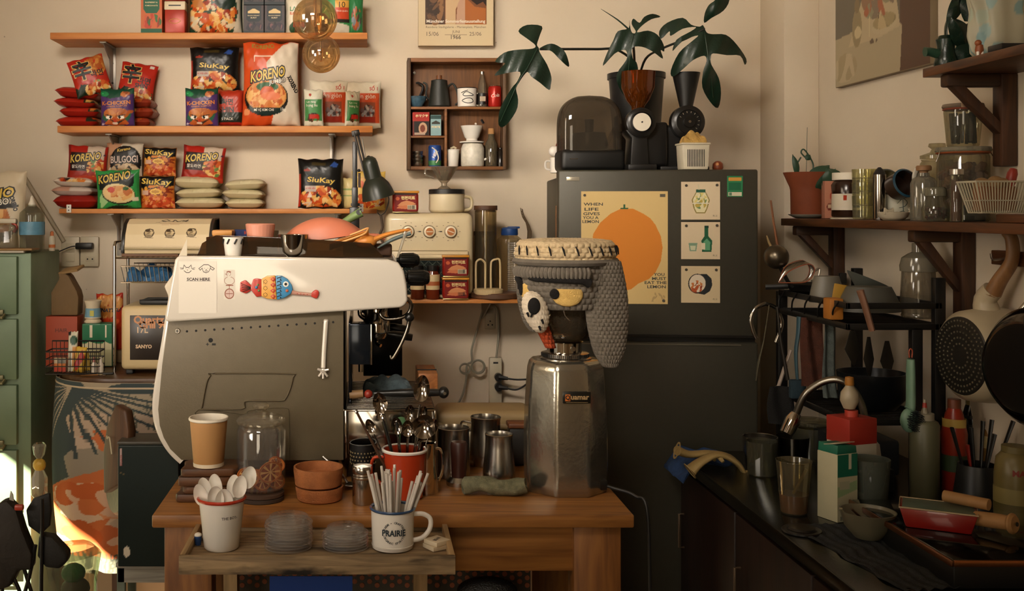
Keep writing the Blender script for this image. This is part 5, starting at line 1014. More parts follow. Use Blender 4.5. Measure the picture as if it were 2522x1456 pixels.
q = MB(kk); q.box((0, 0, 29), (42, 24, 58), m('#a82318', .4), .6); q.face(41, 57, [('r', 0, .0, 1, .62, '#1d1714'), ('e', .62, .3, .26, .26, '#c9a080'), ('e', .6, .3, .15, .16, '#7a3a26'), ('r', .1, .02, .75, .12, '#b8a08c'), ('r', .04, .0, .06, 1, '#c03a28')], '#a82318', 60, c=(-20.5, -12.4, .5), T=[dict(t='ホマクサ', x=.55, y=.85, w=.74, m=cream, b=.04)]); q.t('matchbox_tin', 'red and black Japanese package in the small upper compartment', 'package', bx(1037, z_b, .025))
q = MB(kk); q.box((0, 0, 26), (26, 20, 51), m('#7fa0a0', .5), .6); q.face(25.6, 50, [('r', 0, .82, 1, 1, '#2b4a48'), ('p', [(.1, .55), (.1, .64), (.5, .74), (.9, .64), (.9, .55)], '#3c3a30')], '#86a8ac', 50, c=(-12.8, -10.4, .5), T=[dict(t='FORTE', x=.5, y=.42, w=.8, m=cream, b=.04)]); q.t('small_carton', 'pale blue carton marked FORTE beside the red package', 'carton', bx(1074, z_b, .025))
for i in range(4): q = MB(kk); q.lathe([(1, 0), (9, 0), (12, 3), (13, 9), (12.4, 9.6), (1, 8)], STEEL(.3), n=24); q.t('steel_cup', 'tiny steel sake cup, %s of the nested pile' % ['lowest', 'second lowest', 'second highest', 'topmost'][i], 'cup', bx(1030, z_c+i*9.3*kk, .025), 0, 'nested tiny steel cups')
q = MB(kk); q.lathe([(1, 0), (15, 0), (16, 3), (16, 48), (14, 52), (1, 51)], m('#2a4f9a', .3, .3), n=30); q.lathe([(15.2, 1), (16.2, 3), (16.2, 14), (16.1, 14)], m('#3f7a4a', .4), n=30); q.text('HEIC', lambda x_, y_: (16.3*math.sin(x_/16.3), -16.6*math.cos(x_/16.3), 30+y_), wht, .04, w=20, rot=60); q.tube([(-8, -14, 46), (2, -16.4, 38), (8, -14, 20), (2, -16.4, 8)], 1.6, wht, 6, False, 4); q.t('blue_can', 'blue and green drink can in the lower left compartment', 'can', bx(1072, z_c, .025))
q = MB(kk); q.lathe(cupP(13, 15.5, 42, 1.6, 2), WHITE(.35), n=30); q.tube([(-6, 0, 44), (2, 0, 48), (8, 0, 44)], 3, m('#cdbfa0', .6), 6); q.t('white_cup', 'flared white porcelain cup beside the pour-over set', 'cup', bx(1117, z_c, .025))
t2 = T('pour_over_server', 'speckled white coffee server under the cone dripper', 'server', bx(1166, z_c)); q = MB(kk); q.lathe([(1, 0), (27, 0), (29, 3), (29, 44), (24, 56), (20, 58), (1, 58)], m('#d8d2c2', .3, 0, .12, 0, 80), n=36); q.o('body', t2); q = MB(kk); q.tube([(26, -6, 16), (42, -10, 22)], [3, 3], WHITE(), 8); q.o('spout', t2)
q = MB(kk); q.lathe([(1, 0), (30, 0), (31, 3), (14, 5), (14, 10), (18, 14), (28, 42), (27, 42), (16, 14), (1, 10)], WHITE(.2), n=36); q.t('cone_dripper', 'white ceramic cone dripper on top of the speckled server', 'dripper', bx(1164, z_c+58.5*kk))
t2 = T('corked_bottle', 'small dark glass bottle with a cork at the lower right', 'bottle', bx(1212, z_c, .025)); q = MB(kk); q.lathe([(1, 0), (14, 0), (15, 3), (15, 56), (8, 70), (7, 82), (1, 82)], glass('#8c8068', .14, .3), n=26); q.o('body', t2); q = MB(kk); q.cyl(8, 14, m('#a87a4a', .8), (0, 0, 80), 14); q.o('cork', t2)
q = MB(kk); q.lathe([(1, 0), (8, 0), (8, 36), (5, 40), (5, 46), (1, 46)], m('#1a130f', .15), n=20); q.t('dark_vial', 'small dark vial in the lower right corner of the box shelf', 'vial', bx(1234, z_c, .02))
# ================================================================ items in the serving tray
tz0 = tz-.0009
TR = lambda px, py, b=0.0: on(px, (EYE-tz)*F/(py-CY)+b, tz)
kk = k(2.42)
t = T('tumbler', 'white enamel tumbler with a red rim full of white plastic spoons', 'cup', on(546, 2.405, tz)); q = MB(kk)
q.lathe(cupP(43, 56, 122, 2), WHITE(.18), n=44); q.text('THE BOTANIST', lambda x_, y_: ((51+y_*.1)*math.sin((x_+40)/52), -(52+y_*.1)*math.cos((x_+40)/52)-.6, 84+y_), m('#3a3a40', .4), .01, w=66); q.o('body', t)
q = MB(kk); q.lathe([(55, 117), (59, 118), (61, 122), (58, 126), (54, 124), (53, 119)], m('#b5351f', .25, coat=.4), n=44); q.o('rim', t)
rg = random.Random(3)
for i, (dx, dy, ax_, ay_, L_, bw) in enumerate([(-30, -8, -14, 6, 118, 36), (-12, -14, -2, 8, 112, 40), (10, -20, 3, 7, 105, 44), (26, -4, 12, 4, 140, 34), (34, 0, 16, 0, 165, 38), (-6, 6, -8, -4, 132, 38), (14, 14, 6, -6, 130, 36), (-26, 14, -12, -6, 125, 34)]):
    q = MB(kk); spoon(q, L_*.86, bw, 56, m('#efe8dc', .3, sss=.1), .22)
    q.t('plastic_spoon', ['white plastic spoon standing at the far left of the tumbler', 'white plastic spoon', 'white plastic spoon with its round back nearest the viewer', 'white plastic spoon', 'tallest white plastic spoon, leaning right', 'white plastic spoon', 'white plastic spoon', 'white plastic spoon'][i]+(' bunched in the red-rimmed tumbler' if i not in (0, 2, 4) else ' in the red-rimmed tumbler'), 'spoon', t.location+Vector((dx*.55*kk, dy*.8*kk, .006)), (R(ay_), R(ax_), R(rg.uniform(-20, 20))), 'white plastic spoons in the red-rimmed tumbler')
CL = glass('#ffffff', .13, .05, .05)
def lids(px, D, n_, r_, dz, lab, g):
    for i in range(n_):
        q = MB(k(D)); q.lathe([(r_-4, 0), (r_, 1), (r_, 5), (r_-3, 7), (r_-9, 8), (r_-10, 17), (r_-13, 19), (1, 19)], CL, n=40); q.lathe([(r_-1, 1.6), (r_+1, 2.6), (r_-1, 3.8)], glass('#ffffff', .4, .1), n=40)
        q.t('clear_cup_cover', lab, 'lid', on(px+rg.uniform(-2, 2), D, tz+i*dz*k(D)), 0, g)
lids(711, 2.41, 9, 58, 7.4, 'clear plastic cup lid in the taller stack on the tray', 'clear lids in the taller stack'); lids(850, 2.41, 6, 56, 6.6, 'clear plastic cup lid in the shorter stack on the tray', 'clear lids in the shorter stack')
t = T('enamel_mug', 'white enamel mug with blue rim holding clear drinking straws', 'mug', on(967, 2.405, tz)); MG = t.location.copy(); q = MB(kk)
q.lathe(cupP(50, 53, 98, 2), WHITE(.18), n=44); q.lathe([(1, -.2), (46, 0), (51, 6), (52, 12), (51, 13)], WHITE(.18), n=44); BT = m('#25343c', .4)
sf = lambda x_, y_: (53.2*math.sin((x_+2)/53), -53.4*math.cos((x_+2)/53), 50+y_)
q.text('PRAIRIE', sf, BT, .03, w=58, h=14)
def arctext(mb, s, r_, a0, a1, h, flip=False):
    n_ = len(s)
    for i, c in enumerate(s):
        if c == ' ': continue
        a = R(a0+(a1-a0)*i/(n_-1)); mb.text(c, sf, BT, .02, h=h if c not in '-.' else 1, cx=r_*math.cos(a), cy=r_*math.sin(a), rot=math.degrees(a)+(90 if flip else -90))
arctext(q, 'FARM - CRAFTED', 25, 160, 20, 5); arctext(q, 'ORGANIC SPIRITS', 25, 202, 338, 5, True); q.o('body', t)
q = MB(kk); q.lathe([(52, 93), (55.5, 95), (57, 98), (55, 101), (51, 99), (50, 95)], m('#2f4d74', .25, coat=.4), n=44); q.o('rim', t)
q = MB(kk); q.tube([(50, 0, 82), (74, 0, 82), (92, 0, 70), (90, 0, 44), (72, 0, 24), (50, 0, 18)], 5, WHITE(.18), 10, False, 6, 1.2); q.o('handle', t)
rg = random.Random(12)
straw = None; SW = glass('#fdf6ec', .2, .62, .12)
for i in range(36):
    if straw is None or i < 3:
        q = MB(kk); q.lathe([(3.6, 0), (3.6, [176, 190, 160][i]), (3, [176, 190, 160][i]), (3, 1)], SW, n=12)
        straw = q.t('drinking_straw', 'translucent drinking straw in the blue-rimmed white mug', 'straw', (0, 0, 0), 0, 'drinking straws in the blue-rimmed mug'); bank = (bank if i else [])+[straw]; o = straw
    else: o = dup(bank[i % 3], (0, 0, 0))
    a_, r_ = rg.uniform(0, 2*PI), rg.uniform(0, 1)**.5
    dx, dy = r_*math.cos(a_), r_*math.sin(a_)
    if i > 29: dx, dy = .8+rg.uniform(-.1, .1), rg.uniform(-.5, .3)
    if i in (3, 4, 5, 6): dx, dy = -.85+rg.uniform(-.08, .1), rg.uniform(-.5, .2)
    o.location = MG+Vector((dx*18*kk, dy*18*kk, .005)); o.rotation_euler = (R(-dy*12), R(dx*(22 if dx > .6 else 15 if dx < -.6 else 10)), 0)
q = MB(kk); q.lathe([(1, 0), (7, 0), (9, 20), (10, 22), (1, 22)], m('#26467c', .4), n=20); q.ball((0, 0, 24), 9.5, WHITE(.4), 14, (1, 1, .65)); q.t('toy_cup', 'tiny blue cup with a white dome beside the red-rimmed tumbler', 'figurine', TR(488, 1342))
for i in range(2):
    q = MB(kk); q.box((0, 0, 5.5), (46, 46, 11), m('#d8c8aa', .6), 1.5)
    if i: q.text('BEAR', lambda x_, y_: (x_, y_, 11.3), DARK(), .02, w=30, rot=20)
    q.t('stone_coaster', ['square cream coaster tile, the lower of the two', 'square cream coaster tile with faint lettering, the upper of the two'][i], 'coaster', on(1073+i*3, 2.40, tz+i*11.5*kk), R(32+i*9), 'cream coaster tiles on the tray')

# ================================================================ toaster-oven shelf at the back wall
OD = 3.66; oz = Z(738, OD)
q = MB(); q.box((0, .165, -.0065), (X(1292, OD)-X(985, OD), .33, .013), PINE, .001); 
t = T('oven_shelf', 'thin pine shelf carrying the cream toaster oven', 'shelf', (X(1138, OD), OD, oz)); q.o('board', t)
for px in (1020, 1213): q = MB(k(OD)); q.prism([(440/F*0+.0, 0), (0, 0)] and [(230, -9), (40, -12), (224, -70), (230, -70)], -2, 2, m('#6f6a5f', .5, .4), plane='yz'); q.o('bracket', t, (X(px, OD)-t.location.x, 0, 0))
OV = 3.70; kk = k(OV); ov = T('toaster_oven', 'cream retro toaster oven with three orange-centred dials', 'oven', on(1058, OV+.0, oz)); CRM = m('#d8c6a0', .35, 0, .02, 0, 6, .3)
q = MB(kk); q.box((0, 105, 108), (218, 200, 206), CRM, 18, 5); q.o('body', ov)
q = MB(kk); q.box((0, 2, 60), (192, 10, 118), CRM, 8, 3); q.box((0, -3.6, 118), (186, .8, 1.2), m('#8a7a5c', .5)); dr = q.o('door', ov)
q = MB(kk); q.box((3, -4, 52), (138, 3, 84), m('#1a2424', .08, 0), 6, 3); MS = m('#6f7a70', .3, .6)
for i in range(-3, 9):
    for s_ in (-1, 1):
        a, b_ = -62+i*20, 14; P = [(a, b_), (a+s_*78, b_+78)] if s_ > 0 else [(a, b_+78), (a+78, b_)]
        (xa, za), (xb, zb_) = P; xa2, xb2 = max(-60, xa), min(64, xb)
        if xa2 < xb2: f_ = (zb_-za)/(xb-xa); q.tube([(xa2, -6, za+(xa2-xa)*f_), (xb2, -6, za+(xb2-xa)*f_)], .9, MS, 5)
q.o('window_pane', dr)
q = MB(kk); q.tube([(-78, -12, 104), (84, -12, 104)], 6, CRM, 14); 
for dx in (-70, 76): q.box((dx, -6, 104), (8, 12, 8), CRM, 2)
q.o('handle', dr)
for i in range(3):
    q = MB(kk); xx = -53+52.5*i; q.lathe([(1, 0), (15, 0), (15, 3), (13, 12), (10, 13), (1, 13)], m('#e4d6b8', .35), (xx, 5, 165), 30, ax=(0, -1, 0)); q.lathe([(14.6, 0), (15.6, 0), (15.6, 2)], m('#4a3a2a', .5), (xx, 4.6, 165), 30, ax=(0, -1, 0)); q.cyl(9.4, 1.4, m('#c9824e', .3, .6), (xx, -8, 165), 26, (0, -1, 0)); q.box((xx, -10.6, 165), (16, 1.5, 2.2), m('#e8d6b8', .4), rot=(0, R(-20+20*i), 0)); q.o('dial', ov)
q = MB(kk)
for i in range(3):
    for j in range(9): a_ = R(-50+j*35); xx = -53+52.5*i; q.box((xx+23*math.sin(a_), 4.4, 165+23*math.cos(a_)), (4 if j % 2 else 2.4, .6, 1.4), m('#7a6a50', .6))
for dx in (-24, 28): q.box((dx, 4.2, 165), (7, .8, 2.4), DARK())
q.o('dial_markings', ov)
def spam(px, D, z, label, rz=0):
    kk = k(D); t = T('luncheon_meat_can', label, 'can', on(px, D, z+.0003), rz, 'red luncheon meat cans'); q = MB(kk)
    q.box((0, 0, 26), (64, 40, 50), m('#a3241a', .3, .3), 8, 3); q.box((0, 0, 1.4), (63, 39, 2.8), m('#c9a86a', .3, .8), 1.2)
    q.face(54, 44, [('r', 0, 0, 1, 1, '#7c1a14'), ('r', 0, .9, 1, 1, '#33130e'), ('e', .14, .7, .09, .1, '#c9603a'), ('p', [(.12, .3), (.3, .5), (.55, .6), (.85, .5), (.98, .38), (.6, .3)], '#d08a5c'), ('p', [(.08, .16), (.2, .3), (.95, .34), (.98, .2), (.5, .12)], '#c9744a'), ('r', .58, .1, .98, .34, '#d8c8a8') if label[0] != 'l' else ('r', 0, 0, .01, .01, '#7c1a14'), ('b', .6, .12, .96, .32, '#1a1512')], '#7c1a14', 70, c=(-27, -20.6, 4), T=[dict(t='런천미트', x=.62, y=.74, w=.6, m=m('#e0c488', .4), b=.05)]); q.o('can_body', t)
    q = MB(kk); q.box((0, 0, 51), (67, 43, 6), m('#c98a2c', .4), 2); q.o('lid', t, label='yellow plastic lid')
oT = oz+211*kk
spam(998, 3.74, oT, 'red luncheon meat can with yellow lid on top of the cream oven')
t = T('enamel_pot', 'cream enamel pot with a black lid rim on top of the oven', 'pot', on(1100, 3.78, oT+.0005)); kk = k(3.78); q = MB(kk)
q.lathe([(1, 0), (36, 0), (42, 4), (44, 8), (43, 44), (45, 46), (1, 46)], m('#d9c9a6', .3, 0, .02), n=40); q.tube([(42, 0, 40), (60, 0, 36), (60, 0, 12), (42, 0, 6)], 4, m('#c9b890', .3), 8, False, 4); q.o('pot_body', t)
q = MB(kk); q.lathe([(1, 46), (44, 46), (44, 57), (40, 58), (1, 58)], DARK(.4), n=40); q.o('lid_rim', t)
q = MB(kk); q.lathe([(1, 0), (16, 0), (15, 2), (7, 8), (7, 14), (14, 22), (33, 54), (31, 54), (12, 22), (1, 20)], glass('#e6dfd0', .25, .08), n=36, rib=.03, ribn=12); q.lathe([(31, 53), (34, 54), (31, 55.5)], glass('#ffffff', .4, .15), n=36); q.tube([(-31, 0, 48), (-44, 0, 50), (-46, 0, 36), (-26, 0, 28)], 2.5, glass('#e6dfd0', .35, .15), 8, False, 4)
q.t('glass_dripper', 'clear ribbed cone dripper standing on the black-rimmed pot', 'dripper', on(1094, 3.78, oT+.0008+58*kk))
GC = glass('#e8e0cc', .09, .02)
t = T('glass_canister', 'tall clear glass canister with a round wooden lid beside the oven', 'canister', on(1196, 3.78, oz+.014)); kk = k(3.76); q = MB(kk); q.lathe([(1, 1), (25, 1), (27, 3), (27, 204), (25.8, 204), (25.6, 4), (1, 3)], GC, n=36); q.o('body', t); q = MB(kk); q.cyl(29, 11, wood('#3a2416', '#5a3a22', .6, 'X'), (0, 0, 205), 36); q.cyl(24, 6, m('#8a6a48', .7), (0, 0, 200), 30); q.o('lid', t)
t = T('glass_canister', 'shorter clear glass canister with a wooden lid tucked behind the tall one', 'canister', on(1192, 3.90, oz+.001)); kk = k(3.9); q = MB(kk); q.lathe([(1, 1), (22, 1), (24, 3), (24, 142), (22.8, 142), (22.6, 4), (1, 3)], GC, n=36); q.o('body', t); q = MB(kk); q.cyl(25, 11, wood('#3a2416', '#5a3a22', .6, 'X'), (0, 0, 143), 36); q.o('lid', t)
q = MB(k(3.70)); q.cyl(60, 14, wood('#4a3020', '#6b4a30', .6, 'X'), (0, 0, 0), 48, bev=2); q.t('round_board', 'round dark wooden board beneath the beige cup rack', 'board', on(1218, 3.73, oz+.0005))
t = T('cup_rack', 'beige cup rack with two arched bars on a ribbed round foot', 'rack', on(1203, 3.70, oz+.0156)); kk = k(3.68); BG = m('#cdb68a', .4); q = MB(kk); q.lathe([(1, 0), (34, 0), (36, 3), (36, 12), (33, 14), (1, 14)], BG, n=72, rib=.015, ribn=36); q.o('foot', t)
for x0, x1 in ((-31, -8), (6, 29)): q = MB(kk); q.tube([(x0, 0, 12), (x0, 0, 70), (x0+3, 0, 82), ((x0+x1)/2, 0, 86), (x1-3, 0, 80 if x0 < 0 else 86), (x1, 0, 70), (x1, 0, 12)], 2.6, BG, 8, False, 5); q.o('arched_bar', t)
t = T('plastic_bottle', 'clear ribbed plastic bottle with a blue flip cap', 'bottle', on(1255, 3.84, oz+.0005)); kk = k(3.84); q = MB(kk); q.lathe([(1, 1), (27, 1), (30, 4), (31, 120), (30, 138), (20, 146), (20, 150), (18, 150)], GC, n=36); q.o('body', t)
q = MB(kk); q.lathe([(1, 148), (20, 148), (21, 150), (20, 164), (16, 167), (1, 168)], m('#22447c', .4), n=30); q.box((10, 0, 167), (30, 12, 5), m('#22447c', .4), 2); q.o('cap', t, label='blue flip cap')
for i in range(26): 
    if i == 0: q = MB(kk); q.lathe([(17, 0), (18, 0), (18, 3), (17, 3)], glass('#ffffff', .4, .15), n=24); cp0 = q.t('plastic_cup', 'clear plastic cup rim in the nested column in the blue-capped bottle', 'cup', (0, 0, 0), 0, 'nested clear cups behind the dog cover')
    o = cp0 if i == 0 else dup(cp0, (0, 0, 0)); o.location = on(1268, 3.80, oz+.005+i*5*kk)
spam(1121, 3.68-.0, oz, 'lower red luncheon meat can on the shelf before the oven'); spam(1121, 3.68, oz+.078, 'red luncheon meat can stacked second before the oven door')
for px, c_, lab in ((1028, '#5a2414', 'small sauce jar half hidden by the black steam knob'), (1066, '#6b2a16', 'brown sauce jar with a cream label before the oven')):
    t = T('sauce_jar', lab, 'jar', on(px, 3.675, oz+.0005), 0); kk = k(3.675); q = MB(kk); q.lathe([(1, 0), (15, 0), (17, 3), (17, 60), (13, 68), (13, 70), (1, 70)], m(c_, .12, 0, .1), n=28); q.lathe([(17.3, 24), (17.4, 60), (17.2, 61)], m('#d2b98a', .5), n=28); q.lathe([(17.5, 34), (17.6, 44)], m('#a85a2c', .5), n=28); q.o('jar_body', t); q = MB(kk); q.cyl(14.5, 13, DARK(.3), (0, 0, 70), 24); q.o('lid', t)
q = MB(k(3.9)); rg = random.Random(2)
for i in range(6): q.tube([(rg.uniform(-3, 3), 0, 0), (4+rg.uniform(-4, 4), 0, 36), (-8+rg.uniform(-5, 5), 0, 70), (-14+rg.uniform(-5, 5), 0, 92+rg.uniform(-12, 4))], [2.2, 1.8, 1.4, .8], m('#5c4a34', .8), 6, False, 3)
q.t('dried_branches', 'small bundle of dried brown twigs rising behind the dog cover', 'twigs', on(1300, 3.92, Z(605, 3.92)))
# below the shelf
WD = 3.99
q = MB(k(WD)); q.box((0, 0, 0), (26, 6, 62), m('#bdb199', .4), 2.5)
for dx, dz in ((0, -11), (-5, -20), (5, -20)): q.cyl(2, 1, DARK(), (dx, -2.4, dz), 10, (0, -1, 0))
q.box((0, -3.6, 14), (16, 2, 12), m('#a89c84', .5), 1); q.t('wall_socket', 'slim three-pin wall socket under the pine shelf', 'socket', at(1207, 780, WD))
wc = m('#8f8a78', .5)
q = MB(k(3.95)); w_ = lambda px, py: (px-1207, 0, 780-py); q.tube([w_(1200, 752), w_(1190, 762), w_(1176, 810), w_(1162, 860), w_(1162, 890), w_(1150, 900), w_(1148, 935), w_(1140, 970), w_(1128, 995)], 2.6, wc, 8, False, 6)
q.tube([w_(1214, 752), w_(1224, 762), w_(1228, 800), w_(1226, 850), w_(1222, 882)], 2.6, wc, 8, False, 6)
for i in range(3): q.tube([(w_(1177, 903)[0]+(15+i)*math.cos(a_/8*2*PI), -i*2, w_(1177, 903)[2]+(15+i)*math.sin(a_/8*2*PI)) for a_ in range(8)], 2.2, wc, 6, True, 3); q.tube([(w_(1145, 908)[0]+(16)*math.cos(a_/8*2*PI)*(.8), -i*2, w_(1145, 908)[2]+(11+i)*math.sin(a_/8*2*PI)) for a_ in range(8)], 2.2, wc, 6, True, 3)
q.t('extension_cord', 'grey cord looped and tied against the wall below the socket', 'cord', at(1207, 780, 3.95))
PS = T('power_strip', 'pale power strip hung upright on the wall', 'power strip', at(1221, 882, 3.95)); q = MB(k(3.95)); q.box((0, 8, -60), (32, 14, 122), m('#c2b79e', .4), 4); q.box((0, .8, -12), (12, 1, 4), DARK()); q.o('body', PS)
for dy, lab in ((-46, 'round black plug in the upper strip outlet'), (-70, 'wedge black plug in the lower strip outlet')):
    t = T('power_plug', lab, 'plug', PS.location+Vector((0, 0, dy*k(3.95)))); q = MB(k(3.95)); q.cyl(10, 16, DARK(.4), (6, 0, 0), 20, (0, -1, 0)); q.tube([(6, -12, 0), (28, -16, -2)], [7, 4], DARK(.4), 8); q.o('plug_body', t)
    q = MB(k(3.95)); q.tube([(26, -16, -2), (50, -20, -4+(-46-dy)*-.0), (76, -26, -2 if dy > -50 else 14), (90, -30, 0 if dy > -50 else 40)], 2.4, DARK(.4), 6, False, 5); q.o('cord', t)

# ================================================================ fridge
FD = 3.30; kf = k(FD); FR = on(1619, FD, 0); FRr = R(-5.5)
FG = m('#454238', .42, .35, .03, .05, 60); FS = m('#4a473e', .45, .4, .03)
fr = T('refrigerator', 'tall grey two-door refrigerator with an orange poster on its upper door', 'refrigerator', FR, FRr)
hf = (EYE-(418-CY)*kf)/kf; h2 = (EYE-(832-CY)*kf)/kf
def fm_(px): return px-1619
q = MB(kf); q.box((4, 62+225, hf/2-6), (470, 450, hf-14), FS, 6, 3); q.o('cabinet', fr)
q = MB(kf); q.box((0, 30, (hf+h2)/2), (482, 58, hf-h2), FG, 5, 3); q.box((0, -.2, h2+5), (474, 2, 6), DARK(.3)); fd = q.o('freezer_door', fr)
q = MB(kf); q.box((0, 30, (h2-10)/2+12), (482, 58, h2-34), FG, 5, 3); q.box((-20, -1, h2-16), (440, 3, 3), m('#8d8a7c', .3, .8)); q.o('lower_door', fr)
q = MB(kf); q.box((0, 36, h2-5), (474, 44, 16), m('#0d0d0c', .4)); q.o('door_gap', fr)
q = MB(kf); q.box((0, 0, 0), (32, 2, 10), m('#c9c2b0', .25, .6), .8); q.o('badge', fr, ((1414-1619)*kf, .0, (hf-22)*kf), label='small silver badge')
def pin(px, py, w_, h_, ops, base, T_, name, label, cat, n_=120, mags=()):
    """sheet fixed flat on the fridge door; px,py = lower-left corner"""
    q = MB(kf); q.box((w_/2, .3, h_/2), (w_, .5, h_), m('#bfae8c', .7)); q.face(w_, h_, ops, base, n_, art(.6), c=(0, -.1, 0), T=T_)
    for mx_, my_ in mags: q.cyl(3.4, 2.4, m('#6a665c', .3, .7), (mx_*w_, -.2, my_*h_), 12, (0, -1, 0))
    mt_ = Matrix.Rotation(FRr, 4, 'Z'); p = FR+mt_ @ Vector(((px-1619)*kf, -.0014, (EYE/kf-(py-CY))*kf)); return q.t(name, label, cat, p, FRr)
it = m('#3a3a34', .6)
lem = [(.72, .8), (.8, .76), (.86, .7), (.92, .6), (.94, .5), (.92, .38), (.86, .28), (.78, .22), (.66, .18), (.58, .13), (.52, .12), (.46, .16), (.34, .24), (.2, .3), (.14, .4), (.12, .5), (.14, .62), (.22, .72), (.34, .8), (.46, .845), (.6, .845)]
pin(1434, 749, 210, 278, [('p', lem, '#cf7f2e'), ('r', .49, .84, .51, .885, '#2f5a3a'), ('l', [(.46, .846), (.54, .848)], .012, '#2f5a3a'), ('r', .55, 0, .553, .3, '#c9ae7c'), ('f', .85, .06, .12, .04, ['#b59a6a'], 8, 3, .02), ('r', .91, .95, .97, .975, '#5a564a')], '#d3b67c',
    [dict(t='WHEN', x=.14, y=.885, w=.22, h=.025, m=it, b=.02), dict(t='LIFE', x=.12, y=.84, w=.16, h=.025, m=it, b=.02), dict(t='GIVES', x=.12, y=.8, w=.19, h=.025, m=it, b=.02), dict(t='YOU A', x=.11, y=.765, w=.18, h=.025, m=it, b=.02), dict(t='LEMON', x=.11, y=.73, w=.19, h=.025, m=it, b=.02), dict(t='YOU', x=.9, y=.262, w=.12, h=.025, m=it, b=.02), dict(t='MUST', x=.9, y=.226, w=.16, h=.025, m=it, b=.02), dict(t='EAT THE', x=.86, y=.19, w=.25, h=.025, m=it, b=.02), dict(t='LEMON', x=.87, y=.153, w=.21, h=.025, m=it, b=.02)],
    'fridge_poster', 'tan poster with a big orange fruit and hand-lettered lemon slogan', 'poster', 260, [(.04, .965), (.95, .03)])
sg = dict(t='최고', h=.05, x=.87, y=.1, w=.12, m=it)
pin(1676, 541, 93, 93, [('p', [(.4, .76), (.62, .76), (.74, .52), (.68, .3), (.62, .17), (.38, .17), (.32, .3), (.27, .52)], '#8a7a3a'), ('p', [(.41, .74), (.61, .74), (.71, .52), (.65, .3), (.6, .19), (.4, .19), (.35, .3), (.3, .52)], '#d9cfa6'), ('f', .5, .5, .18, .22, ['#b8a04c', '#d8c87a', '#6f8a5c', '#e2d8b4'], 34, 3, .07), ('r', .29, .42, .72, .45, '#d9d0bc'), ('r', .38, .72, .63, .8, '#2c5a44'), ('l', [(.46, .8), (.44, .92)], .03, '#c9bfa0')], '#d6c2a2', [sg], 'art_card', 'square card with a drawn jar of yellow fruit, topmost on the fridge', 'card', 110, [(.13, .9), (.92, .91)])
pin(1676, 638, 93, 91, [('p', [(.54, .2), (.52, .5), (.6, .62), (.6, .84), (.7, .84), (.7, .62), (.8, .5), (.78, .2)], '#1f5a3c'), ('p', [(.58, .24), (.57, .46), (.66, .56), (.75, .46), (.74, .24)], '#5f9a74'), ('r', .6, .84, .71, .9, '#163a2a'), ('r', .52, .26, .62, .44, '#d9cdb0'), ('p', [(.22, .22), (.19, .44), (.42, .44), (.39, .22)], '#7d9a80'), ('p', [(.25, .24), (.23, .36), (.38, .36), (.36, .24)], '#c9c8a8')], '#d6c2a2', [sg], 'art_card', 'square card with a drawn green bottle and glass, middle on the fridge', 'card', 110, [(.13, .9), (.92, .91)])
pin(1676, 745, 93, 90, [('p', [(.5, .78), (.66, .78), (.78, .66), (.8, .48), (.74, .32), (.6, .22), (.4, .26)], '#23272a'), ('e', .42, .52, .24, .27, '#2c2a28'), ('e', .42, .53, .21, .24, '#dccdb8'), ('f', .4, .44, .17, .17, ['#b5562c', '#c9763a', '#8a3a20', '#e0d0b8'], 30, 3, .07)], '#d2bd98', [sg], 'art_card', 'square card with a drawn rice roll, lowest on the fridge', 'card', 110, [(.13, .9), (.9, .9)])
pin(1786, 485, 37, 51, [('r', 0, 0, 1, 1, '#2c7a4e'), ('r', .08, .76, .92, .92, '#c98f3c'), ('r', .1, .32, .9, .68, '#1f5f40'), ('r', .06, .04, .94, .22, '#c9c0a4'), ('r', .12, .06, .3, .2, '#5a7a60')], '#2c7a4e', [], 'energy_label', 'small green energy label at the upper right of the fridge', 'label', 60)
q = MB(kf); q.box((0, 0, 44), (3, 22, 88), wood('#8a5a34', '#b8885a', .6, 'Z'), 1); q.t('wooden_ruler', 'flat wooden strip stuck on the side of the fridge', 'ruler', FR+Matrix.Rotation(FRr, 4, 'Z') @ Vector((-.2935-.006, .15, Z(592, FD+.1))), FRr)
ft = FR.z+hf*kf
# --- things on the fridge
def of(px, D): return on(px, D, ft+.0005)
t = T('speaker', 'black speaker with a smoked transparent dome on the fridge', 'speaker', of(1451, 3.50)); kk = k(3.46); q = MB(kk)
def dome(U, V, s=1.0):
    a = U*2*PI; h = V; w_ = 78*s*(1-np.clip((h-.3)/.7, 0, 1)**3.6)**.42; e = np.abs(np.cos(a))**.5*np.sign(np.cos(a)), np.abs(np.sin(a))**.5*np.sign(np.sin(a)); return w_*e[0], w_*.62*e[1], 50+140*h*s
q.grid(dome, 65, 40, glass('#8d8374', .1, .12)); q.o('dome', t, label='smoked transparent dome')
q = MB(kk); q.box((0, 0, 27), (158, 100, 54), m('#0f0f0e', .45), 12, 3); q.box((-48, -50.4, 30), (20, 1, 2), STEEL(), 0); q.o('base', t)
q = MB(kk); q.lathe([(1, 50), (44, 52), (46, 70), (40, 96), (30, 98), (1, 98)], DARK(.3), n=30); q.lathe([(1, 98), (10, 98), (12, 130), (1, 132)], m('#33302c', .3, .5), n=20); q.o('driver', t)
t = T('plant_pot', 'tall black plastic pot behind the grinders holding the leafy plant', 'pot', of(1567, 3.68)); kk = k(3.68); PT = t.location.copy(); q = MB(kk); q.lathe([(1, 0), (50, 0), (51, 4), (66, 232), (70, 233), (70, 246), (63, 247), (60, 230), (46, 10), (1, 10)], m('#15181a', .4), n=40); q.o('pot_body', t)
q = MB(kk); q.cyl(60, 8, m('#2a1d14', .9, 0, .3, 1), (0, 0, 226), 30); q.o('soil', t)
def stemp(pts, r_, mt=None): return pts
LF = m('#12281b', .42, 0, .14, .25, 16, .1); LFv = m('#1b3524', .5)
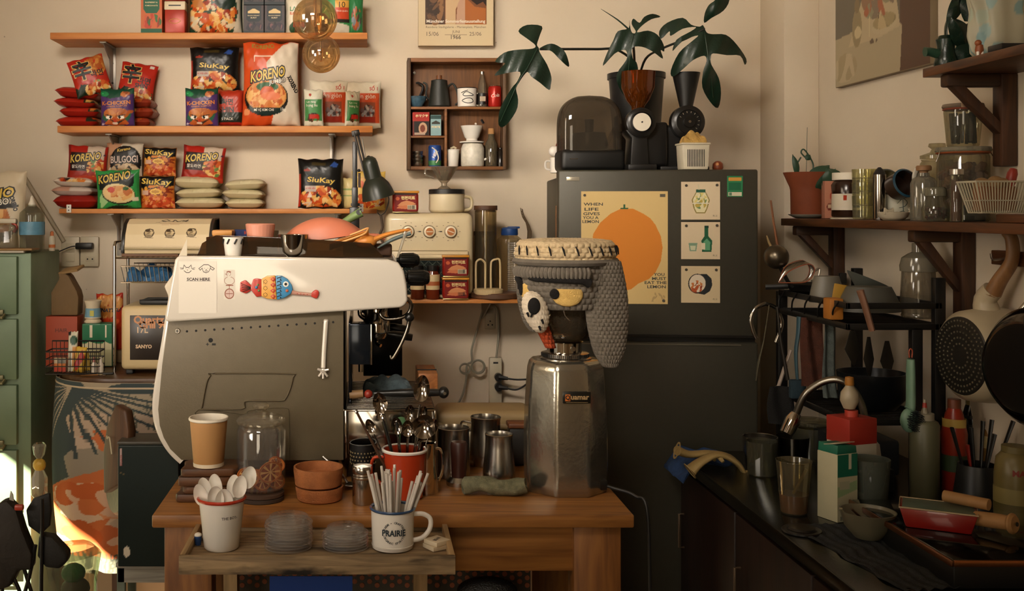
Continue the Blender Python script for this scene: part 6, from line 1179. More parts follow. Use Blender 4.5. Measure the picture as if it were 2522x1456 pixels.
pl = T('philodendron', 'large dark green split-leaved plant rising from the tall black pot', 'plant', PT+Vector((0, 0, .24)))
def loc_(px, py, D): return at(px, py, D)-pl.location
def leaf(P, D, bend, th=.0009, tilt=0, mid=None):
    """leaf blade from its outline in the photo, bowed in depth, with thickness"""
    from mathutils.geometry import delaunay_2d_cdt
    c = Vector((sum(p[0] for p in P)/len(P), sum(p[1] for p in P)/len(P))); pts = []; n_ = len(P)
    for i in range(n_):
        a, b, c_, d = [Vector(P[(i+j) % n_]) for j in (-1, 0, 1, 2)]
        for s_ in range(3): u = s_/3; pts.append(.5*((2*b)+(c_-a)*u+(2*a-5*b+4*c_-d)*u*u+(3*b-a-3*c_+d)*u**3))
    n3 = len(pts); x0, x1 = min(p.x for p in pts), max(p.x for p in pts); y0, y1 = min(p.y for p in pts), max(p.y for p in pts)
    inn = [Vector((x0+9*i+(4 if j % 2 else 0), y0+9*j)) for i in range(int((x1-x0)/9)+1) for j in range(int((y1-y0)/9)+1)]
    vs, _, fs, *_r = delaunay_2d_cdt(pts+inn, [], [list(range(n3))], 1, 1e-4)
    r0 = max((Vector(p)-c).length for p in P)
    V = []; 
    for v in vs: d = (v-c).length/r0; V.append(loc_(v.x, v.y, D+bend*d*d+.006*math.sin(v.x*.12+v.y*.05)))
    F_ = [list(f) for f in fs]
    q = MB(); q.add(V, [f[::-1] for f in F_], LF); q.add([v+Vector((0, th, 0)) for v in V], F_, LF)
    if mid: q.tube([loc_(a, b, D-.004+.0*i+bend*((Vector((a, b))-c).length/r0)**2) for i, (a, b) in enumerate(mid)], .0016, LFv, 6, False, 4)
    return q.o('leaf', pl)
Pz = lambda L_, ox, oy, z_: [(ox+a/z_, oy+b/z_) for a, b in L_]
Z6 = 3.386
leaf(Pz([(400, 375), (330, 320), (260, 260), (330, 208), (455, 218), (440, 290), (415, 370), (430, 400), (440, 440), (500, 540), (535, 640), (530, 710), (515, 750), (440, 690), (370, 640), (335, 600), (290, 650), (265, 690), (240, 740), (258, 830), (240, 930), (150, 1050), (95, 1040), (110, 900), (200, 740), (250, 680), (275, 600), (160, 610), (60, 630), (130, 550), (150, 525), (65, 515), (140, 440), (250, 415), (380, 405)], 1200, 0, Z6), 3.45, .09, mid=[(1324, 118), (1300, 165), (1280, 195), (1255, 250), (1232, 300)])
leaf(Pz([(435, 405), (500, 370), (560, 368), (640, 420), (675, 500), (678, 558), (600, 490), (540, 430), (480, 410)], 1200, 0, Z6), 3.45, .03)
leaf(Pz([(1215, 280), (1195, 240), (1185, 165), (1180, 235), (1090, 260), (1050, 340), (1000, 440), (965, 550), (1060, 450), (1140, 415), (1165, 440), (1160, 500), (1080, 620), (1100, 730), (1180, 835), (1225, 740), (1258, 600), (1245, 520), (1215, 490), (1210, 400), (1290, 390), (1380, 430), (1465, 490), (1445, 415), (1475, 430), (1470, 370), (1420, 290), (1340, 255), (1250, 270), (1290, 215), (1370, 160), (1445, 140), (1380, 115), (1310, 140), (1270, 190), (1220, 155), (1205, 200), (1240, 262)], 1200, 0, Z6), 3.42, .10, mid=[(1560, 82), (1552, 130), (1548, 180), (1548, 240)])
leaf(Pz([(1810, 190), (1815, 110), (1850, 40), (1900, 0), (1900, -60), (1990, -80), (2020, 0), (1970, 90), (1870, 150)], 1200, 0, Z6), 3.45, .06)
leaf(Pz([(1800, 210), (1830, 270), (1880, 285), (1990, 290), (2080, 370), (2160, 490), (2148, 540), (2110, 465), (2000, 460), (1885, 445), (1865, 480), (1870, 540), (1930, 650), (1950, 780), (1925, 900), (1860, 850), (1795, 730), (1800, 600), (1830, 510), (1810, 465), (1720, 500), (1640, 570), (1550, 640), (1532, 585), (1600, 440), (1700, 350), (1760, 295), (1650, 330), (1590, 380), (1545, 425), (1580, 330), (1700, 260), (1740, 225), (1630, 240), (1530, 300), (1520, 260), (1450, 325), (1435, 260), (1500, 190), (1630, 148), (1700, 205), (1770, 222)], 1200, 0, Z6), 3.42, .12, mid=[(1733, 66), (1740, 110), (1748, 165), (1756, 240)])
q = MB(); q.tube([loc_(1330, 121, 3.46), loc_(1390, 121, 3.5), loc_(1470, 121, 3.56), loc_(1520, 123, 3.6), loc_(1562, 160, 3.66), loc_(1566, 240, 3.68)], .0042, m('#1a1c14', .6), 8, False, 5); q.o('stem', pl)
q = MB(); q.tube([loc_(1735, 70, 3.42), loc_(1690, 95, 3.47), loc_(1630, 120, 3.53), loc_(1590, 145, 3.6), loc_(1572, 200, 3.67)], .004, m('#1a1c14', .6), 8, False, 5); q.o('stem', pl)
q = MB(); q.tube([loc_(1558, 84, 3.43), loc_(1562, 140, 3.56), loc_(1566, 220, 3.66)], .004, m('#3c2a1a', .6), 8, False, 5); q.tube([loc_(1480, 22, 3.5), loc_(1520, 48, 3.48), loc_(1546, 70, 3.44)], [.0005, .0025, .0035], LF, 6, False, 4); q.o('stem', pl)
t = T('coffee_grinder', 'black home grinder with amber hopper and white dial on the fridge', 'grinder', of(1566, 3.46)); kk = k(3.44); q = MB(kk)
q.box((4, 0, 8), (70, 100, 16), DARK(.4), 3); q.prism([(-22, 14), (24, 14), (20, 80), (34, 100), (-34, 100), (-18, 80)], -34, 30, DARK(.4), 3); q.box((30, 10, 66), (90, 60, 110), m('#100f0f', .4), 8, 3); q.o('body', t)
q = MB(kk); q.lathe([(1, 0), (34, 0), (36, 4), (36, 26), (30, 30), (1, 30)], DARK(.3), (2, -18, 118), 40, ax=(0, -1, 0)); q.lathe([(26, 29), (28, 31), (25, 34)], DARK(.5), (2, -18, 118), 40, ax=(0, -1, 0)); q.cyl(22, 3, m('#e6ddca', .35), (2, -48, 118), 36, (0, -1, 0)); q.cyl(2, 4, DARK(), (2, -50, 118), 10, (0, -1, 0)); q.o('dial', t, label='round white-faced dial')
q = MB(kk); q.lathe([(15, 148), (16, 160), (28, 176), (40, 206), (42, 244), (43, 246), (40, 246), (38, 206), (26, 178), (12, 162)], glass('#b8621c', .15, .12), (4, -4, 0), 40); q.o('hopper', t, label='amber see-through hopper')
q = MB(kk); q.lathe([(1, 156), (14, 162), (24, 178), (26, 186), (1, 188)], m('#3a1c0c', .5, 0, .3, 1, 60), (4, -4, 0), 30); q.o('beans', t)
t = T('coffee_grinder', 'black grinder with a tall funnel hopper and numbered dial on the fridge', 'grinder', of(1682, 3.50)); kk = k(3.46); q = MB(kk)
q.box((-20, 10, 60), (110, 80, 110), m('#0f0e0e', .4), 8, 3); q.box((-10, 0, 6), (120, 100, 12), DARK(.4), 3); q.o('body', t)
q = MB(kk); q.lathe([(1, 0), (38, 0), (41, 5), (41, 28), (34, 33), (30, 34), (28, 31), (1, 31)], DARK(.3), (-2, -22, 120), 44, ax=(0, -1, 0)); q.cyl(14, 8, DARK(.25), (-2, -54, 120), 26, (0, -1, 0)); q.cyl(3.4, 2, STEEL(), (-2, -62, 120), 12, (0, -1, 0))
for j in range(9): a_ = R(-60+j*24); q.box((-2+24*math.sin(a_), -56.6, 120+24*math.cos(a_)), (1.2, .6, 4), m('#a8a08c', .5), rot=(0, a_, 0))
q.o('dial', t, label='black numbered dial')
q = MB(kk); q.lathe([(1, 156), (15, 156), (16, 162), (34, 246), (32, 246), (13, 164)], m('#12110f', .45), (8, 0, 0), 36); q.o('hopper', t)
t = T('plastic_basket', 'small white slotted basket with a yellow cloth on the fridge', 'basket', of(1706, 3.33)); kk = k(3.33); q = MB(kk); q.prism([(-30, 0), (30, 0), (34, 62), (-34, 62)], -26, 26, m('#cdc3ab', .45), 3)
for i in range(11): q.box((-20+i*4, -26.6, 28), (1.5, 1, 42), DARK())
q.box((0, 0, 63), (72, 58, 5), m('#cdc3ab', .45), 2); q.o('basket_body', t)
cloth(MB(k(3.33)), 56, 46, 34, m('#b08c4a', .9, 0, .25, .8, 24), 9, 30).t('yellow_cloth', 'crumpled mustard cloth stuffed in the white basket', 'cloth', of(1706, 3.33)+Vector((0, 0, 63*kk)))
q = MB(k(3.36)); q.lathe([(1, 0), (10, 0), (13, 6), (12, 16), (6, 22), (1, 23)], m('#7c3a20', .4), n=16); q.ball((-4, -8, 14), 5, m('#c98a5a', .5), 10); q.t('clay_trinket', 'small reddish clay trinket right of the white basket', 'trinket', of(1768, 3.36))
t = T('white_mug', 'white mug at the left edge of the fridge top behind the speaker', 'mug', of(1372, 3.62)-Vector((0, 0, .0))); q = MB(k(3.6)); q.lathe(cupP(17, 18, 38, 2), WHITE(), n=28); q.o('mug_body', t); q = MB(k(3.6)); q.tube([(-17, 0, 30), (-28, 0, 28), (-28, 0, 12), (-17, 0, 8)], 2.6, WHITE(), 8, False, 4); q.o('handle', t)
q = MB(k(3.56)); q.ball((0, 0, 66), 22, m('#8f2a1c', .5), 18); q.ball((0, 0, 34), 20, m('#8f2a1c', .5), 18, (1, .8, 1.2)); q.ball((-26, -4, 54), 14, WHITE(.5), 14, (1, .8, 1)); q.t('plush_toy', 'plain red and white round toy behind the smoked speaker dome', 'toy', of(1390, 3.62)+Vector((0, 0, -.0)))
# ================================================================ left side: cabinet, bags, desk
CB = 3.50; cx1, cx0, cz = -1.124, -1.62, EYE-109/743
GRN = m('#6f8468', .45, .1, .1, .1, 8); GRD = m('#3f4a3c', .5, .1, .12)
t = T('filing_cabinet', 'old pale green metal filing cabinet at the left edge', 'cabinet', ((cx0+cx1)/2, CB, 0)); hw = (cx1-cx0)/2
q = MB(); q.box((0, .215, cz/2), (hw*2, .33, cz), GRN, .004); q.o('body', t)
kz = k(CB); zf = lambda py: EYE-(py-CY)*kz
for i, (y0_, y1_) in enumerate(((630, 780), (786, 942), (950, 1104), (1112, 1268), (1276, 1440))):
    q = MB(); za, zb_ = zf(y1_), zf(y0_); q.box((-.02, .045, (za+zb_)/2), (hw*2-.045, .03, zb_-za-.008), GRN, .003); dr = q.o('drawer', t)
    q = MB(); q.tube([(-.1, .026, za+.004), (-.1, .012, za-.004), (.165, .012, za-.004), (.165, .026, za+.004)], .006, m('#8f8a6a', .3, .5), 8); q.box((.03, .022, za+.012), (.27, .012, .018), m('#7f7a5c', .4, .4), .003); q.o('handle', dr)
CT_ = cz
q = MB(k(3.66)); pillow(q, 170, 200, 60, JUM2[0], JUM2[1], JUM2[2], p=3, q=3, taper=.2, seed=41, n=70, wr=.06); q.t('noodle_bag', 'large off-white noodle bag standing on the green cabinet', 'noodle bag', on(-16, 3.68, CT_+.001), (R(-4), 0, R(-6)))
t = T('water_bottle', 'clear water bottle with a pale blue label on the green cabinet', 'bottle', on(79, 3.66, CT_)); kk = k(3.66); WG = glass('#dfe2d8', .1, .05); q = MB(kk)
q.lathe([(1, 0), (26, 0), (29, 4), (30, 88), (29, 96), (16, 108), (10, 114), (10, 116)], WG, n=36); q.o('body', t)
q = MB(kk); q.lathe([(30.4, 42), (30.6, 44), (30.6, 72), (30.4, 74)], m('#5f8fa8', .45, 0, .1, 0, 60), n=36); q.o('label', t, label='pale blue label')
q = MB(kk); q.lathe([(1, 112), (9, 112), (9, 118), (6, 124), (3, 136), (1, 138)], m('#d8d0bf', .4), n=20); q.o('cap', t)
t = T('spray_bottle', 'clear spray bottle with a red trigger at the left edge', 'bottle', on(14, 3.64, CT_)); q = MB(kk); q.box((0, 0, 34), (56, 40, 66), glass('#cfc8b6', .12, .2), 8, 3); q.o('body', t); q = MB(kk); q.box((2, 0, 76), (50, 14, 12), m('#c9bfa8', .45), 3); q.tube([(16, 0, 72), (26, 0, 62), (20, 0, 48)], 4, m('#b5402c', .4), 8, False, 3); q.o('trigger_head', t)
t = T('glue_bottle', 'small white squeeze bottle with orange cap at the back corner of the cabinet', 'bottle', on(128, 3.74, CT_)); q = MB(kk); q.lathe([(1, 0), (7, 0), (8, 4), (8, 34), (5, 38), (1, 38)], m('#cfc4ae', .5), n=18); q.o('body', t); q = MB(kk); q.lathe([(1, 36), (5, 36), (4, 48), (1, 50)], m('#c9703a', .4), n=14); q.lathe([(8.2, 8), (8.3, 16)], m('#c9703a', .4), n=18); q.o('cap', t)
for i, (c_, w_, lab) in enumerate((('#b8b0a0', 80, 'thin pale booklet lying on the cabinet edge'), ('#8a6a3c', 108, 'thin tan folder lying on top of the pale booklet'))):
    q = MB(k(3.56)); q.box((0, 0, 3), (w_, 60, 5), m(c_, .6), 1); q.t('folder', lab, 'folder', on(28+i*6, 3.575, CT_+.0005+i*5.6*k(3.56)))
# pipe, switches, adapter
q = MB(); q.tube([at(60, 436, 3.985), at(158, 596, 3.985)], .0085, m('#a89a80', .5), 10); q.t('wall_conduit', 'slanting cream cable duct on the wall beside the noodle bag', 'conduit', (0, 0, 0))
SD = 3.99; kk = k(SD)
for i, (px, lab) in enumerate(((174, 'wall plate with a rocker switch, left of the pair'), (221, 'wall plate with a two-pin outlet, right of the pair'))):
    t = T('switch_plate' if i == 0 else 'outlet_plate', lab, 'wall plate', at(px, 620, SD)); q = MB(kk); q.box((0, 0, 0), (45, 8, 74), m('#c9bda2', .4), 2.5); q.o('plate', t); q = MB(kk)
    if i == 0: q.box((0, -4.6, 10), (22, 2, 22), m('#bfb397', .4), 1); q.box((0, -4.6, -14), (22, 2, 22), m('#bfb397', .4), 1); q.o('rocker', t)
    else:
        q.box((2, -4.4, -18), (22, 1, 13), m('#bfb397', .4), 2)
        for dx in (-4, 8): q.cyl(2, 1, DARK(), (dx, -5, -18), 8, (0, -1, 0))
        q.o('socket_face', t)
t = T('power_adapter', 'black power adapter plugged across the wall plates', 'adapter', at(208, 606, 3.96)); q = MB(k(3.96)); q.box((0, 0, 0), (42, 18, 16), m('#141312', .4), 3); q.o('body', t); q = MB(k(3.96)); q.tube([(-20, 0, 0), (-34, 0, -2), (-54, 0, -10), (-72, -6, -18)], 1.6, DARK(), 6, False, 4); q.o('cord', t)
# fabric covered desk: half-round end, draped printed cloth
DD0, DX0, DX1, DTz = 3.37, -1.03, -.22, 1.07
def desk_out(o=0, n=16):
    r_ = .22+o; P = []
    for i in range(n+1): a = PI*1.5-PI/2*i/n; P.append((DX0+.22+r_*math.cos(a), .22+r_*math.sin(a)))
    return [(DX1, -o)]+P+[(DX0-o, .60), (DX1, .60)]
t = T('side_desk', 'round-cornered brown desk behind the machine wrapped in printed cloth', 'desk', (0, DD0, 0)); tp = t
q = MB(); q.prism(desk_out(), DTz-.022, DTz, wood('#3d2716', '#5e3f24', .35, 'X'), .004, plane='xy'); q.o('desktop', t)
for dx, dy in ((DX0+.12, .12), (DX1-.1, .12), (DX0+.12, .52), (DX1-.1, .52)): q = MB(); q.box((dx, dy, (DTz-.02)/2), (.04, .04, DTz-.024), wood('#3a2412', '#5a3a20', .6, 'Z'), .003); q.o('leg', t)
# cloth: path along front + rounded corner; painted pattern in (s, v)
path = [(p[0], p[1]) for p in desk_out(.012)[::1]][:-1]; path = path[::-1]            # from back-left round to the right end
cs = [0]
for a, b_ in zip(path[:-1], path[1:]): cs.append(cs[-1]+math.dist(a, b_))
SL = cs[-1]; pth = np.array(path); csn = np.array(cs)/SL
def drape(U, V):
    x_ = np.interp(U, csn, pth[:, 0]); y_ = np.interp(U, csn, pth[:, 1]); f_ = .012*np.sin(U*34)*(1-V)+.006*np.sin(U*80+2)*(1-V); fl = (1-V)*(-.02)+.035*np.sin(PI*V)
    return x_-f_*.5-fl*.6*(U < .5), y_-f_-fl*.4, .45+(DTz-.012-.45)*V
DC, DO, DB_, DS = '#3c4545', '#b8683a', '#a3937e', '#b3a48e'
ops = [('r', 0, 0, 1, 1, '#b09a84'), ('e', .55, .36, .32, .36, '#b4623a'), ('f', .6, .5, .3, .26, ['#bfa48c', '#c7ae96', '#b9683c', '#c98a60', '#b5a08c'], 26, 6, .11), ('p', [(.28, .5), (.4, .62), (.52, .66), (.6, .6), (.45, .48), (.34, .42)], '#8e8474'), ('f', .58, .3, .3, .2, ['#b45c2e', '#bb6a3c', '#c9a48a', '#b06030'], 30, 16, .09), ('r', 0, 0, 1, .08, '#6a6a58'), ('r', 0, .84, 1, 1, '#9c8e78')]
rg = random.Random(6)
for i in range(170): a, b_ = rg.uniform(.45, 1), rg.uniform(.76, .97); ops.append(('l', [(a, b_), (a+rg.uniform(-.012, .012), b_-.035)], .0035, '#5a5a4c'))
for i in range(60): a = rg.uniform(.3, 1); ops.append(('l', [(a, .0), (a+rg.uniform(-.02, .02), .1)], .004, '#4a4c40'))
ops.append(('p', [(.2, 1), (.22, .8), (.2, .6), (.22, .4), (.24, .2), (.27, .26), (.28, .44), (.33, .4), (.38, .42), (.46, .5), (.44, .6), (.48, .66), (.44, .8), (.5, .96), (.48, 1)], DC))
for j in range(9): a = .26+j*.028; ops.append(('l', [(.44, .99), (a+.22+j*.012, .6+j*.03)], .011, DC))
for j in range(7): ops.append(('l', [(.45, .97), (.3+j*.012, .98-j*.05)], .005, '#a3937e'))
for j in range(6): ops.append(('l', [(.22+j*.02, .5), (.24+j*.03, .16+j*.06)], .012, DC))
ops += [('p', [(.84, .98), (.88, .98), (.82, .84), (.79, .82)], DC), ('e', .62, .97, .07, .03, DC)]
def dp_(U, V): return paint(U, V, ops, '#b09a84')
q = MB(); q.grid(drape, 260, 200, art(.9), dp_); q.o('cloth_wrap', t, label='printed cloth with dark palm leaves and orange patches')
q = MB(); q.tube([tuple(np.array((p[0], p[1], DTz-.03))) for p in path], .0035, m('#b8a68a', .8), 6); q.o('cloth_hem', t)
# things on the desk
def dk(px, D): return on(px, D, DTz+.0005)
t = T('orange_box', 'orange cardboard box standing at the left of the desk', 'box', dk(160, 3.66)); kk = k(3.62); q = MB(kk); q.box((0, 0, 62), (78, 60, 124), m('#9c3c1c', .6), 1.5); q.text('HAIR', lambda x_, y_: (x_, -30.8, 90+y_), m('#5a2412', .5), .0, w=30); q.o('carton', t)
q = MB(k(3.64)); q.prism([(-34, 0), (32, 0), (34, 44), (30, 60), (10, 96), (2, 104), (-16, 104), (-14, 90), (-34, 56)], -24, 24, m('#6e5636', .75, 0, .1, .5, 12), 4); q.box((14, -14, 112), (56, 34, 6), m('#8c7048', .75), 1, rot=(R(18), R(-10), R(-20))); q.t('paper_bag', 'brown paper bag with folded top standing on the orange box', 'bag', on(166, 3.66, DTz+126*kk))
t = T('wire_basket', 'black wire basket holding sachets and small bottles on the desk', 'basket', dk(190, 3.46)); kk = k(3.46); q = MB(kk); BKW = m('#161413', .4)
for z_ in (4, 22, 40, 58): q.tube([(-70, -26, z_), (60, -26, z_), (60, 30, z_), (-70, 30, z_)], 1.4 if z_ < 58 else 2, BKW, 5, True)
for i in range(14): q.tube([(-70+i*10, -26, 4), (-70+i*10, -26, 58)], .8, BKW, 4); q.tube([(-70+i*10, 30, 4), (-70+i*10, 30, 78)], .8, BKW, 4); q.tube([(-70+i*10, -26, 4), (-70+i*10, 30, 4)], .8, BKW, 4)
q.tube([(-70, 30, 78), (60, 30, 78)], 2, BKW, 5); q.o('wire_frame', t)
kq = kk
def inb(px, D, z=6): return on(px, D, DTz+z*kq)
q = MB(kq); q.box((0, 0, 18), (30, 12, 34), m('#b58a6a', .5), 1); q.face(30, 34, [('r', 0, .0, 1, .3, '#b5402a'), ('r', 0, .3, 1, .6, '#c9783c'), ('r', .3, .6, .9, .9, '#8a8a80')], '#cbb89a', 30, c=(-15, -6.4, 1)); q.t('sachet_box', 'small red and cream sachet box in the wire basket', 'box', inb(150, 3.46))
for i, (px, w_, h_, c_, o_, lab) in enumerate(((192, 26, 62, '#c9a23a', [('p', [(0, .3), (.6, .9), (1, .6), (.3, 0)], '#b0322a')], 'red and yellow sachet leaning in the wire basket'), (178, 24, 98, '#cfc8b0', [('e', .6, .78, .4, .12, '#1f4a30'), ('r', .5, .1, 1, .6, '#c98a3a'), ('r', 0, .9, .3, 1, '#222222')], 'tall white card box with a green emblem in the wire basket'), (214, 20, 48, '#a88c3a', [], 'mustard yellow sachet in the wire basket'))):
    q = MB(kq); pillow(q, w_, h_, 10, o_, c_, [], seed=i+50, p=5, q=5, wr=.05, n=26); q.t('snack_sachet', lab, 'sachet', inb(px, 3.455+.012*i), (R(-6), R(8-8*i), 0))
for i, px in enumerate((232, 248)):
    t = T('small_bottle', ['little bottle with a pink cap, left of the two in the basket', 'little bottle with a white cap, right of the two in the basket'][i], 'bottle', inb(px, 3.45)); q = MB(kq); q.lathe([(1, 0), (7, 0), (7, 20), (3, 26), (1, 26)], m('#d0c4b2', .4), n=16); q.o('body', t); q = MB(kq); q.lathe([(1, 25), (4, 25), (3, 36), (1, 37)], m(['#b8746a', '#d8d0c0'][i], .4), n=12); q.o('cap', t)
for i, px in enumerate((230, 266)):
    q = MB(k(3.62)); q.box((0, 0, 54), (46 if i == 0 else 30, 40, 106), m('#2f6a4a', .5), 3); q.face(44 if i == 0 else 28, 100, [('r', 0, 0, 1, .55, '#b9b58c'), ('p', [(0, .5), (.4, .6), (1, .52), (1, .4), (0, .4)], '#d2c8a4'), ('r', .42, .7, .56, 1, '#d8cdb4')], '#1f6a46', 60, c=(-22 if i == 0 else -14, -20.6, 3)); q.t('green_packet', ['green and cream sugar packet, left one, under the striped tub', 'green and cream sugar packet, right one, behind the rack post'][i], 'packet', dk(px, 3.64))
t = T('printed_tub', 'flared white tub with blue print on the green packet', 'tub', on(229, 3.64, DTz+108*k(3.62))); q = MB(k(3.62)); q.lathe([(1, 0), (20, 0), (21, 3), (17, 8), (20, 12), (17, 40), (21, 54), (20, 55), (1, 44)], m('#cfc0a4', .5), n=30); q.lathe([(19.9, 14), (18, 36)], m('#6f98ac', .5), n=30); q.box((2, -19, 24), (10, 1, 14), m('#b8b04c', .5)); q.o('body', t)
packet(([('f', .5, .84, .5, .16, ['#c98a4a', '#b5722e', '#d8a05c'], 60, 4, .13), ('f', .4, .68, .3, .12, ['#c98a4a', '#b5722e', '#d8a05c'], 30, 8, .13), ('e', .35, .28, .26, .07, '#2a1410'), ('f', .5, .45, .5, .14, ['#c2401c', '#d0582a', '#a82a14'], 14, 2, .16)], '#a82d18', [dict(t='PINATTSU', x=.5, y=.72, w=.84, m=m('#1b2438', .5), b=.04, sh=.2)]), 66, 142, 26, 'tall red and orange peanut snack bag behind the rack post', on(272, 3.74, DTz+.001), (3, 0, 0), 61, D=3.74, crimp='z', name='snack_bag', cat='snack bag')
bpy.data.objects['snack_bag'].location.z += .04
q = MB(k(3.74)); q.box((0, 0, 15), (70, 40, 30), m('#6e5636', .7), 2); q.t('carton', 'low brown carton raising the peanut snack bag', 'carton', dk(272, 3.74))
q = MB(k(3.42)); 
for dx in (0, 12): q.tube([(12+dx*.7+6*math.cos(a_), 6*math.sin(a_), 4) for a_ in [j*PI/5 for j in range(10)]], 1.4, STEEL(.2), 6, True)
q.tube([(6, 0, 4), (-36, -4, 3)], [2, .6], m('#a87a4a', .3, .8), 6); q.tube([(18, 0, 6), (44, -3, 8)], 3, DARK(.3), 8); q.t('scissors', 'small steel scissors lying on the front of the desk', 'scissors', dk(236, 3.41))
# chrome wire rack carrying the bread box
RD = 3.50; kk = k(RD); t = T('wire_rack', 'chrome tube rack standing on the desk under the bread box', 'rack', dk(360, RD)); zt = 905-590+8
q = MB(kk)
hR = (Z(598, RD)-DTz)/kk
for x_ in (-78, 172):
    q.tube([(x_, 150, 0), (x_, 150, hR-8), (x_, 142, hR), (x_, 8, hR), (x_, 0, hR-8), (x_, 0, 0)], 4, CHR, 10, False, 1)
q.o('side_frame', t)
q = MB(kk); 
for y_ in (2, 148): q.tube([(-78, y_, hR-38), (172, y_, hR-38)], 2.2, CHR, 8)
for i in range(19): q.tube([(-72+i*13, 2, hR-38), (-72+i*13, 148, hR-38)], 1.2, CHR, 6)
q.o('top_shelf', t)
q = MB(kk)
for y_, z_ in ((0, hR-58), (148, hR-58), (0, hR-98), (148, hR-98)): q.tube([(-62, y_, z_), (78, y_, z_)], 1.6, CHR, 6)
for i in range(13): q.tube([(-62+i*11.4, 0, hR-58), (-54+i*11, 4, hR-98), (-54+i*11, 144, hR-98), (-62+i*11.4, 148, hR-58)], 1.1, CHR, 5)
q.o('hanging_basket', t)
zr = DTz+(hR-36)*kk
q = MB(kk); q.box((0, 70, 4), (140, 130, 8), wood('#5a3820', '#7c5230', .5, 'X'), 1); q.t('cutting_board', 'brown wooden board lying under the bread box', 'board', on(368, RD, zr+.002))
q = MB(kk); q.box((0, 70, 7), (24, 20, 14), DARK(.4), 3); q.t('black_adapter', 'small black block at the left end of the rack shelf', 'adapter', on(306, RD-.06, zr+.002))
cloth(MB(kk), 104, 120, 44, m('#2f6390', .6, 0, .3, .7, 20), 17, 34).t('blue_bag', 'crumpled blue plastic bag lying in the hanging wire basket', 'bag', on(374, RD+.1, DTz+(hR-96)*kk))
BR = T('bread_box', 'cream roll-top bread box with black line drawings on the rack', 'bread box', on(410, RD, zr+9*kk)); BXm = m('#d3bf98', .4, 0, .02)
q = MB(kk); prof = [(0, 0), (0, 18), (8, 46), (26, 72), (50, 84), (66, 86), (120, 86), (120, 0)]
q.prism([(a*1.15, b_) for a, b_ in prof], -104, 112, m('#c9b48c', .4), 2, plane='yz'); q.o('body', BR)
q = MB(kk); q.prism([(a*1.15-2, b_+1.5) for a, b_ in prof[:-1]]+[(136, 0)], -112, -104, DARK(.3), 1, plane='yz'); q.prism([(a*1.15-2, b_+1.5) for a, b_ in prof[:-1]]+[(136, 0)], 104, 112, m('#2a2420', .4), 1, plane='yz'); q.box((0, -3, 12), (206, 6, 5), m('#8f7f5c', .4, .4), 1.5); q.o('end_panel', BR)
pa = np.array([(0, 18), (8, 46), (26, 72), (50, 84)], float); pl_ = [0]+list(np.cumsum([math.dist(pa[i], pa[i+1]) for i in range(3)])); 
def bbf(u, v, o=0):
    tt = np.clip(v, 0, 1)*pl_[-1]; a = np.interp(tt, pl_, pa[:, 0]); b_ = np.interp(tt, pl_, pa[:, 1]); return (u-.5)*206+0*v, a*1.15-1.2-o, b_+.8+o
LN = '#4a3c2c'
ops = [('l', [(.42, .84), (.5, .9), (.46, .96), (.4, .9), (.46, .83), (.54, .84), (.56, .94), (.6, .84), (.66, .92), (.7, .84), (.72, .95), (.66, .86)], .018, '#2a221a'), ('l', [(.34, .78), (.42, .83), (.68, .82), (.74, .86)], .01, '#2a221a'), ('l', [(.4, .72), (.66, .73)], .012, '#b58a6c'), ('l', [(.42, .66), (.64, .68)], .01, '#b58a6c')]
for cx_, cy_ in ((.28, .38), (.53, .38), (.79, .4)):
    ops += [('e', cx_, cy_, .062, .15, LN), ('e', cx_, cy_+.02, .05, .12, '#c0aa84'), ('e', cx_, cy_+.1, .05, .05, LN), ('e', cx_, cy_-.1, .04, .05, '#8a785c'), ('l', [(cx_-.05, cy_-.13), (cx_+.06, cy_-.15)], .01, LN), ('f', cx_, cy_+.02, .05, .1, [LN, '#8a785c', '#d3bf98'], 12, 3, .03)]
q = MB(kk); q.grid(lambda U, V: bbf(U, V), 160, 90, art(.4), lambda U, V: paint(U, V, ops, '#d8c49e')); q.o('printed_front', BR, label='curved cream front with cup and cake drawings')
# toaster / grill
TO = T('grill_toaster', 'cream quartz grill toaster with a black and orange printed window', 'toaster', dk(395, 3.44)); kk = k(3.44); hT = 158
q = MB(kk); q.box((0, 70, 12+hT/2), (196, 140, hT), m('#c9b184', .4, 0, .02), 12, 4); q.o('body', TO)
q = MB(kk); q.face(130, 104, [('p', [(.55, .0), (1, .0), (1, .75), (.8, .62)], '#1c1612'), ('p', [(0, .62), (.86, .62), (.76, .74), (0, .74)], '#b5452a'), ('p', [(0, .22), (.66, .22), (.56, .36), (0, .36)], '#a83a26'), ('r', .02, .53, .6, .54, '#b8a88c'), ('r', .02, .46, .5, .47, '#b8a88c'), ('r', .02, .4, .6, .41, '#b8a88c'), ('p', [(.3, .2), (.5, .16), (.62, .26)], '#b5865c')], '#17120f', 90, art(.15), c=(-72, -.6, 40), T=[dict(t='Quartz', x=.34, y=.91, w=.56, m=m('#c98a5a', .4), b=.04), dict(t='Grill 900W', x=.56, y=.8, w=.8, m=m('#c98a5a', .4), b=.04), dict(t='17L', x=.22, y=.68, w=.2, m=m('#d8b894', .4), b=.02), dict(t='SANYO', x=.24, y=.29, w=.3, m=m('#d8b894', .4), b=.04)]); q.box((-7, 1, 92), (136, 4, 110), m('#2a221c', .3), 1); q.o('printed_door', TO)
for sx in (-80, 80): q = MB(kk); q.box((sx, 30, 6), (18, 30, 12), DARK(), 3); q.o('foot', TO)
q = MB(kk); q.box((4, 70, 12+hT+6), (130, 90, 12), DARK(.5), 5); q.tube([(-60, 30, 180), (-10, 26, 186), (30, 26, 184)], 3, DARK(), 6, False, 3); q.t('black_tray', 'flat black tray on top of the quartz toaster', 'tray', dk(398, 3.44))
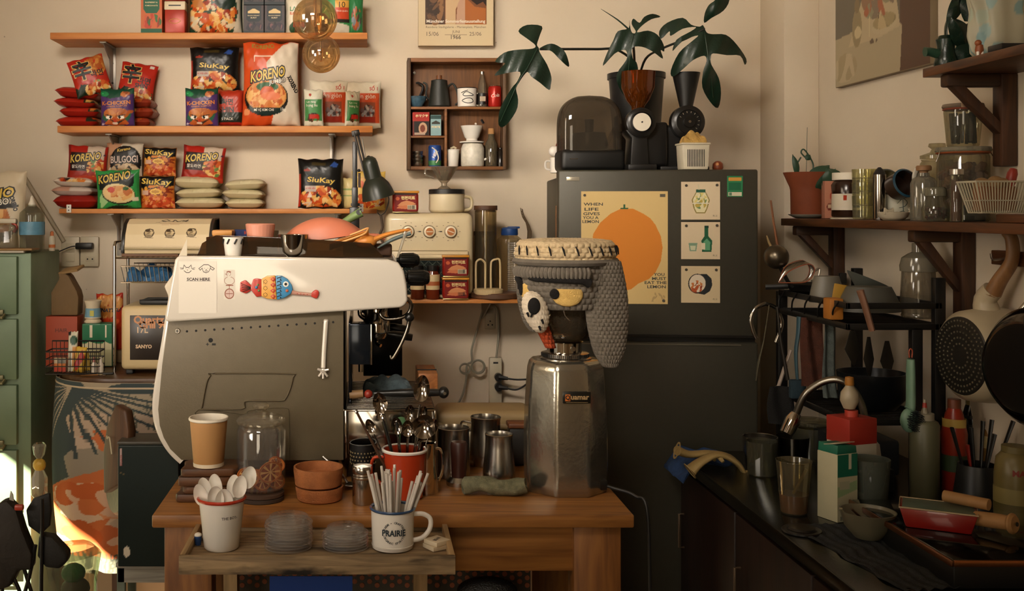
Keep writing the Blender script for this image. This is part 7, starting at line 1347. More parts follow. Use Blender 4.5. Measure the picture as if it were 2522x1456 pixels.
bpy.data.objects['black_tray'].location.z = DTz+.0008
# black case on a white stool, leaning round wooden seat
t = T('white_stool', 'worn white painted wooden stool under the dark green case', 'stool', on(363, 2.92, 0)); kk = k(2.92); sz = (EYE-(1386-CY)*kk)/kk; PW = wood('#8a857a', '#b8b2a4', .7, 'X')
q = MB(kk); q.box((0, 60, sz-4), (152, 140, 10), PW, 2); q.o('seat', t)
for y_ in (0, 120): q = MB(kk); q.box((0, y_, sz-28), (146, 12, 40), PW, 2); q.o('apron', t)
for sx in (-64, 64):
    for y_ in (2, 118): q = MB(kk); q.box((sx, y_, (sz-10)/2), (20, 16, sz-10), m('#6f7a6c', .6, 0, .2), 2); q.o('leg', t)
t = T('speaker_cabinet', 'dark green scuffed wooden box with a white paint spot on the stool', 'box', on(365, 2.88, (sz+1.5)*kk)); kk = k(2.88); hB = (Z(1098, 2.88)-t.location.z)/kk
q = MB(kk); q.box((0, 75, hB/2), (150, 150, hB), m('#141f1c', .5, 0, .3, .2, 5), 3); q.face(146, hB-4, [('e', .14, .12, .055, .045, '#d8cdb8'), ('l', [(.02, .78), (.1, .77)], .008, '#6a5a3c'), ('l', [(.3, .66), (.5, .64)], .004, '#0f1614'), ('r', .03, .84, .055, .98, '#b59a94')], '#141f1c', 90, art(.45), c=(-73, -.6, 2)); q.text('SPEAKER', lambda x_, y_: (-66+x_, -1.2, hB-36+y_), m('#8a2f2a', .5), .0, w=28, rot=90); q.o('body', t)
q = MB(k(3.02)); WS = wood('#3c2412', '#5e3a1e', .5, 'Z')
q.lathe([(1, 0), (122, 0), (128, 6), (128, 22), (122, 28), (1, 28)], WS, n=60, c=(0, 0, 0)); q.t('leaning_stool_top', 'round dark wooden stool top leaning on edge between desk and green case', 'seat', at(310, 1142, 3.18), (R(86), 0, R(-64)))
q = MB(k(3.06)); q.prism([(-40, -100), (34, -60), (42, 60), (24, 108), (-14, 118), (-44, 60), (-52, 0)], 0, 26, wood('#3a2312', '#54351c', .5, 'Z'), 6); q.tube([(-34, -3, 40), (-28, -6, 34), (-20, -6, 38), (-10, -4, 0)], 1.6, m('#b5a68a', .5), 5, False, 3); q.t('curved_board', 'tall curved wooden board leaning beside the round seat', 'backrest', at(285, 1120, 2.96), (R(-4), 0, R(-40)))
q = MB(k(2.95)); q.box((0, 40, 0), (120, 100, 8), m('#3f3a30', .5), 2); q.t('dark_tray', 'flat dark grey tray lying on the green case', 'lid', (X(370, 3.0), 2.9, Z(1098, 2.88)+.0045))
# stroller and bags at the lower left corner
sD = 2.45; kk = k(sD); st = T('folded_stroller', 'black fabric folding stroller at the lower left corner', 'stroller', on(70, sD, 0)); u = lambda px, py, y=0: (px-70, y, EYE/kk-(py-CY)); BF = m('#15130f', .7, 0, .2, .4, 12); BT_ = m('#100f0e', .35)
def sheet(P, y0, y1, mt, bev=3): return MB(kk).prism([(u(a, b_)[0], u(a, b_)[2]) for a, b_ in P], y0, y1, mt, bev)
sheet([(0, 1236), (22, 1228), (46, 1252), (60, 1300), (84, 1360), (82, 1400), (50, 1400), (30, 1440), (-20, 1456), (-30, 1300)], -20, 26, m('#262019', .7, 0, .2, .5, 12), 8).o('seat_fabric', st)
sheet([(78, 1232), (118, 1218), (122, 1262), (118, 1300), (96, 1322), (66, 1300), (60, 1260)], 10, 26, BF, 4).o('canopy_fabric', st)
sheet([(96, 1316), (130, 1322), (168, 1362), (166, 1384), (146, 1402), (112, 1398), (92, 1370)], -6, 34, BF, 8).o('hood_bag', st)
for P in ([(106, 1226), (106, 1330), (104, 1456), (108, 1560)], [(8, 1320), (8, 1456), (6, 1600)], [(90, 1340), (74, 1420), (50, 1500)], [(36, 1420), (56, 1470), (70, 1560)], [(30, 1240), (40, 1300), (52, 1340)], [(62, 1398), (80, 1456), (110, 1540)]):
    q = MB(kk); q.tube([u(a, b_, -8) for a, b_ in P], 5, BT_, 8, False, 3); q.o('frame_tube', st)
q = MB(kk); q.box(u(52, 1246, -14), (22, 14, 14), m('#a83a24', .4), 4); q.o('red_clip', st, label='red plastic clip'); q = MB(kk); q.prism([(u(a, b_)[0], u(a, b_)[2]) for a, b_ in [(26, 1228), (30, 1206), (36, 1216), (38, 1232)]], -12, -8, m('#a8a494', .4), 1); q.o('tag', st)
for px, py in ((20, 1560), (100, 1560)):
    a_ = u(px, py); q = MB(kk); q.tube([(a_[0], 0, a_[2]+30), (a_[0], 0, 30)], 5, BT_, 8); q.lathe([(30, -8), (38, -6), (38, 6), (30, 8), (30, -8)], BT_, (a_[0], 0, 38), 30, ax=(0, 1, 0)); q.o('wheel', st)
bD = 2.9; kk = k(bD); t = T('plastic_bag', 'clear plastic bag with green contents on the floor by the desk', 'bag', on(180, bD, 0)); zz = lambda py: EYE/kk-(py-CY)
q = MB(kk); q.lathe([(1, 0), (46, 0), (56, 60), (54, zz(1440)), (60, zz(1400)), (66, zz(1360)), (50, zz(1345)), (64, zz(1362))], glass('#c9cbb8', .14, .12), n=14, rib=.06, ribn=5); q.o('bag_film', t)
q = MB(kk); q.ball((2, -4, zz(1410)), 30, m('#2f8a4a', .3, 0, .3, .6), 16, (1, .8, .8)); q.ball((6, 0, zz(1450)), 36, m('#5c5a48', .5, 0, .3, .5), 16, (1, .8, .8)); q.o('contents', t, label='green and grey contents')
kk = k(3.44); q = MB(kk); q.ball((0, 0, 0), 16, m('#c9a23c', .4, 0, .2, .5), 14, (1, .7, 1)); q.lathe([(4, 12), (12, 24), (16, 46), (12, 52)], glass('#d8d4c4', .15, .2), n=14, rib=.08, ribn=5); q.lathe([(10, -12), (18, -30), (18, -70), (8, -84), (1, -86)], glass('#e0dccc', .15, .3), n=14, rib=.1, ribn=5)
q.t('hanging_bag', 'crumpled clear and yellow plastic bag hanging between cabinet and desk', 'bag', at(97, 1145, 3.34))
# ================================================================ right wall: picture, shelves
DWD = wood('#3a2010', '#6a3f20', .5, 'Y', .9); DWZ = wood('#2e1a0e', '#4a2c18', .55, 'Z'); DWX = wood('#2a180d', '#42270f', .55, 'X')
t = T('wall_picture', 'faded still-life picture on a thin board on the right wall', 'picture', (XR, 3.285, 2.022)); ph_ = .80; pw_ = .60
q = MB(); q.box((-.012, 0, ph_/2), (.022, pw_, ph_), m('#7a6a52', .6), .001)
sy_ = lambda o: (o[0], [(a, b*.5) for a, b in o[1]])+tuple(o[2:]) if o[0] in 'pl' else (o[0], o[1], o[2]*.5, o[3], o[4]*.5)+tuple(o[5:]) if o[0] in 'ef' else o
ops = [('r', 0, 0, 1, 1, '#665e50'), ('r', .72, .0, 1, .7, '#4f3424'), ('p', [(0, 0), (.72, 0), (.74, .34), (.6, .5), (.2, .42), (0, .4)], '#a8987a'), ('p', [(.16, .3), (.3, .62), (.42, .9), (.55, .9), (.68, .6), (.72, .34), (.5, .3)], '#b5a382'), ('e', .26, .44, .055, .16, '#8f7f5e'), ('e', .26, .62, .03, .06, '#7a6a4c'), ('e', .27, .4, .04, .05, '#c2b08a'), ('e', .38, .66, .07, .12, '#8a6a50'), ('e', .56, .38, .13, .055, '#b8a888'), ('f', .56, .42, .12, .06, ['#b5a078', '#9c8a64', '#8a7a58'], 14, 2, .08), ('l', [(.4, .5), (.4, .34)], .012, '#c4b590'), ('l', [(.52, .62), (.5, .46)], .01, '#5a4634'), ('f', .44, .29, .05, .02, ['#5a4838'], 4, 2, .03), ('f', .12, .14, .14, .12, ['#a08f6e', '#b5a486'], 12, 5, .08), ('f', .5, .54, .16, .08, ['#9c5a3c', '#7a6a58', '#8a8468'], 14, 8, .05)]
q.face(1, 1, ops[:1]+[('r', .72, 0, 1, 1, '#4f3424')]+[sy_(o) for o in ops[2:]], '#665e50', 200, art(.3), fn=lambda u_, v, o=0: (-.0235-o, (.5-u_)*pw_, .002+v*(ph_-.004))); q.o('printed_board', t)
def rshelf(y0, y1, z, th, xf, brs, lab):
    t = T('side_shelf', lab, 'shelf', (XR, y0, z), 0, 'dark wooden shelves on the right wall'); q = MB(); BB(q, (xf-XR, y1-y0, -th), (-.0005, 0, 0), DWD, .002); q.o('board', t)
    for by, zb_, dz in brs:
        q = MB(); yy = by-y0; BB(q, (-.04, yy-.022, zb_-z), (-.001, yy+.022, -th), DWZ, .004); q.o('bracket_post', t)
        q = MB(); BB(q, (xf-XR+.016, yy-.018, -th-.032), (-.04, yy+.018, -th), DWX, .005); q.o('bracket_arm', t)
        q = MB(); q.prism([(xf-XR+.03, -th-.03), (xf-XR+.062, -th-.03), (-.04, -th-.03-dz+.03), (-.04, -th-.03-dz)], yy-.014, yy+.014, DWZ, .001); q.o('bracket_brace', t)
    return t
rshelf(2.71, 1.25, 1.971, .023, 1.43, [(2.64, 1.7175, .12)], 'upper dark wooden shelf on the right wall holding plants and a plastic bag')
LZ = 1.579
rshelf(3.66, 1.25, LZ, .0245, 1.44, [(3.585, 1.33, .115), (2.82, 1.318, .135)], 'lower long dark wooden shelf crowded with jars and glasses')
def ls(px, Xm=1.53): D = F*Xm/(px-CX); return Vector((Xm, D, LZ+.0005)), k(D)
TCm = m('#8a4526', .7, 0, .14, .2, 12); GJ = glass('#d8d4c0', .12, .06)
l, kk = ls(1989, 1.53); t = T('potted_plant', 'small drooping plant in a flared terracotta pot on a saucer', 'plant', l); q = MB(kk)
q.lathe([(1, 6), (38, 6), (39, 8), (40, 70), (42, 78), (56, 110), (57, 113), (53, 113), (38, 80), (36, 60), (1, 60)], TCm, n=44); q.o('pot', t); q = MB(kk); q.lathe([(1, 0), (28, 0), (44, 8), (45, 10), (30, 6), (1, 5)], m('#9a9688', .4), n=40); q.o('saucer', t); q = MB(kk); q.cyl(42, 4, m('#2a1d14', .9), (0, 0, 92), 24); q.o('soil', t)
GL2 = m('#24442f', .45, 0, .12)
for P, r_ in (([(-12, 0, 94), (-26, -2, 110), (-30, -4, 128), (-18, -4, 150)], 1.8), ([(8, 0, 94), (14, 0, 130), (2, 0, 156), (-10, 0, 170), (-16, 0, 162), (-6, 0, 150)], 1.8), ([(-4, 0, 94), (-2, 0, 160), (0, 2, 224)], .6), ([(36, -6, 104), (60, -10, 118), (80, -10, 130), (78, -10, 134)], 1.4)): q = MB(kk); q.tube(P, r_, GL2, 6, False, 5); q.o('stem', t)
def blob_leaf(q, c, w_, h_, rot, mt=GL2): q.x(tr(*c, *rot)); q.grid(lambda U, V: ((U-.5)*w_*np.sin(np.clip(V*1.02+.02, 0, 1)*PI)**.7, -h_*.12*np.sin(V*PI)+np.abs(U-.5)*w_*.3, (V-.5)*h_), 10, 16, mt); q.grid(lambda U, V: ((.5-U)*w_*np.sin(np.clip(V*1.02+.02, 0, 1)*PI)**.7, -h_*.12*np.sin(V*PI)+np.abs(U-.5)*w_*.3+1, (V-.5)*h_), 10, 16, mt); q.x()
for c, w_, h_, rt in (((-32, -4, 130), 16, 56, (0, -12, 0)), ((16, -44, 98), 66, 70, (10, 30, 0)), ((40, -48, 92), 60, 66, (14, -30, 10)), ((-2, -10, 150), 16, 16, (0, 40, 0)), ((46, -22, 86), 30, 40, (0, -50, 30))): q = MB(kk); blob_leaf(q, c, w_, h_, rt); q.o('leaf', t)
l, kk = ls(2088, 1.535); t = T('spread_jar', 'brown chocolate spread jar with a wide white lid and label', 'jar', l); q = MB(kk); q.lathe([(1, 4), (34, 4), (37, 8), (36, 60), (38, 84), (30, 96), (1, 96)], m('#2c1a10', .2, 0, .08), n=36); q.lathe([(37.4, 22), (36.8, 60), (36.6, 62)], m('#cbbfa8', .5), n=36); q.box((-20, -31, 52), (9, 3, 12), m('#b83a22', .5)); q.box((4, -37.6, 34), (18, 1, 12), m('#3a4452', .5)); q.o('body', t); q = MB(kk); q.cyl(36, 18, m('#ddd2bd', .4), (0, 0, 96), 36); q.o('lid', t); q = MB(kk); q.cyl(40, 4, m('#b8ad96', .4), (0, 0, 0), 30); q.o('dish', t)
l, kk = ls(2042, 1.57); q = MB(kk); q.box((0, 0, 46), (30, 20, 92), m('#c98a70', .5), 1); q.face(30, 90, [('e', .4, .3, .25, .1, '#7a2c20'), ('e', .4, .32, .16, .06, '#d8c0a0'), ('e', .6, .6, .2, .1, '#b5503a')], '#c98a70', 30, c=(-15, -10.5, 1)); q.t('pink_carton', 'pink printed carton between terracotta pot and spread jar', 'carton', l)
gi = 0
for px, Xm, base_h in ((2126, 1.50, 0), (2150, 1.555, 0)):
    l, kk = ls(px, Xm)
    for i in range(3):
        q = MB(kk); q.lathe([(1, 0), (22, 1), (24, 4), (26, 58), (24.6, 58), (22, 6), (1, 4)], glass('#f6f4dc', .14, .05), n=30); q.lathe([(24, 34), (25.4, 36), (24.2, 38)], glass('#e8e4c4', .3, .2), n=30)
        q.t('drinking_glass', 'pale green tumbler, %s of the %s nested column' % (['lowest', 'middle', 'topmost'][i], ['left', 'right'][gi]), 'glass', l+Vector((0, 0, i*33*kk)), 0, 'nested pale tumblers on the lower shelf')
    gi += 1
l, kk = ls(2166, 1.475); t = T('steel_flask', 'slim shiny steel flask with a black pointed cap', 'flask', l); q = MB(kk); q.lathe([(1, 0), (14, 0), (15, 3), (15, 112), (1, 112)], STEEL(.15), n=28); q.cyl(5, 1, DARK(), (2, -14.6, 24), 12, (0, -1, 0)); q.o('body', t); q = MB(kk); q.lathe([(1, 112), (15, 112), (9, 124), (3, 130), (1, 130)], DARK(), n=24); q.o('cap', t)
for i, (px, Xm, r_, ci, co, lab) in enumerate(((2190, 1.56, 34, '#6f6646', '#2a3634', 'dark-rimmed olive enamel mug lying open end forward above the printed pot'), (2232, 1.52, 36, '#2c1d14', '#1f4254', 'blue-rimmed mug with orange flower print lying on its side'))):
    l, kk = ls(px, Xm); t = T('tilted_mug', lab, 'mug', l+Vector((0, 0, 92*kk)), 0); q = MB(kk); q.lathe([(1, 40), (r_*.9, 38), (r_*.96, 0), (r_*.92, 0), (r_*.86, 36), (1, 36)], m(ci, .35), n=34, ax=(.25, -1, .25) and (-.2, 1, -.3)); q.lathe([(r_*.9, -3), (r_+1, 0), (r_*.9, 3)], m(co, .3), n=34, ax=(-.2, 1, -.3)); q.o('mug_body', t)
    if i: q = MB(kk); q.tube([(26, -4, 16), (16, -22, 34), (6, -26, 16), (12, -20, -14), (20, -10, -26)], 4, m('#c2bcae', .3), 8, False, 4, 1.4); q.o('handle', t)
l, kk = ls(2204, 1.535); t = T('printed_pot', 'white pot with a leafy ink drawing behind the cat dish', 'pot', l); q = MB(kk); q.lathe([(1, 0), (34, 0), (37, 3), (38, 62), (35, 63), (34, 4), (1, 4)], m('#b8b49f', .4), n=36)
for P in ([(-12, -35, 40), (0, -38, 52), (12, -36, 44), (6, -37.5, 34), (-8, -36.5, 30)], [(-16, -34, 14), (0, -38, 22), (14, -35, 14)], [(0, -38, 50), (2, -38, 16)]): q.tube(P, .9, m('#3a4a44', .5), 5, False, 3)
q.lathe([(36.5, 61), (38.6, 63), (36, 65)], DARK(.3), n=36); q.o('body', t)
l, kk = ls(2200, 1.475); q = MB(kk); q.lathe([(1, 0), (20, 0), (30, 8), (33, 20), (30, 21), (18, 5), (1, 4)], m('#b5aa92', .35), n=30, sx=1.1); q.prism([(-32, 14), (-30, 32), (-22, 26), (-14, 27), (-8, 32), (-6, 14)], -20, -12, m('#b5aa92', .35), 2); q.tube([(30, -6, 14), (38, -8, 22), (34, -8, 30)], 3.4, m('#b5aa92', .35), 8, False, 3)
for dx in (-24, -16): q.ball((dx, -21, 20), 1.6, DARK(), 6)
q.t('cat_dish', 'small cream ceramic dish shaped like a cat', 'dish', l)
l, kk = ls(2275, 1.50); t = T('crystal_decanter', 'cut-glass decanter with a round wooden stopper', 'decanter', l); q = MB(kk); q.lathe([(1, 0), (27, 0), (29, 4), (29, 92), (24, 104), (13, 110), (12, 118), (10, 118), (11, 108), (22, 100), (26, 90), (26, 6), (1, 5)], glass('#c9c4b2', .22, .2, .1), n=48, rib=.03, ribn=16); q.o('body', t); q = MB(kk); q.lathe([(1, 112), (9, 112), (10, 122), (17, 124), (18, 132), (16, 136), (1, 137)], m('#8a6440', .6), n=24); q.o('stopper', t)
l, kk = ls(2308, 1.57); t = T('glass_jar', 'tall clear glass jar with a flat knob lid at the back of the shelf', 'jar', l); q = MB(kk); q.lathe([(1, 0), (34, 0), (38, 4), (38, 140), (34, 146), (36, 150)], GJ, n=36); q.o('body', t); q = MB(kk); q.lathe([(1, 150), (38, 152), (38, 160), (16, 168), (12, 176), (20, 182), (18, 190), (1, 191)], GJ, n=36); q.o('lid', t)
l, kk = ls(2372, 1.535); t = T('clip_jar', 'wide glass clip jar of brown lumps, the lower of the stacked pair', 'jar', l); q = MB(kk); q.lathe([(1, 0), (54, 0), (58, 4), (58, 158), (54, 168)], GJ, n=44); q.o('body', t); q = MB(kk); q.lathe([(1, 170), (60, 170), (63, 174), (61, 182), (1, 184)], glass('#b8b4a0', .2, .3), n=44); q.lathe([(58, 166), (61, 168), (58, 171)], m('#a8572c', .5), n=44); q.tube([(-60, -8, 176), (-66, -10, 160), (-72, -10, 146)], 1.2, STEEL(), 6); q.tube([(60, -8, 176), (68, -10, 160), (74, -10, 146)], 1.2, STEEL(), 6); q.o('lid', t); lz2 = l.z+184*kk
rg = random.Random(4); q = MB(kk)
for i in range(60): a_ = rg.uniform(0, 6.28); r_ = 46*rg.random()**.5; q.box((r_*math.cos(a_), r_*math.sin(a_), 20+rg.random()*118), (22, 18, 16), m(['#4a2c1c', '#6b4a30'][i % 2], .7), 3, 1, rot=(rg.random()*3, rg.random()*3, 0))
q.t('brown_sugar', 'brown sugar lumps filling the wide clip jar', 'sugar', l, kind='stuff')
t = T('clip_jar', 'clip-lid jar packed with dark vanilla-like sticks, stacked on the wide jar', 'jar', Vector((l.x+.0, l.y, lz2+.0005))); q = MB(kk); q.lathe([(1, 0), (34, 0), (36, 3), (43, 84), (42, 92)], GJ, n=40); q.o('body', t); q = MB(kk); q.lathe([(1, 93), (45, 94), (47, 98), (45, 104), (1, 105)], glass('#9c8a78', .2, .4), n=40); q.lathe([(43, 89), (46, 91), (43, 94)], m('#8c4a34', .5), n=40); q.box((-22, -42, 98), (11, 4, 11), m('#b59a7c', .4, .4), 1); q.o('lid', t)
for i in range(9): q = MB(kk); a_ = i*.7; q.box((24*math.cos(a_), 24*math.sin(a_), 42), (9, 7, 76), m('#1e211c', .5, 0, .2), 2, rot=(R(4*math.sin(a_)), R(-4*math.cos(a_)), a_)); q.t('dark_stick', 'dark stick packed in the upper clip-lid jar', 'stick', t.location.copy()+Vector((0, 0, .003)), 0, 'dark sticks in the clip-lid jar')
l, kk = ls(2304, 1.46); t = T('spice_jar', 'squat glass jar with dark red berries, lidded', 'jar', l); q = MB(kk); q.lathe([(1, 0), (28, 0), (31, 4), (32, 34), (24, 50), (22, 62)], GJ, n=34); q.o('body', t); q = MB(kk); q.lathe([(1, 62), (24, 62), (25, 66), (24, 80), (20, 84), (1, 85)], glass('#a8a48c', .2, .35), n=34); q.o('lid', t); q = MB(kk)
for i in range(40): a_ = rg.uniform(0, 6.28); r_ = 24*rg.random()**.5; q.ball((r_*math.cos(a_), r_*math.sin(a_), 6+rg.random()*26), 5, m('#3a1016', .2), 8)
q.o('contents', t, label='dark red berries')
l, kk = ls(2356, 1.45); t = T('spice_tube', 'tall narrow glass tube of reddish spice with a steel cap', 'tube', l); q = MB(kk); q.lathe([(1, 0), (14, 0), (15, 3), (15, 112), (12, 116)], GJ, n=26); q.lathe([(1, 2), (12, 2), (12, 104), (1, 105)], m('#5a3026', .7, 0, .2), n=20); q.o('body', t); q = MB(kk); q.cyl(16, 14, STEEL(.3), (0, 0, 116), 24); q.o('cap', t)
l, kk = ls(2392, 1.56); q = MB(kk); q.lathe([(1, 0), (30, 0), (31, 2), (31, 78), (1, 80)], m('#1f2c34', .35), n=36); q.text('cture', lambda x_, y_: (31.3*math.sin(x_/31), -31.5*math.cos(x_/31), 26+y_), m('#b8c4b4', .5), .02, w=40); q.lathe([(31.3, 40), (31.3, 58)], m('#8f4a3c', .5), n=36); q.t('printed_tin', 'dark printed tin behind the white wire basket', 'tin', l)
l, kk = ls(2456, 1.47); t = T('wire_basket', 'white plastic-coated basket on the lower shelf with fruit and spoons', 'basket', l+Vector((0, -.0, .021))); WB_ = m('#b8b096', .45); q = MB(kk)
for z_, w_, d_ in ((2, 54, 30), (32, 62, 36), (78, 76, 42)): q.tube([(-w_, -d_, z_), (w_, -d_, z_), (w_, d_, z_), (-w_, d_, z_)], 2.6 if z_ > 70 else 1.6, WB_, 6, True)
for i in range(21): x_ = -1+i*.1; q.tube([(x_*54, -30, 2), (x_*76, -42, 78)], 1.4, WB_, 5); q.tube([(x_*54, 30, 2), (x_*76, 42, 78)], 1.4, WB_, 5); q.tube([(x_*54, -30, 2), (x_*54, 30, 2)], 1.2, WB_, 5)
for s_ in (-1, 1):
    for j in range(7): q.tube([(s_*54, -27+j*9, 2), (s_*76, -38+j*12.6, 78)], 1.3, WB_, 5)
q.o('basket_frame', t)
for i, (dx, dz, dy) in enumerate(((-34, 70, 8), (-8, 74, -6), (16, 70, 10))): q = MB(kk); q.ball((0, 0, 0), 20, m('#8a6a42', .6, 0, .1, .2), 18, (1, 1, .95)); q.t('round_fruit', ['brown round fruit at the left of the wire basket', 'brown round fruit in the middle of the wire basket', 'brown round fruit at the right of the wire basket'][i], 'fruit', t.location+Vector((dx*kk, dy*kk, dz*kk)))
q = MB(kk); q.lathe([(1, 0), (9, 0), (12, 20), (12, 40), (8, 52), (1, 54)], m('#8f2f22', .4), n=18); q.t('red_handle_spoon', 'rounded red utensil end poking above the wire basket', 'utensil', t.location+Vector((34*kk, 10*kk, 60*kk)), (0, R(14), 0))
q = MB(kk); q.box((0, 0, 40), (90, 40, 60), m('#8a5a34', .6), 4); q.t('tan_packet', 'tan striped packet inside the wire basket', 'packet', t.location+Vector((-6*kk, 0, -.003)))
q = MB(); q.box((0, 0, .010), (.16, .3, .02), DWD, .003); q.t('wooden_board', 'dark wooden board under the white wire basket', 'board', (1.53, 2.28, LZ+.0005))
q = MB(); q.box((0, 0, .008), (.10, .16, .016), DARK(.4), .002); q.t('black_book', 'flat black notebook near the shelf edge at the right', 'book', (1.50, 2.02, LZ+.0005))
# upper shelf things
UZ = 1.971
def us(px, Xm=1.52): D = F*Xm/(px-CX); return Vector((Xm, D, UZ+.0005)), k(D)
l, kk = us(2330, 1.485); t = T('cactus_figure', 'dark green speckled ceramic vase with a nozzle arm at the shelf end', 'vase', l); DG = m('#16281f', .25, 0, .3, .1, 30); q = MB(kk); q.lathe([(1, 0), (24, 0), (28, 10), (24, 30), (20, 50), (24, 70), (16, 80), (14, 80)], DG, n=30); q.tube([(-16, 0, 34), (-40, 0, 40), (-52, 0, 40)], [12, 11, 12], m('#2c4a38', .3), 12, False, 3); q.o('vase_body', t)
for P, r_ in (([(0, 0, 76), (2, 0, 110), (24, 0, 150), (56, 0, 196)], [7, 7, 8, 7]), ([(10, 0, 60), (40, 0, 96), (66, -4, 112), (96, -4, 120)], [8, 12, 10, 4])): q = MB(kk); q.tube(P, r_, DG, 10, False, 5, .4); q.o('stem', t)
for c, w_, h_, rt in (((44, -20, 40), 64, 84, (0, 20, 0)), ((62, -24, 36), 56, 66, (0, -60, 0)), ((20, -22, 84), 56, 90, (0, -30, 10)), ((70, -20, 150), 90, 90, (0, 30, 0)), ((50, -10, 196), 80, 80, (0, -20, 0)), ((92, -16, 190), 80, 90, (0, 60, 0)), ((20, -4, 150), 34, 90, (0, 20, 0))): q = MB(kk); blob_leaf(q, c, w_, h_, rt, DG); q.o('leaf', t)
l, kk = us(2455, 1.53); t = T('plastic_bag', 'frosted plastic bag with pale blue blotches on the upper shelf', 'bag', l); q = MB(kk); rp = [(1, 0), (52, 2), (68, 30), (66, 80), (74, 130), (60, 190), (40, 210)]
q.grid(lambda U, V: ((np.interp(V, [0, .1, .3, .6, .8, 1], [40, 62, 70, 62, 72, 50])+5*np.sin(U*38)+4*np.sin(U*70+V*9))*np.cos(U*2*PI), .62*(np.interp(V, [0, .1, .3, .6, .8, 1], [40, 62, 70, 62, 72, 50])+5*np.sin(U*38))*np.sin(U*2*PI), V*200), 120, 30, art(.35), lambda U, V: paint(U, V, [('e', rg.random(), rg.random(), .035, .09, ['#7d9a98', '#93aaa4', '#a8b09c'][i % 3]) for i in range(26)], '#b0ab93')); q.o('bag_body', t)
l, kk = us(2412, 1.45); t = T('tiny_figurine', 'tiny orange and white animal figurine at the shelf edge', 'figurine', l); q = MB(kk); q.lathe([(1, 4), (7, 4), (10, 16), (8, 28), (1, 32)], m('#8c4a24', .5), n=16); q.ball((-4, -2, 33), 8, m('#8c4a24', .5), 12); 
for dx in (-6, 4): q.tube([(dx, -4, 10), (dx-2, -8, 0)], [4, 3], WHITE(.5), 8)
q.o('body', t)
l, kk = us(2486, 1.47); q = MB(kk); q.box((0, 0, 8), (74, 60, 16), DARK(.4), 3); q.t('black_box', 'flat black box near the right end of the upper shelf', 'box', l)
# hanging rail, pans
t = T('hanging_rail', 'dark wooden hook rail on the right wall', 'rail', (XR, 2.2, 1.488)); q = MB(); BB(q, (-.02, -.9, -.018), (-.001, .5, .018), DWD, .002); q.o('board', t)
for y_ in (.44, .10, -.02): q = MB(); q.tube([(-.02, y_, .0), (-.05, y_, -.004), (-.056, y_, .012)], .003, STEEL(.3), 8, False, 3); q.o('hook', t)
hD = 2.64; t = T('milk_saucepan', 'cream saucepan with a patterned dark base and long wooden handle hanging on the wall', 'saucepan', (XR-.075, hD, 1.245)); AX = Vector((-1, -.12, 0)).normalized(); q = MB()
q.lathe([(.0001, .06), (.098, .06), (.112, .045), (.118, 0), (.12, -.05), (.116, -.05), (.112, 0)], m('#b8a98c', .35), n=52, ax=AX); q.o('pan_body', t)
q = MB(); q.lathe([(.0001, .063), (.094, .063), (.096, .0615), (.0975, .06)], m('#2b2823', .4, .4), n=52, ax=AX); dm = m('#6a6250', .4, .5)
for r_ in (.03, .045, .06, .075, .088):
    for j in range(int(r_*560)): a_ = 2*PI*j/int(r_*560); e1 = Vector((.12, -1, 0)).normalized(); q.ball(tuple(AX*.0635+e1*r_*math.cos(a_)+Vector((0, 0, r_*math.sin(a_)))), .0028, dm, 6)
q.o('base_plate', t, label='dark dotted induction base')
q = MB(); q.tube([(.01, .0, .105), (.005, 0, .14), (.012, -.02, .165)], [.032, .026, .024], m('#b8a98c', .35), 16, False, 3); q.o('ferrule', t); q = MB(); q.tube([(.012, -.018, .155), (.02, -.035, .19), (.035, -.06, .24), (.035, -.06, .29), (.028, -.05, .31)], [.024, .021, .018, .017, .015], wood('#7a5634', '#94693f', .5, 'Z'), 14, False, 5, .8); q.o('handle', t)
t = T('steel_frying_pan', 'large dark-bottomed steel frying pan hanging nearest on the rail', 'frying pan', (1.50, 2.36, 1.255)); AX = Vector((-1, -.28, 0)).normalized(); q = MB()
q.lathe([(.0001, .04), (.098, .04), (.112, .036), (.136, .004), (.140, -.014), (.137, -.014), (.132, .004), (.108, .032)], m('#4c4640', .16, 1, .2), n=60, ax=AX); q.lathe([(.0001, .0415), (.09, .0415), (.1, .040)], m('#12100e', .35, .5), n=50, ax=AX); q.o('pan_body', t)
q = MB(); q.tube([(0, -.03, .128), (.02, .0, .17), (.035, .02, .21), (.045, .02, .25), (.05, .02, .30)], [.006, .006, .009, .012, .012], CHR, 12, False, 5); q.tube([(-.01, .04, .126), (.02, .03, .17), (.036, .024, .21)], .006, CHR, 10, False, 4); q.o('handle', t)
t = T('grey_pan', 'dull grey pan disc at the right edge above the steel pan', 'frying pan', (1.46, 2.22, 1.37)); q = MB(); q.lathe([(.0001, .03), (.06, .03), (.085, 0), (.082, 0), (.058, .026)], m('#3f3a33', .4, .6), n=44, ax=(-1, -.3, 0)); q.o('pan_body', t); q = MB(); q.tube([(0, 0, .08), (.04, .0, .14)], .006, STEEL(.3), 8); q.o('handle', t)

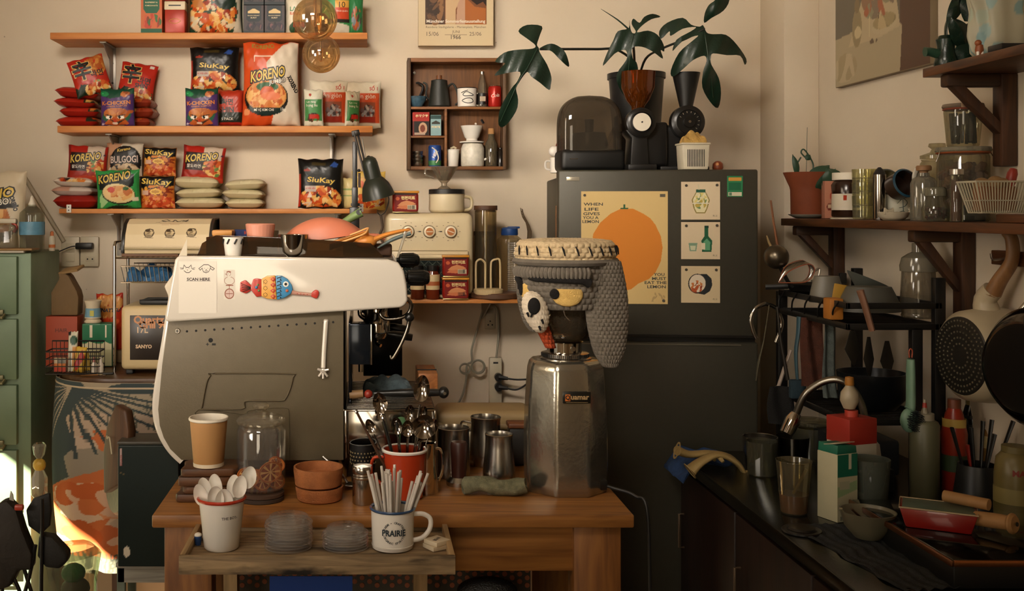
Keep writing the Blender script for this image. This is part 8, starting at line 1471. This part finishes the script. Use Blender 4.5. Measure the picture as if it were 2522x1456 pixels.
# ================================================================ counter
cy0, cy1 = 1.30, 3.24; BG_ = m('#15140f', .22, 0, .3, .05, 20)
t = T('kitchen_counter', 'dark stone-topped kitchen counter with reddish-brown doors along the right wall', 'counter', (.95, cy0, 0)); q = MB(); BB(q, (0, 0, CT-.035), (XR-.951, cy1-cy0, CT), BG_, .006); q.o('worktop', t)
CW = wood('#160b07', '#28140e', .5, 'Z'); q = MB(); BB(q, (.03, .02, .08), (XR-.952, cy1-cy0-.01, CT-.036), CW, .003); q.o('cabinet_body', t)
for i in range(4): q = MB(); y_ = .03+i*.475; BB(q, (.012, y_, .10), (.03, y_+.465, CT-.05), CW, .003); dr = q.o('door', t); q = MB(); q.tube([(.002, y_+.4, .6), (-.012, y_+.4, .6), (-.012, y_+.4, .7), (.002, y_+.4, .7)], .004, m('#5a4a3a', .4, .5), 8); q.o('handle', dr)
# towel, gloves at the far corner
def cn(px, py, back=0): return ctr(px, py, back)
q = MB(); q.grid(lambda U, V: (.955+(U*1.1-.35)*.13, 3.02+V*.2+.02*np.sin(U*6), CT+.004+np.where(U*1.1 < .35, -(.35-U*1.1)*.14, .006)+.006*np.sin(U*14+V*9)), 30, 24, m('#23406e', .9, 0, .2, .5, 60)); q.grid(lambda U, V: (.955+((1-U)*1.1-.35)*.13, 3.02+V*.2+.02*np.sin((1-U)*6), CT+.001+np.where((1-U)*1.1 < .35, -(.35-(1-U)*1.1)*.14, .006)), 20, 16, m('#23406e', .9, 0, .2, .5, 60)); q.t('blue_towel', 'blue microfibre towel draped over the far corner of the counter', 'towel', (0, 0, 0.003))
gm = m('#9c8452', .6, 0, .06, .3, 20)
for i, (P, r_, lab) in enumerate((([(1668, 1110), (1700, 1120), (1750, 1118), (1800, 1128), (1830, 1158)], [20, 15, 13, 12, 10], 'yellow rubber glove, the upper one, cuff towards the fridge'), ([(1700, 1160), (1728, 1138), (1770, 1122), (1815, 1140), (1836, 1166)], [22, 16, 12, 12, 9], 'yellow rubber glove, the lower one drooping off the counter edge'))):
    gD = 3.02-.06*i; q = MB(k(gD)); l = at(P[0][0], P[0][1], gD); pts = [(a-P[0][0], j*3, P[0][1]-b_) for j, (a, b_) in enumerate(P)]
    q.tube(pts, [r*1.15 for r in r_], gm, 20, False, 5, .5); q.tube([pts[2], (pts[2][0]+8, -10, pts[2][2]-14)], [8, 4], gm, 8); e = pts[-1]
    for j in range(4): q.tube([(e[0]-6+j*4, e[1], e[2]), (e[0]-4+j*6, e[1]+3*j, e[2]-14), (e[0]-8+j*8, e[1]+6*j, e[2]-26+j*3)], [6, 5, 4], gm, 8, False, 3)
    q.lathe([(r_[0]+2, 0), (r_[0]+2, 2), (r_[0]-2, 2), (r_[0]-3, 0)], gm, (0, 0, 0), 20, sy=.62, ax=Vector(pts[0])-Vector(pts[1])); q.t('rubber_glove', lab, 'glove', l)
SGm = glass('#c2c0aa', .14, .06)
def cup(name, px, py, rb, rt, h, mt, lab, cat='cup', back=None, extra=None, **kw):
    D = cD(py)+(rb*k(cD(py))); kk = k(cD(py)); l = on(px, D, CT+.0005); q = MB(kk); q.lathe(cupP(rb, rt, h, 1.8), mt, n=40, **kw); o = None
    if extra: extra(q)
    return q.t(name, lab, cat, l)
cup('drinking_glass', 1876, 1178, 34, 38, 84, SGm, 'ribbed clear glass in front of the steel pot', 'glass', rib=.02, ribn=30)
cup('steel_pot', 1872, 1150, 40, 42, 66, STEEL(.2), 'round steel pot behind the ribbed glass', 'pot')
cup('steel_cup', 1952, 1144, 34, 40, 62, m('#5f5a50', .2, 1), 'dark steel cup behind the drink glass', 'cup')
cup('glass_jar', 1996, 1140, 42, 46, 80, SGm, 'wide empty glass jar beside the milk cartons', 'jar', extra=lambda q: q.lathe([(1, 84), (44, 84), (50, 88), (50, 94), (42, 98), (1, 98)], SGm, n=36))
t = T('iced_drink', 'clear plastic cup one third full of brown drink with a spoon', 'drink', on(1955, cD(1273)+.03, CT+.0005)); kk = k(cD(1273)); q = MB(kk); q.lathe(cupP(32, 42, 132, 1.6, 2), glass('#d8d0b4', .12, .06), n=40); q.o('cup', t); q = MB(kk); q.lathe([(1, 3), (30.5, 4), (34, 48), (1, 48.2)], m('#7a4c26', .3, 0, .2, 0, 30), n=34); q.o('drink', t); q = MB(kk); q.tube([(-10, 0, 30), (30, -4, 110)], 4, m('#8a7a58', .3), 8); q.o('stirrer', t)
q = MB(k(2.5)); q.cyl(46, 7, DARK(.35), (0, 0, 0), 36, bev=2); q.lathe([(30, 7), (34, 8), (30, 12), (1, 12)], DARK(.3), n=30); q.t('pot_cover', 'round black pot cover flat on the counter by the milk carton', 'lid', on(1975, 2.42, CT+.0005))
t = T('milk_carton', 'green and white milk carton standing near the counter edge', 'carton', on(2062, cD(1292)+.05, CT+.0005), R(22)); kk = k(cD(1292)); wc_ = 66; q = MB(kk)
q.box((0, 0, 84), (wc_, wc_*.98, 168), m('#b8b294', .5), 1.5)
q.face(wc_-1, 166, [('r', 0, .66, 1, 1, '#1c6650'), ('r', .56, .78, .7, 1, '#c9c4ac'), ('p', [(0, .36), (1, .46), (1, .6), (0, .52)], '#8fa67c'), ('r', .1, .48, .6, .6, '#a8a68c'), ('r', .06, .2, .9, .21, '#7c8a78'), ('r', .06, .17, .9, .18, '#7c8a78'), ('r', .06, .24, .7, .25, '#7c8a78'), ('e', .3, .13, .08, .035, '#4a9a80'), ('e', .58, .13, .08, .035, '#4a5a50'), ('b', .15, .02, .8, .08, '#2a3430')], '#b8b294', 90, c=(-wc_/2+.5, -wc_*.49-.4, 1))
q.x(tr(0, 0, 0, 0, 0, 90)); q.face(wc_-3, 166, [('p', [(0, .3), (1, .38), (1, 1), (0, 1)], '#1a5c50'), ('e', .3, .42, .17, .11, '#7c4a26'), ('p', [(.2, .14), (.9, .2), (.8, .1)], '#1a4a44'), ('l', [(.15, .58), (.4, .62), (.8, .57)], .02, '#8a8a4a'), ('e', .8, .9, .1, .04, '#a83226')], '#b8b294', 90, c=(-wc_/2+1.5, -wc_*.5-.6, 1), T=[dict(t='Ngôi Sao', x=.5, y=.68, w=.86, m=m('#c9cfc0', .4), b=.03, rot=6), dict(t='Phương Nam', x=.6, y=.61, w=.56, m=m('#b0b04c', .4), rot=6)]); q.x(); q.o('carton_body', t)
q = MB(kk); q.prism([(-32, 168), (32, 168), (30, 186), (-30, 190)], -31, 31, m('#1c6650', .5), 1); q.box((0, -6, 190), (62, 40, 2), m('#b5ab92', .5), .5, rot=(R(-12), 0, 0)); q.o('carton_top', t)
t = T('milk_carton', 'red-topped milk carton behind the green one', 'carton', on(2097, 2.66, CT+.0005), R(18)); kk = k(2.66)*1.1; q = MB(kk); q.box((0, 0, 96), (74, 70, 190), m('#b8b09c', .5), 1.5); q.box((0, 0, 166), (75, 71, 56), m('#9c2a1e', .45), 1); q.text('milk', lambda x_, y_: (37.9, x_, 166+y_), m('#c9beaa', .5), .03, w=34); q.text('milk', lambda x_, y_: (37.9, x_, 116+y_), m('#6a6a60', .5), .03, w=44); q.o('carton_body', t); q = MB(kk); q.lathe([(1, 194), (14, 194), (14, 208), (1, 209)], m('#b04030', .4), n=24); q.o('cap', t, label='ridged red cap')
q = MB(kk); q.lathe([(1, 0), (12, 2), (20, 20), (18, 38), (10, 50), (8, 54), (8, 62), (1, 63)], m('#a89a80', .4), n=24, c=(0, 0, 0)); q.lathe([(9, 54), (10, 56), (9, 72), (1, 74)], m('#a8702c', .5), n=12); q.t('piping_nozzle_bottle', 'pale pear-shaped bottle with orange neck standing on the red carton cap', 'bottle', on(2092, 2.66, CT+.001+209*kk))
cup('ribbed_glass', 2143, 1282, 36, 46, 144, glass('#9aa092', .12, .22), 'tall grey ribbed tumbler beside the green carton', 'glass', rib=.02, ribn=40)
q = MB(k(2.7)); q.prism([(-30, 0), (26, 0), (24, 60), (10, 78), (-16, 80), (-30, 60)], 0, 6, m('#b5ab98', .6), 1); q.t('white_package', 'small white paper package behind the ribbed tumbler', 'package', on(2150, 2.78, CT+.056), (0, R(-6), 0)); q = MB(k(2.78)); q.box((0, 0, 26), (80, 60, 54), DARK(.5), 4); q.t('dark_tin', 'low dark tin under the white paper package', 'tin', on(2150, 2.80, CT+.0005))
t = T('squeeze_bottle', 'tall translucent squeeze bottle with a red-tipped nozzle', 'bottle', on(2277, 2.70, CT+.0005)); kk = k(2.68); q = MB(kk); q.lathe([(1, 0), (32, 0), (34, 3), (34, 184), (30, 192), (22, 196), (1, 196)], m('#5f5d45', .4, 0, .03, 0, 5), n=36); q.o('body', t); q = MB(kk); q.cyl(22, 18, m('#9a917c', .45), (0, 0, 194), 28); q.lathe([(9, 212), (5, 226), (3, 246), (1, 247)], m('#9a917c', .45), n=16); q.lathe([(5.6, 226), (4.6, 238)], m('#a83226', .4), n=16); q.o('nozzle_cap', t)
def bottle(px, D, prof, body, cap, capz, lab, bands=(), txt=None, name='sauce_bottle'):
    t = T(name, lab, 'bottle', on(px, D, CT+.0005)); kk = k(D); q = MB(kk); q.lathe(prof, body, n=30)
    for z0, z1, r_, c_ in bands: q.lathe([(r_, z0), (r_, z1)], m(c_, .45, 0, .1), n=30)
    if txt: q.text(txt[0], lambda x_, y_: (txt[1]*math.sin(x_/txt[1]), -(txt[1]+.4)*math.cos(x_/txt[1]), txt[2]+y_), m(txt[3], .5), .04, w=txt[4])
    q.o('body', t); q = MB(kk); r_, h_, c_ = cap; q.cyl(r_, h_, m(c_, .4), (0, 0, capz), 24); q.o('cap', t); return t
SB = [(1, 0), (27, 0), (29, 4), (28, 110), (30, 150), (20, 200), (14, 214), (1, 215)]
bottle(2350, 2.74, SB, m('#8c2a18', .3), (15, 22, '#6f3a24'), 213, 'chilli sauce bottle with a red and cream label', ((140, 188, 26.5, '#b89a4a'), (60, 100, 29.5, '#3a4a30')), ('MAGGI', 25, 166, '#8f2418', 34))
bottle(2326, 2.98, [(1, 0), (20, 0), (22, 4), (22, 190), (12, 214), (1, 214)], SGm, (16, 22, '#8f2a20'), 212, 'clear bottle with a red cap standing behind the chilli sauce')
bottle(2396, 2.84, [(1, 0), (26, 0), (28, 4), (26, 90), (22, 120), (26, 160), (18, 190), (16, 196), (1, 196)], m('#120d0a', .15), (16, 20, '#6a5c34'), 194, 'black soy sauce bottle with an orange emblem', ((140, 172, 25, '#171a1c'),))
bottle(2442, 2.76, [(1, 0), (20, 0), (22, 4), (22, 140), (14, 160), (12, 164), (1, 164)], m('#7a5a30', .25), (16, 22, '#7c3e20'), 162, 'amber bottle with an orange-brown cap behind the utensil holder', ((110, 140, 22.4, '#9c8a5c'),))
bottle(2500, 2.46, [(1, 0), (44, 0), (47, 6), (46, 130), (42, 170), (30, 184), (1, 186)], m('#6f6238', .35), (30, 16, '#6a5f38'), 184, 'wide yellow seasoning bottle with a green label at the right edge', ((8, 100, 47.3, '#8a7c4a'), (20, 60, 47.5, '#3c5a3c')), ('MAGGI', 46, 140, '#7c2a1e', 60), 'seasoning_bottle')
t = T('utensil_holder', 'dark grey tapered holder full of black kitchen tools', 'holder', on(2408, 2.60, CT+.0005)); kk = k(2.6); UH = t.location.copy(); q = MB(kk); q.lathe(cupP(58, 44, 112, 3), m('#191a1a', .4), n=40); q.o('holder_body', t)
for i, (dx, ang, ln, c_) in enumerate(((-26, -24, 200, '#121110'), (-14, -12, 150, '#7c1f16'), (-4, -6, 190, '#151413'), (8, 6, 205, '#121212'), (20, 14, 210, '#171615'), (30, 26, 220, '#141312'), (2, 16, 180, '#1c1b19'))): q = MB(kk); q.tube([(0, 0, 0), (0, 0, ln*.6), (0, 0, ln)], [4, 5, 7], m(c_, .4), 8, False, 3, .6); q.t('kitchen_tool', ['black tool handle leaning farthest left in the grey holder', 'short dark red tool handle in the grey holder', 'black tool handle, left of centre in the grey holder', 'black tool handle, right of centre in the grey holder', 'black tool handle leaning slightly right in the grey holder', 'black tool handle leaning farthest right in the grey holder', 'black tool handle at the back of the grey holder'][i], 'utensil', UH+Vector((dx*.4*kk, .0, .012)), (R(rg.uniform(-4, 4)), R(ang*.7), 0))
# hob and red pan
hz = .93; t = T('induction_hob', 'black glass hob with a rose-gold front edge on the counter', 'hob', (1.14, 2.05, CT+.0005)); q = MB(); BB(q, (0.005, .005, 0), (.465, .42, hz-CT-.012), DARK(.4), .004); q.o('housing', t); q = MB(); BB(q, (0, 0, hz-CT-.012), (.47, .43, hz-CT-.001), m('#0c0b0a', .08, 0, .1), .004); q.o('glass_top', t); q = MB(); BB(q, (0, -.006, hz-CT-.014), (.47, .001, hz-CT-.001), m('#b5764c', .25, .9), .003); BB(q, (-.006, -.006, hz-CT-.014), (.001, .43, hz-CT-.001), m('#7c5034', .3, .8), .003); q.o('metal_edge', t, label='rose-gold metal edge')
kk = k(2.28); t = T('omelette_pan', 'red square pan with a pale green inside and wooden handle on the hob', 'pan', (1.235, 2.27, hz), R(-28)); RP = m('#8a1a14', .3, coat=.4); q = MB(kk)
q.prism([(-74, 0), (66, 0), (80, 46), (-88, 46)], -52, 52, RP, 4); q.o('pan_body', t)
q = MB(kk); q.box((-4, 0, 46.5), (156, 96, 3), m('#5a6a5c', .35), 1.2); q.o('pan_lining', t, label='pale green pan lining'); q = MB(kk); q.tube([(-88, -52, 47), (80, -52, 47), (80, 52, 47), (-88, 52, 47)], 2, m('#b09a7a', .4), 8, True); q.o('pan_rim', t)
HW_ = m('#a87e4e', .55, 0, .08); q = MB(kk); q.tube([(76, -20, 34), (110, -40, 38), (150, -62, 42)], [17, 18, 17], HW_, 18, False, 3); q.cyl(24, 14, HW_, (142, -58, 41), 26, (1, -.58, .1), 5); q.cyl(5, 2, DARK(), (157, -66.5, 42.4), 12, (1, -.58, .1)); q.o('handle', t, label='turned wooden handle')
t = T('rolling_pin', 'short wooden rolling pin resting across the red pan', 'rolling pin', (1.235, 2.27, hz+62*kk), R(-28)); q = MB(kk); q.tube([(10, 36, 4), (104, -6, 4)], 14, HW_, 18); q.o('roller', t)
kk = k(2.34); t = T('ceramic_bowl', 'grey-green glazed bowl with a spout on the folded cloth', 'bowl', on(2137, 2.36, CT+.007)); q = MB(kk); q.lathe([(1, 0), (30, 0), (34, 4), (54, 28), (64, 62), (66, 66), (63, 66), (50, 30), (30, 9), (1, 8)], m('#6a6450', .3, 0, .08), n=48); q.tube([(-58, -6, 58), (-70, -8, 74)], [8, 6], m('#6a6450', .3, 0, .08), 10, False, 2, .5); q.o('bowl_body', t); q = MB(kk); q.tube([(-40, 0, 70), (10, 0, 24)], [5, 7], m('#3c281a', .5), 8, False, 1, .5); q.o('spoon', t)
q = MB(); q.grid(lambda U, V: (.99+.17*U+.05*V+.006*np.sin(V*20), 2.46-.42*V+.02*U, CT+.003+.0025*np.sin(U*40)+.002*np.sin(V*30+U*5)), 60, 60, m('#26292c', .95, 0, .25, .8, 60)); q.grid(lambda U, V: (1.16-.17*U+.05*V, 2.48-.42*V, CT+.0008+0*U), 6, 6, m('#26292c', .95, 0, .25, .8, 60)); q.t('folded_cloth', 'dark blue-grey ribbed cloth spread on the counter edge', 'cloth', (0, 0, 0))
# tap
t = T('kitchen_tap', 'chrome flexible-hose tap arching over the sink area', 'tap', (1.295, 2.73, CT)); g_ = lambda px, py, D: at(px, py, D)-t.location
q = MB(); q.lathe([(.001, 0), (.026, 0), (.028, .006), (.016, .02), (.014, .12)], STEEL(.2), n=24); q.o('base', t); q = MB(); q.tube([(0, 0, .1), g_(2126, 1010, 2.73), g_(2085, 945, 2.74), g_(2035, 938, 2.76), g_(1985, 970, 2.78), g_(1960, 1022, 2.80)], .0095, m('#8a857a', .3, 1), 12, False, 8)
q.o('hose', t); q = MB(); q.tube([g_(1961, 1018, 2.80), g_(1952, 1036, 2.80), g_(1936, 1068, 2.795)], [.013, .02, .017], CHR, 16, False, 2); q.o('spray_head', t)
# dish rack
RB = m('#100f0e', .4); rx0, rx1, ry0, ry1 = 1.26, 1.50, 2.76, 3.22
t = T('dish_rack', 'tall black metal dish rack standing on the counter against the right wall', 'rack', ((rx0+rx1)/2, ry0, CT+.0005)); cx_ = (rx0+rx1)/2
def rk(a, b_, bev=.002): q = MB(); BB(q, (a[0]-cx_, a[1]-ry0, a[2]-CT), (b_[0]-cx_, b_[1]-ry0, b_[2]-CT), RB, bev); return q
for x_, y_, zt_ in ((rx0+.17, ry0, 1.30), (rx1-.01, ry0, 1.43), (rx0, ry1, 1.36), (rx1-.01, ry1, 1.43)): rk((x_, y_, CT), (x_+.028, y_+.022, zt_)).o('post', t)
for z_ in (1.365, 1.31, 1.06):
    h_ = .016; q = MB()
    for a, b_ in (((rx0, ry0, z_-h_), (rx0+.008, ry1, z_)), ((rx1, ry0, z_-h_), (rx1+.008, ry1, z_)), ((rx0, ry0, z_-h_), (rx1, ry0+.008, z_)), ((rx0, ry1-.008, z_-h_), (rx1, ry1, z_))): BB(q, tuple(a[i]-(cx_, ry0, CT)[i] for i in range(3)), tuple(b_[i]-(cx_, ry0, CT)[i] for i in range(3)), RB, .001)
    q.o('tier_rail', t)
for z_ in (1.05, 1.30):
    q = MB()
    for i in range(22): y_ = .01+i*.021; q.tube([(rx0-cx_, y_, z_-CT), (rx1-cx_, y_, z_-CT)], .002, RB, 6)
    if z_ < 1.2: q.o('wire_floor', t)
for i in range(5): y_ = .05+i*.09; q.tube([(rx0-cx_, y_, 1.365-CT), (rx0-cx_-.006, y_+.02, 1.34-CT), (rx0-cx_, y_+.04, 1.31-CT)], .0025, RB, 6, False, 4)
q.o('wire_floor', t)
def ink(px, py, D): return at(px, py, D)
TZ = 1.312
q = MB(); q.lathe([(.001, 0), (.07, 0), (.085, .02), (.083, .02), (.068, .004), (.001, .004)], DARK(.4), n=40); q.tube([(-.08, 0, .012), (-.14, .02, .008)], .008, DARK(), 8); q.t('black_pan', 'small black frying pan lying flat on the far end of the rack', 'frying pan', (1.345, 3.16, 1.368))
for i, (px, py, D, w_, h_, rt, c_, lab) in enumerate(((2036, 742, 3.02, 84, 64, (0, 0, 0), '#6f6a5e', 'grey plastic tub upside down on the rack'), (2140, 750, 2.86, 150, 60, (0, 0, 0), '#4c4a42', 'wide grey domed cover resting on the rack near the shaker bottle'))):
    kk = k(D); q = MB(kk); q.grid(lambda U, V: ((w_/2*(1-.3*V**1.5))*np.cos(U*2*PI), (w_/2.6*(1-.3*V**1.5))*np.sin(U*2*PI), h_*V), 40, 14, m(c_, .45)); q.cyl(w_/2*.7, 3, m(c_, .45), (0, 0, h_-4), 30) if 0 else q.grid(lambda U, V: (w_/2*.7*V*np.cos(-U*2*PI), w_/2.6*.7*V*np.sin(-U*2*PI), h_+2*(1-V)), 40, 6, m(c_, .45)); q.t('grey_tub' if i == 0 else 'food_cover', lab, 'tub' if i == 0 else 'cover', on(px, D, 1.345 if i == 0 else 1.335))
q = MB(k(2.9)); q.lathe([(1, 0), (46, 40), (50, 46), (47, 46), (1, 4)], m('#4a4c46', .3), n=36, sx=1.1, sy=.5); q.t('mixing_funnel', 'dark translucent cone-shaped strainer tilted on the rack', 'strainer', at(2120, 728, 2.95), (0, R(22), 0))
q = MB(k(2.86)); q.box((0, 0, 30), (38, 5, 66), m('#a8802f', .5), 2, rot=(0, R(10), 0)); q.t('yellow_scraper', 'flat mustard-yellow scraper leaning on the rack', 'utensil', on(2068, 2.90, 1.335)); q = MB(k(2.9)); q.box((0, 0, 26), (34, 40, 52), m('#a86a26', .5), 4); q.t('orange_cup', 'square orange cup inside the upper rack tier', 'cup', on(2052, 2.86, 1.3125))
t = T('wooden_spatula', 'wooden spatula handle leaning out over the rack front', 'spatula', ink(2118, 715, 2.735)); q = MB(k(2.72)); q.tube([(0, 0, 0), (12, -2, -40), (28, -4, -100)], [13, 12, 11], m('#7a5640', .5, 0, .15), 12, False, 4, .6); q.o('handle', t)
t = T('ladle', 'round-bowled steel ladle standing upright above the rack', 'ladle', ink(1912, 633, 3.12)); kk = k(3.12); q = MB(kk); q.ball((0, 0, 0), 30, m('#5f574a', .3, .9, .1), 26); q.o('ladle_bowl', t); q = MB(kk); q.tube([(10, 0, -26), (30, 6, -60), (44, 8, -74)], 5, DARK(), 8); q.o('handle', t)
q = MB(kk); q.tube([(0, 0, 0), (-10, 0, 60), (-18, 0, 120)], [3.4, 3, 2.4], wood('#6a4022', '#8a5630', .6, 'Z'), 8); q.t('wooden_stick', 'thin wooden stick rising behind the steel ladle', 'stick', ink(1916, 612, 3.16)); q = MB(kk); q.tube([(0, 0, 0), (-8, 0, 14), (-14, 0, 32)], [8, 5, 2.6], m('#9a8256', .6), 10, False, 3, .5); q.t('wooden_spoon_tip', 'pale wooden spoon tip behind the steel ladle', 'utensil', ink(1902, 612, 3.17))
t = T('balloon_whisk', 'steel and orange wire whisk lying on the rack', 'whisk', ink(1960, 672, 3.08)); q = MB(k(3.08))
for i in range(7): s_ = (i-3)*6; q.tube([(-42, 0, -24), (-20, s_*.6, 10+s_*.3), (24, s_, 26+s_*.2), (40, s_*.8, 6), (20, s_*.5, -22), (-42, 0, -24)], 1.3, m('#8a4a30', .4) if i in (0, 6) else STEEL(.2), 6, False, 5)
q.tube([(40, 0, 0), (58, 0, 10), (52, 0, -16), (38, 0, -20)], 3, STEEL(.3), 8, False, 4); q.o('wires', t)
t = T('shaker_bottle', 'large translucent shaker bottle standing on the rack', 'bottle', on(2262, 2.90, 1.3125)); kk = k(2.86); q = MB(kk); q.lathe([(1, 0), (36, 0), (40, 5), (38, 12), (41, 20), (39, 30), (42, 38), (38, 120), (34, 128), (1, 128)], glass('#b5ac98', .16, .2, .1), n=40); q.o('body', t); q = MB(kk); q.lathe([(42, 116), (43, 130), (38, 150), (24, 160), (15, 164), (15, 186), (1, 188)], glass('#a8a08c', .16, .35, .15), n=40); q.o('cap', t)
q = MB(k(2.80)); q.box((0, 0, 24), (22, 14, 34), DARK(.3), 3); q.t('black_clip', 'small black plastic holder on the wall bracket', 'clip', at(2075, 705, 3.50))
# hanging from the rack
def hang(name, lab, cat, px, py, D, fn): t = T(name, lab, cat, ink(px, py, D)); fn(t, k(D)); return t
def f1(t, kk):
    q = MB(kk); q.tube([(0, 0, 0), (-24, 0, -12), (-36, 0, -40), (-30, 0, -70), (-22, 0, -86)], 2.4, STEEL(.15), 8, False, 5, 2); q.tube([(0, 0, 0), (26, 0, -12), (40, 0, -44), (34, 0, -74), (26, 0, -96)], 2.4, STEEL(.15), 8, False, 5, 2); q.o('ring_arms', t)
hang('steel_tongs', 'curved thin steel ring tongs hanging at the far end of the rack', 'tongs', 1886, 748, 3.22, f1)
hang('long_knife', 'long pale slim spatula hanging beside the steel tongs', 'spatula', 1894, 752, 3.20, lambda t, kk: MB(kk).tube([(0, 0, 0), (-14, 0, -90), (-26, 0, -140), (-32, 0, -186)], [2.5, 3, 6, 3], m('#6a6452', .4, .5), 10, False, 4, .4).o('blade', t))
hang('long_rod', 'long dark thin rod hanging from the rack corner', 'rod', 1914, 756, 3.14, lambda t, kk: MB(kk).tube([(0, 0, 0), (8, 0, -80), (26, 0, -180)], [3, 4, 5], m('#231d16', .4), 8).o('rod', t))
hang('mop_stick', 'white-tipped dark stick leaning behind the blue brush', 'stick', 1948, 862, 3.16, lambda t, kk: MB(kk).tube([(0, 0, 0), (-18, 0, -50), (-34, 0, -100)], 4.5, m('#a8988a', .5), 8).o('stick', t))
def f2(t, kk): q = MB(kk); q.tube([(0, 0, 0), (-2, 0, -40), (-8, 0, -90), (-4, 0, -160)], [9, 8, 7, 5], m('#33505a', .45), 10, False, 4, .6); q.o('handle', t); q = MB(kk); q.box((-4, 0, -178), (38, 20, 46), m('#1d323c', .8, 0, .2, .5), 4); q.o('brush_head', t)
hang('blue_brush', 'blue long-handled cleaning brush hanging from the rack', 'brush', 1968, 780, 3.06, f2)
def f3(w_, h_, c_, sd, tp=.85):
    def g(t, kk): q = MB(kk); q.grid(lambda U, V: ((U-.5)*w_*(tp+(1-tp)*(1-V))+6*np.sin(V*4+sd)*(1-V), 5*np.sin(U*9+V*2+sd), -h_*(1-V)), 26, 30, m(c_, .9, 0, .25, .6, 40)); q.grid(lambda U, V: ((.5-U)*w_*(tp+(1-tp)*(1-V))+6*np.sin(V*4+sd)*(1-V), 3+5*np.sin((1-U)*9+V*2+sd), -h_*(1-V)), 26, 30, m(c_, .9, 0, .25, .6, 40)); q.o('cloth_sheet', t)
    return g
hang('brown_cloth', 'rust-brown towel hanging from the rack', 'cloth', 2000, 782, 3.02, f3(58, 170, '#4a2414', 1)); hang('grey_cloth', 'pale grey-blue cloth strip hanging beside the rust-brown towel', 'cloth', 2045, 790, 2.95, f3(34, 190, '#4f5652', 3)); 
hang('black_mitt', 'black mitt hanging low behind the blue brush', 'mitt', 1925, 952, 3.1, f3(70, 92, '#100f0f', 2))
def f4(t, kk):
    q = MB(kk); q.tube([(0, 0, 0), (0, 0, -30), (0, 0, -110), (-4, 0, -124)], [13, 15, 16, 17], m('#6f8f78', .4), 16, False, 5, .6); q.ball((-2, 0, -150), 24, m('#6f8f78', .4), 18, (1, .55, 1.3)); q.o('brush_body', t)
    q = MB(kk)
    for i in range(90): a_ = i*2.4; r_ = 20*(i/90)**.5; q.tube([(3+r_*math.cos(a_)*.9, -8, -150+r_*1.25*math.sin(a_)), (4+r_*math.cos(a_), -24, -150+r_*1.3*math.sin(a_))], 1.2, m('#151c20', .6), 4)
    q.o('bristles', t); q = MB(kk); q.tube([(-3, 0, 4), (-4, 0, 20), (0, 0, 26), (4, 0, 20), (3, 0, 4)], 1.6, m('#a84a2a', .5), 6, False, 4); q.o('cord_loop', t)
hang('scrub_brush', 'mint green scrubbing brush with dark bristles and orange loop', 'brush', 2243, 885, 2.70, f4)
for i, (px, py, D, dz, w_, c_, lab) in enumerate(((2100, 815, 2.74, 90, 40, '#2e2c28', 'dark flat spatula blade hanging under the rack, nearest the counter'), (2140, 830, 2.9, 110, 26, '#3a3732', 'narrow dark knife blade hanging under the rack'), (2185, 840, 3.0, 100, 34, '#403c36', 'wide dull knife blade hanging under the rack'))):
    hang('flat_spatula', lab, 'utensil', px, py, D, lambda t, kk, dz=dz, w_=w_, c_=c_: MB(kk).prism([(-w_/2*.3, 0), (w_/2*.3, 0), (w_/2, -dz*.5), (w_*.1, -dz), (-w_/2, -dz*.5)], 0, 2, m(c_, .3, .7), .6).o('blade', t))
q = MB(); q.lathe([(.001, 0), (.06, 0), (.085, .03), (.09, .10), (.086, .10), (.055, .008)], m('#15171a', .3, .5), n=40); q.t('dark_bowl', 'deep dark bowl on the lower rack tier', 'bowl', (1.40, 2.92, 1.0605))
q = MB(); q.box((0, 0, .05), (.16, .2, .1), m('#181b1e', .5), .01); q.t('dark_tub', 'dark square tub on the counter under the rack', 'tub', (1.40, 3.02, CT+.0005))
# power cable and small debris on the wall right of the fridge are left to the plaster
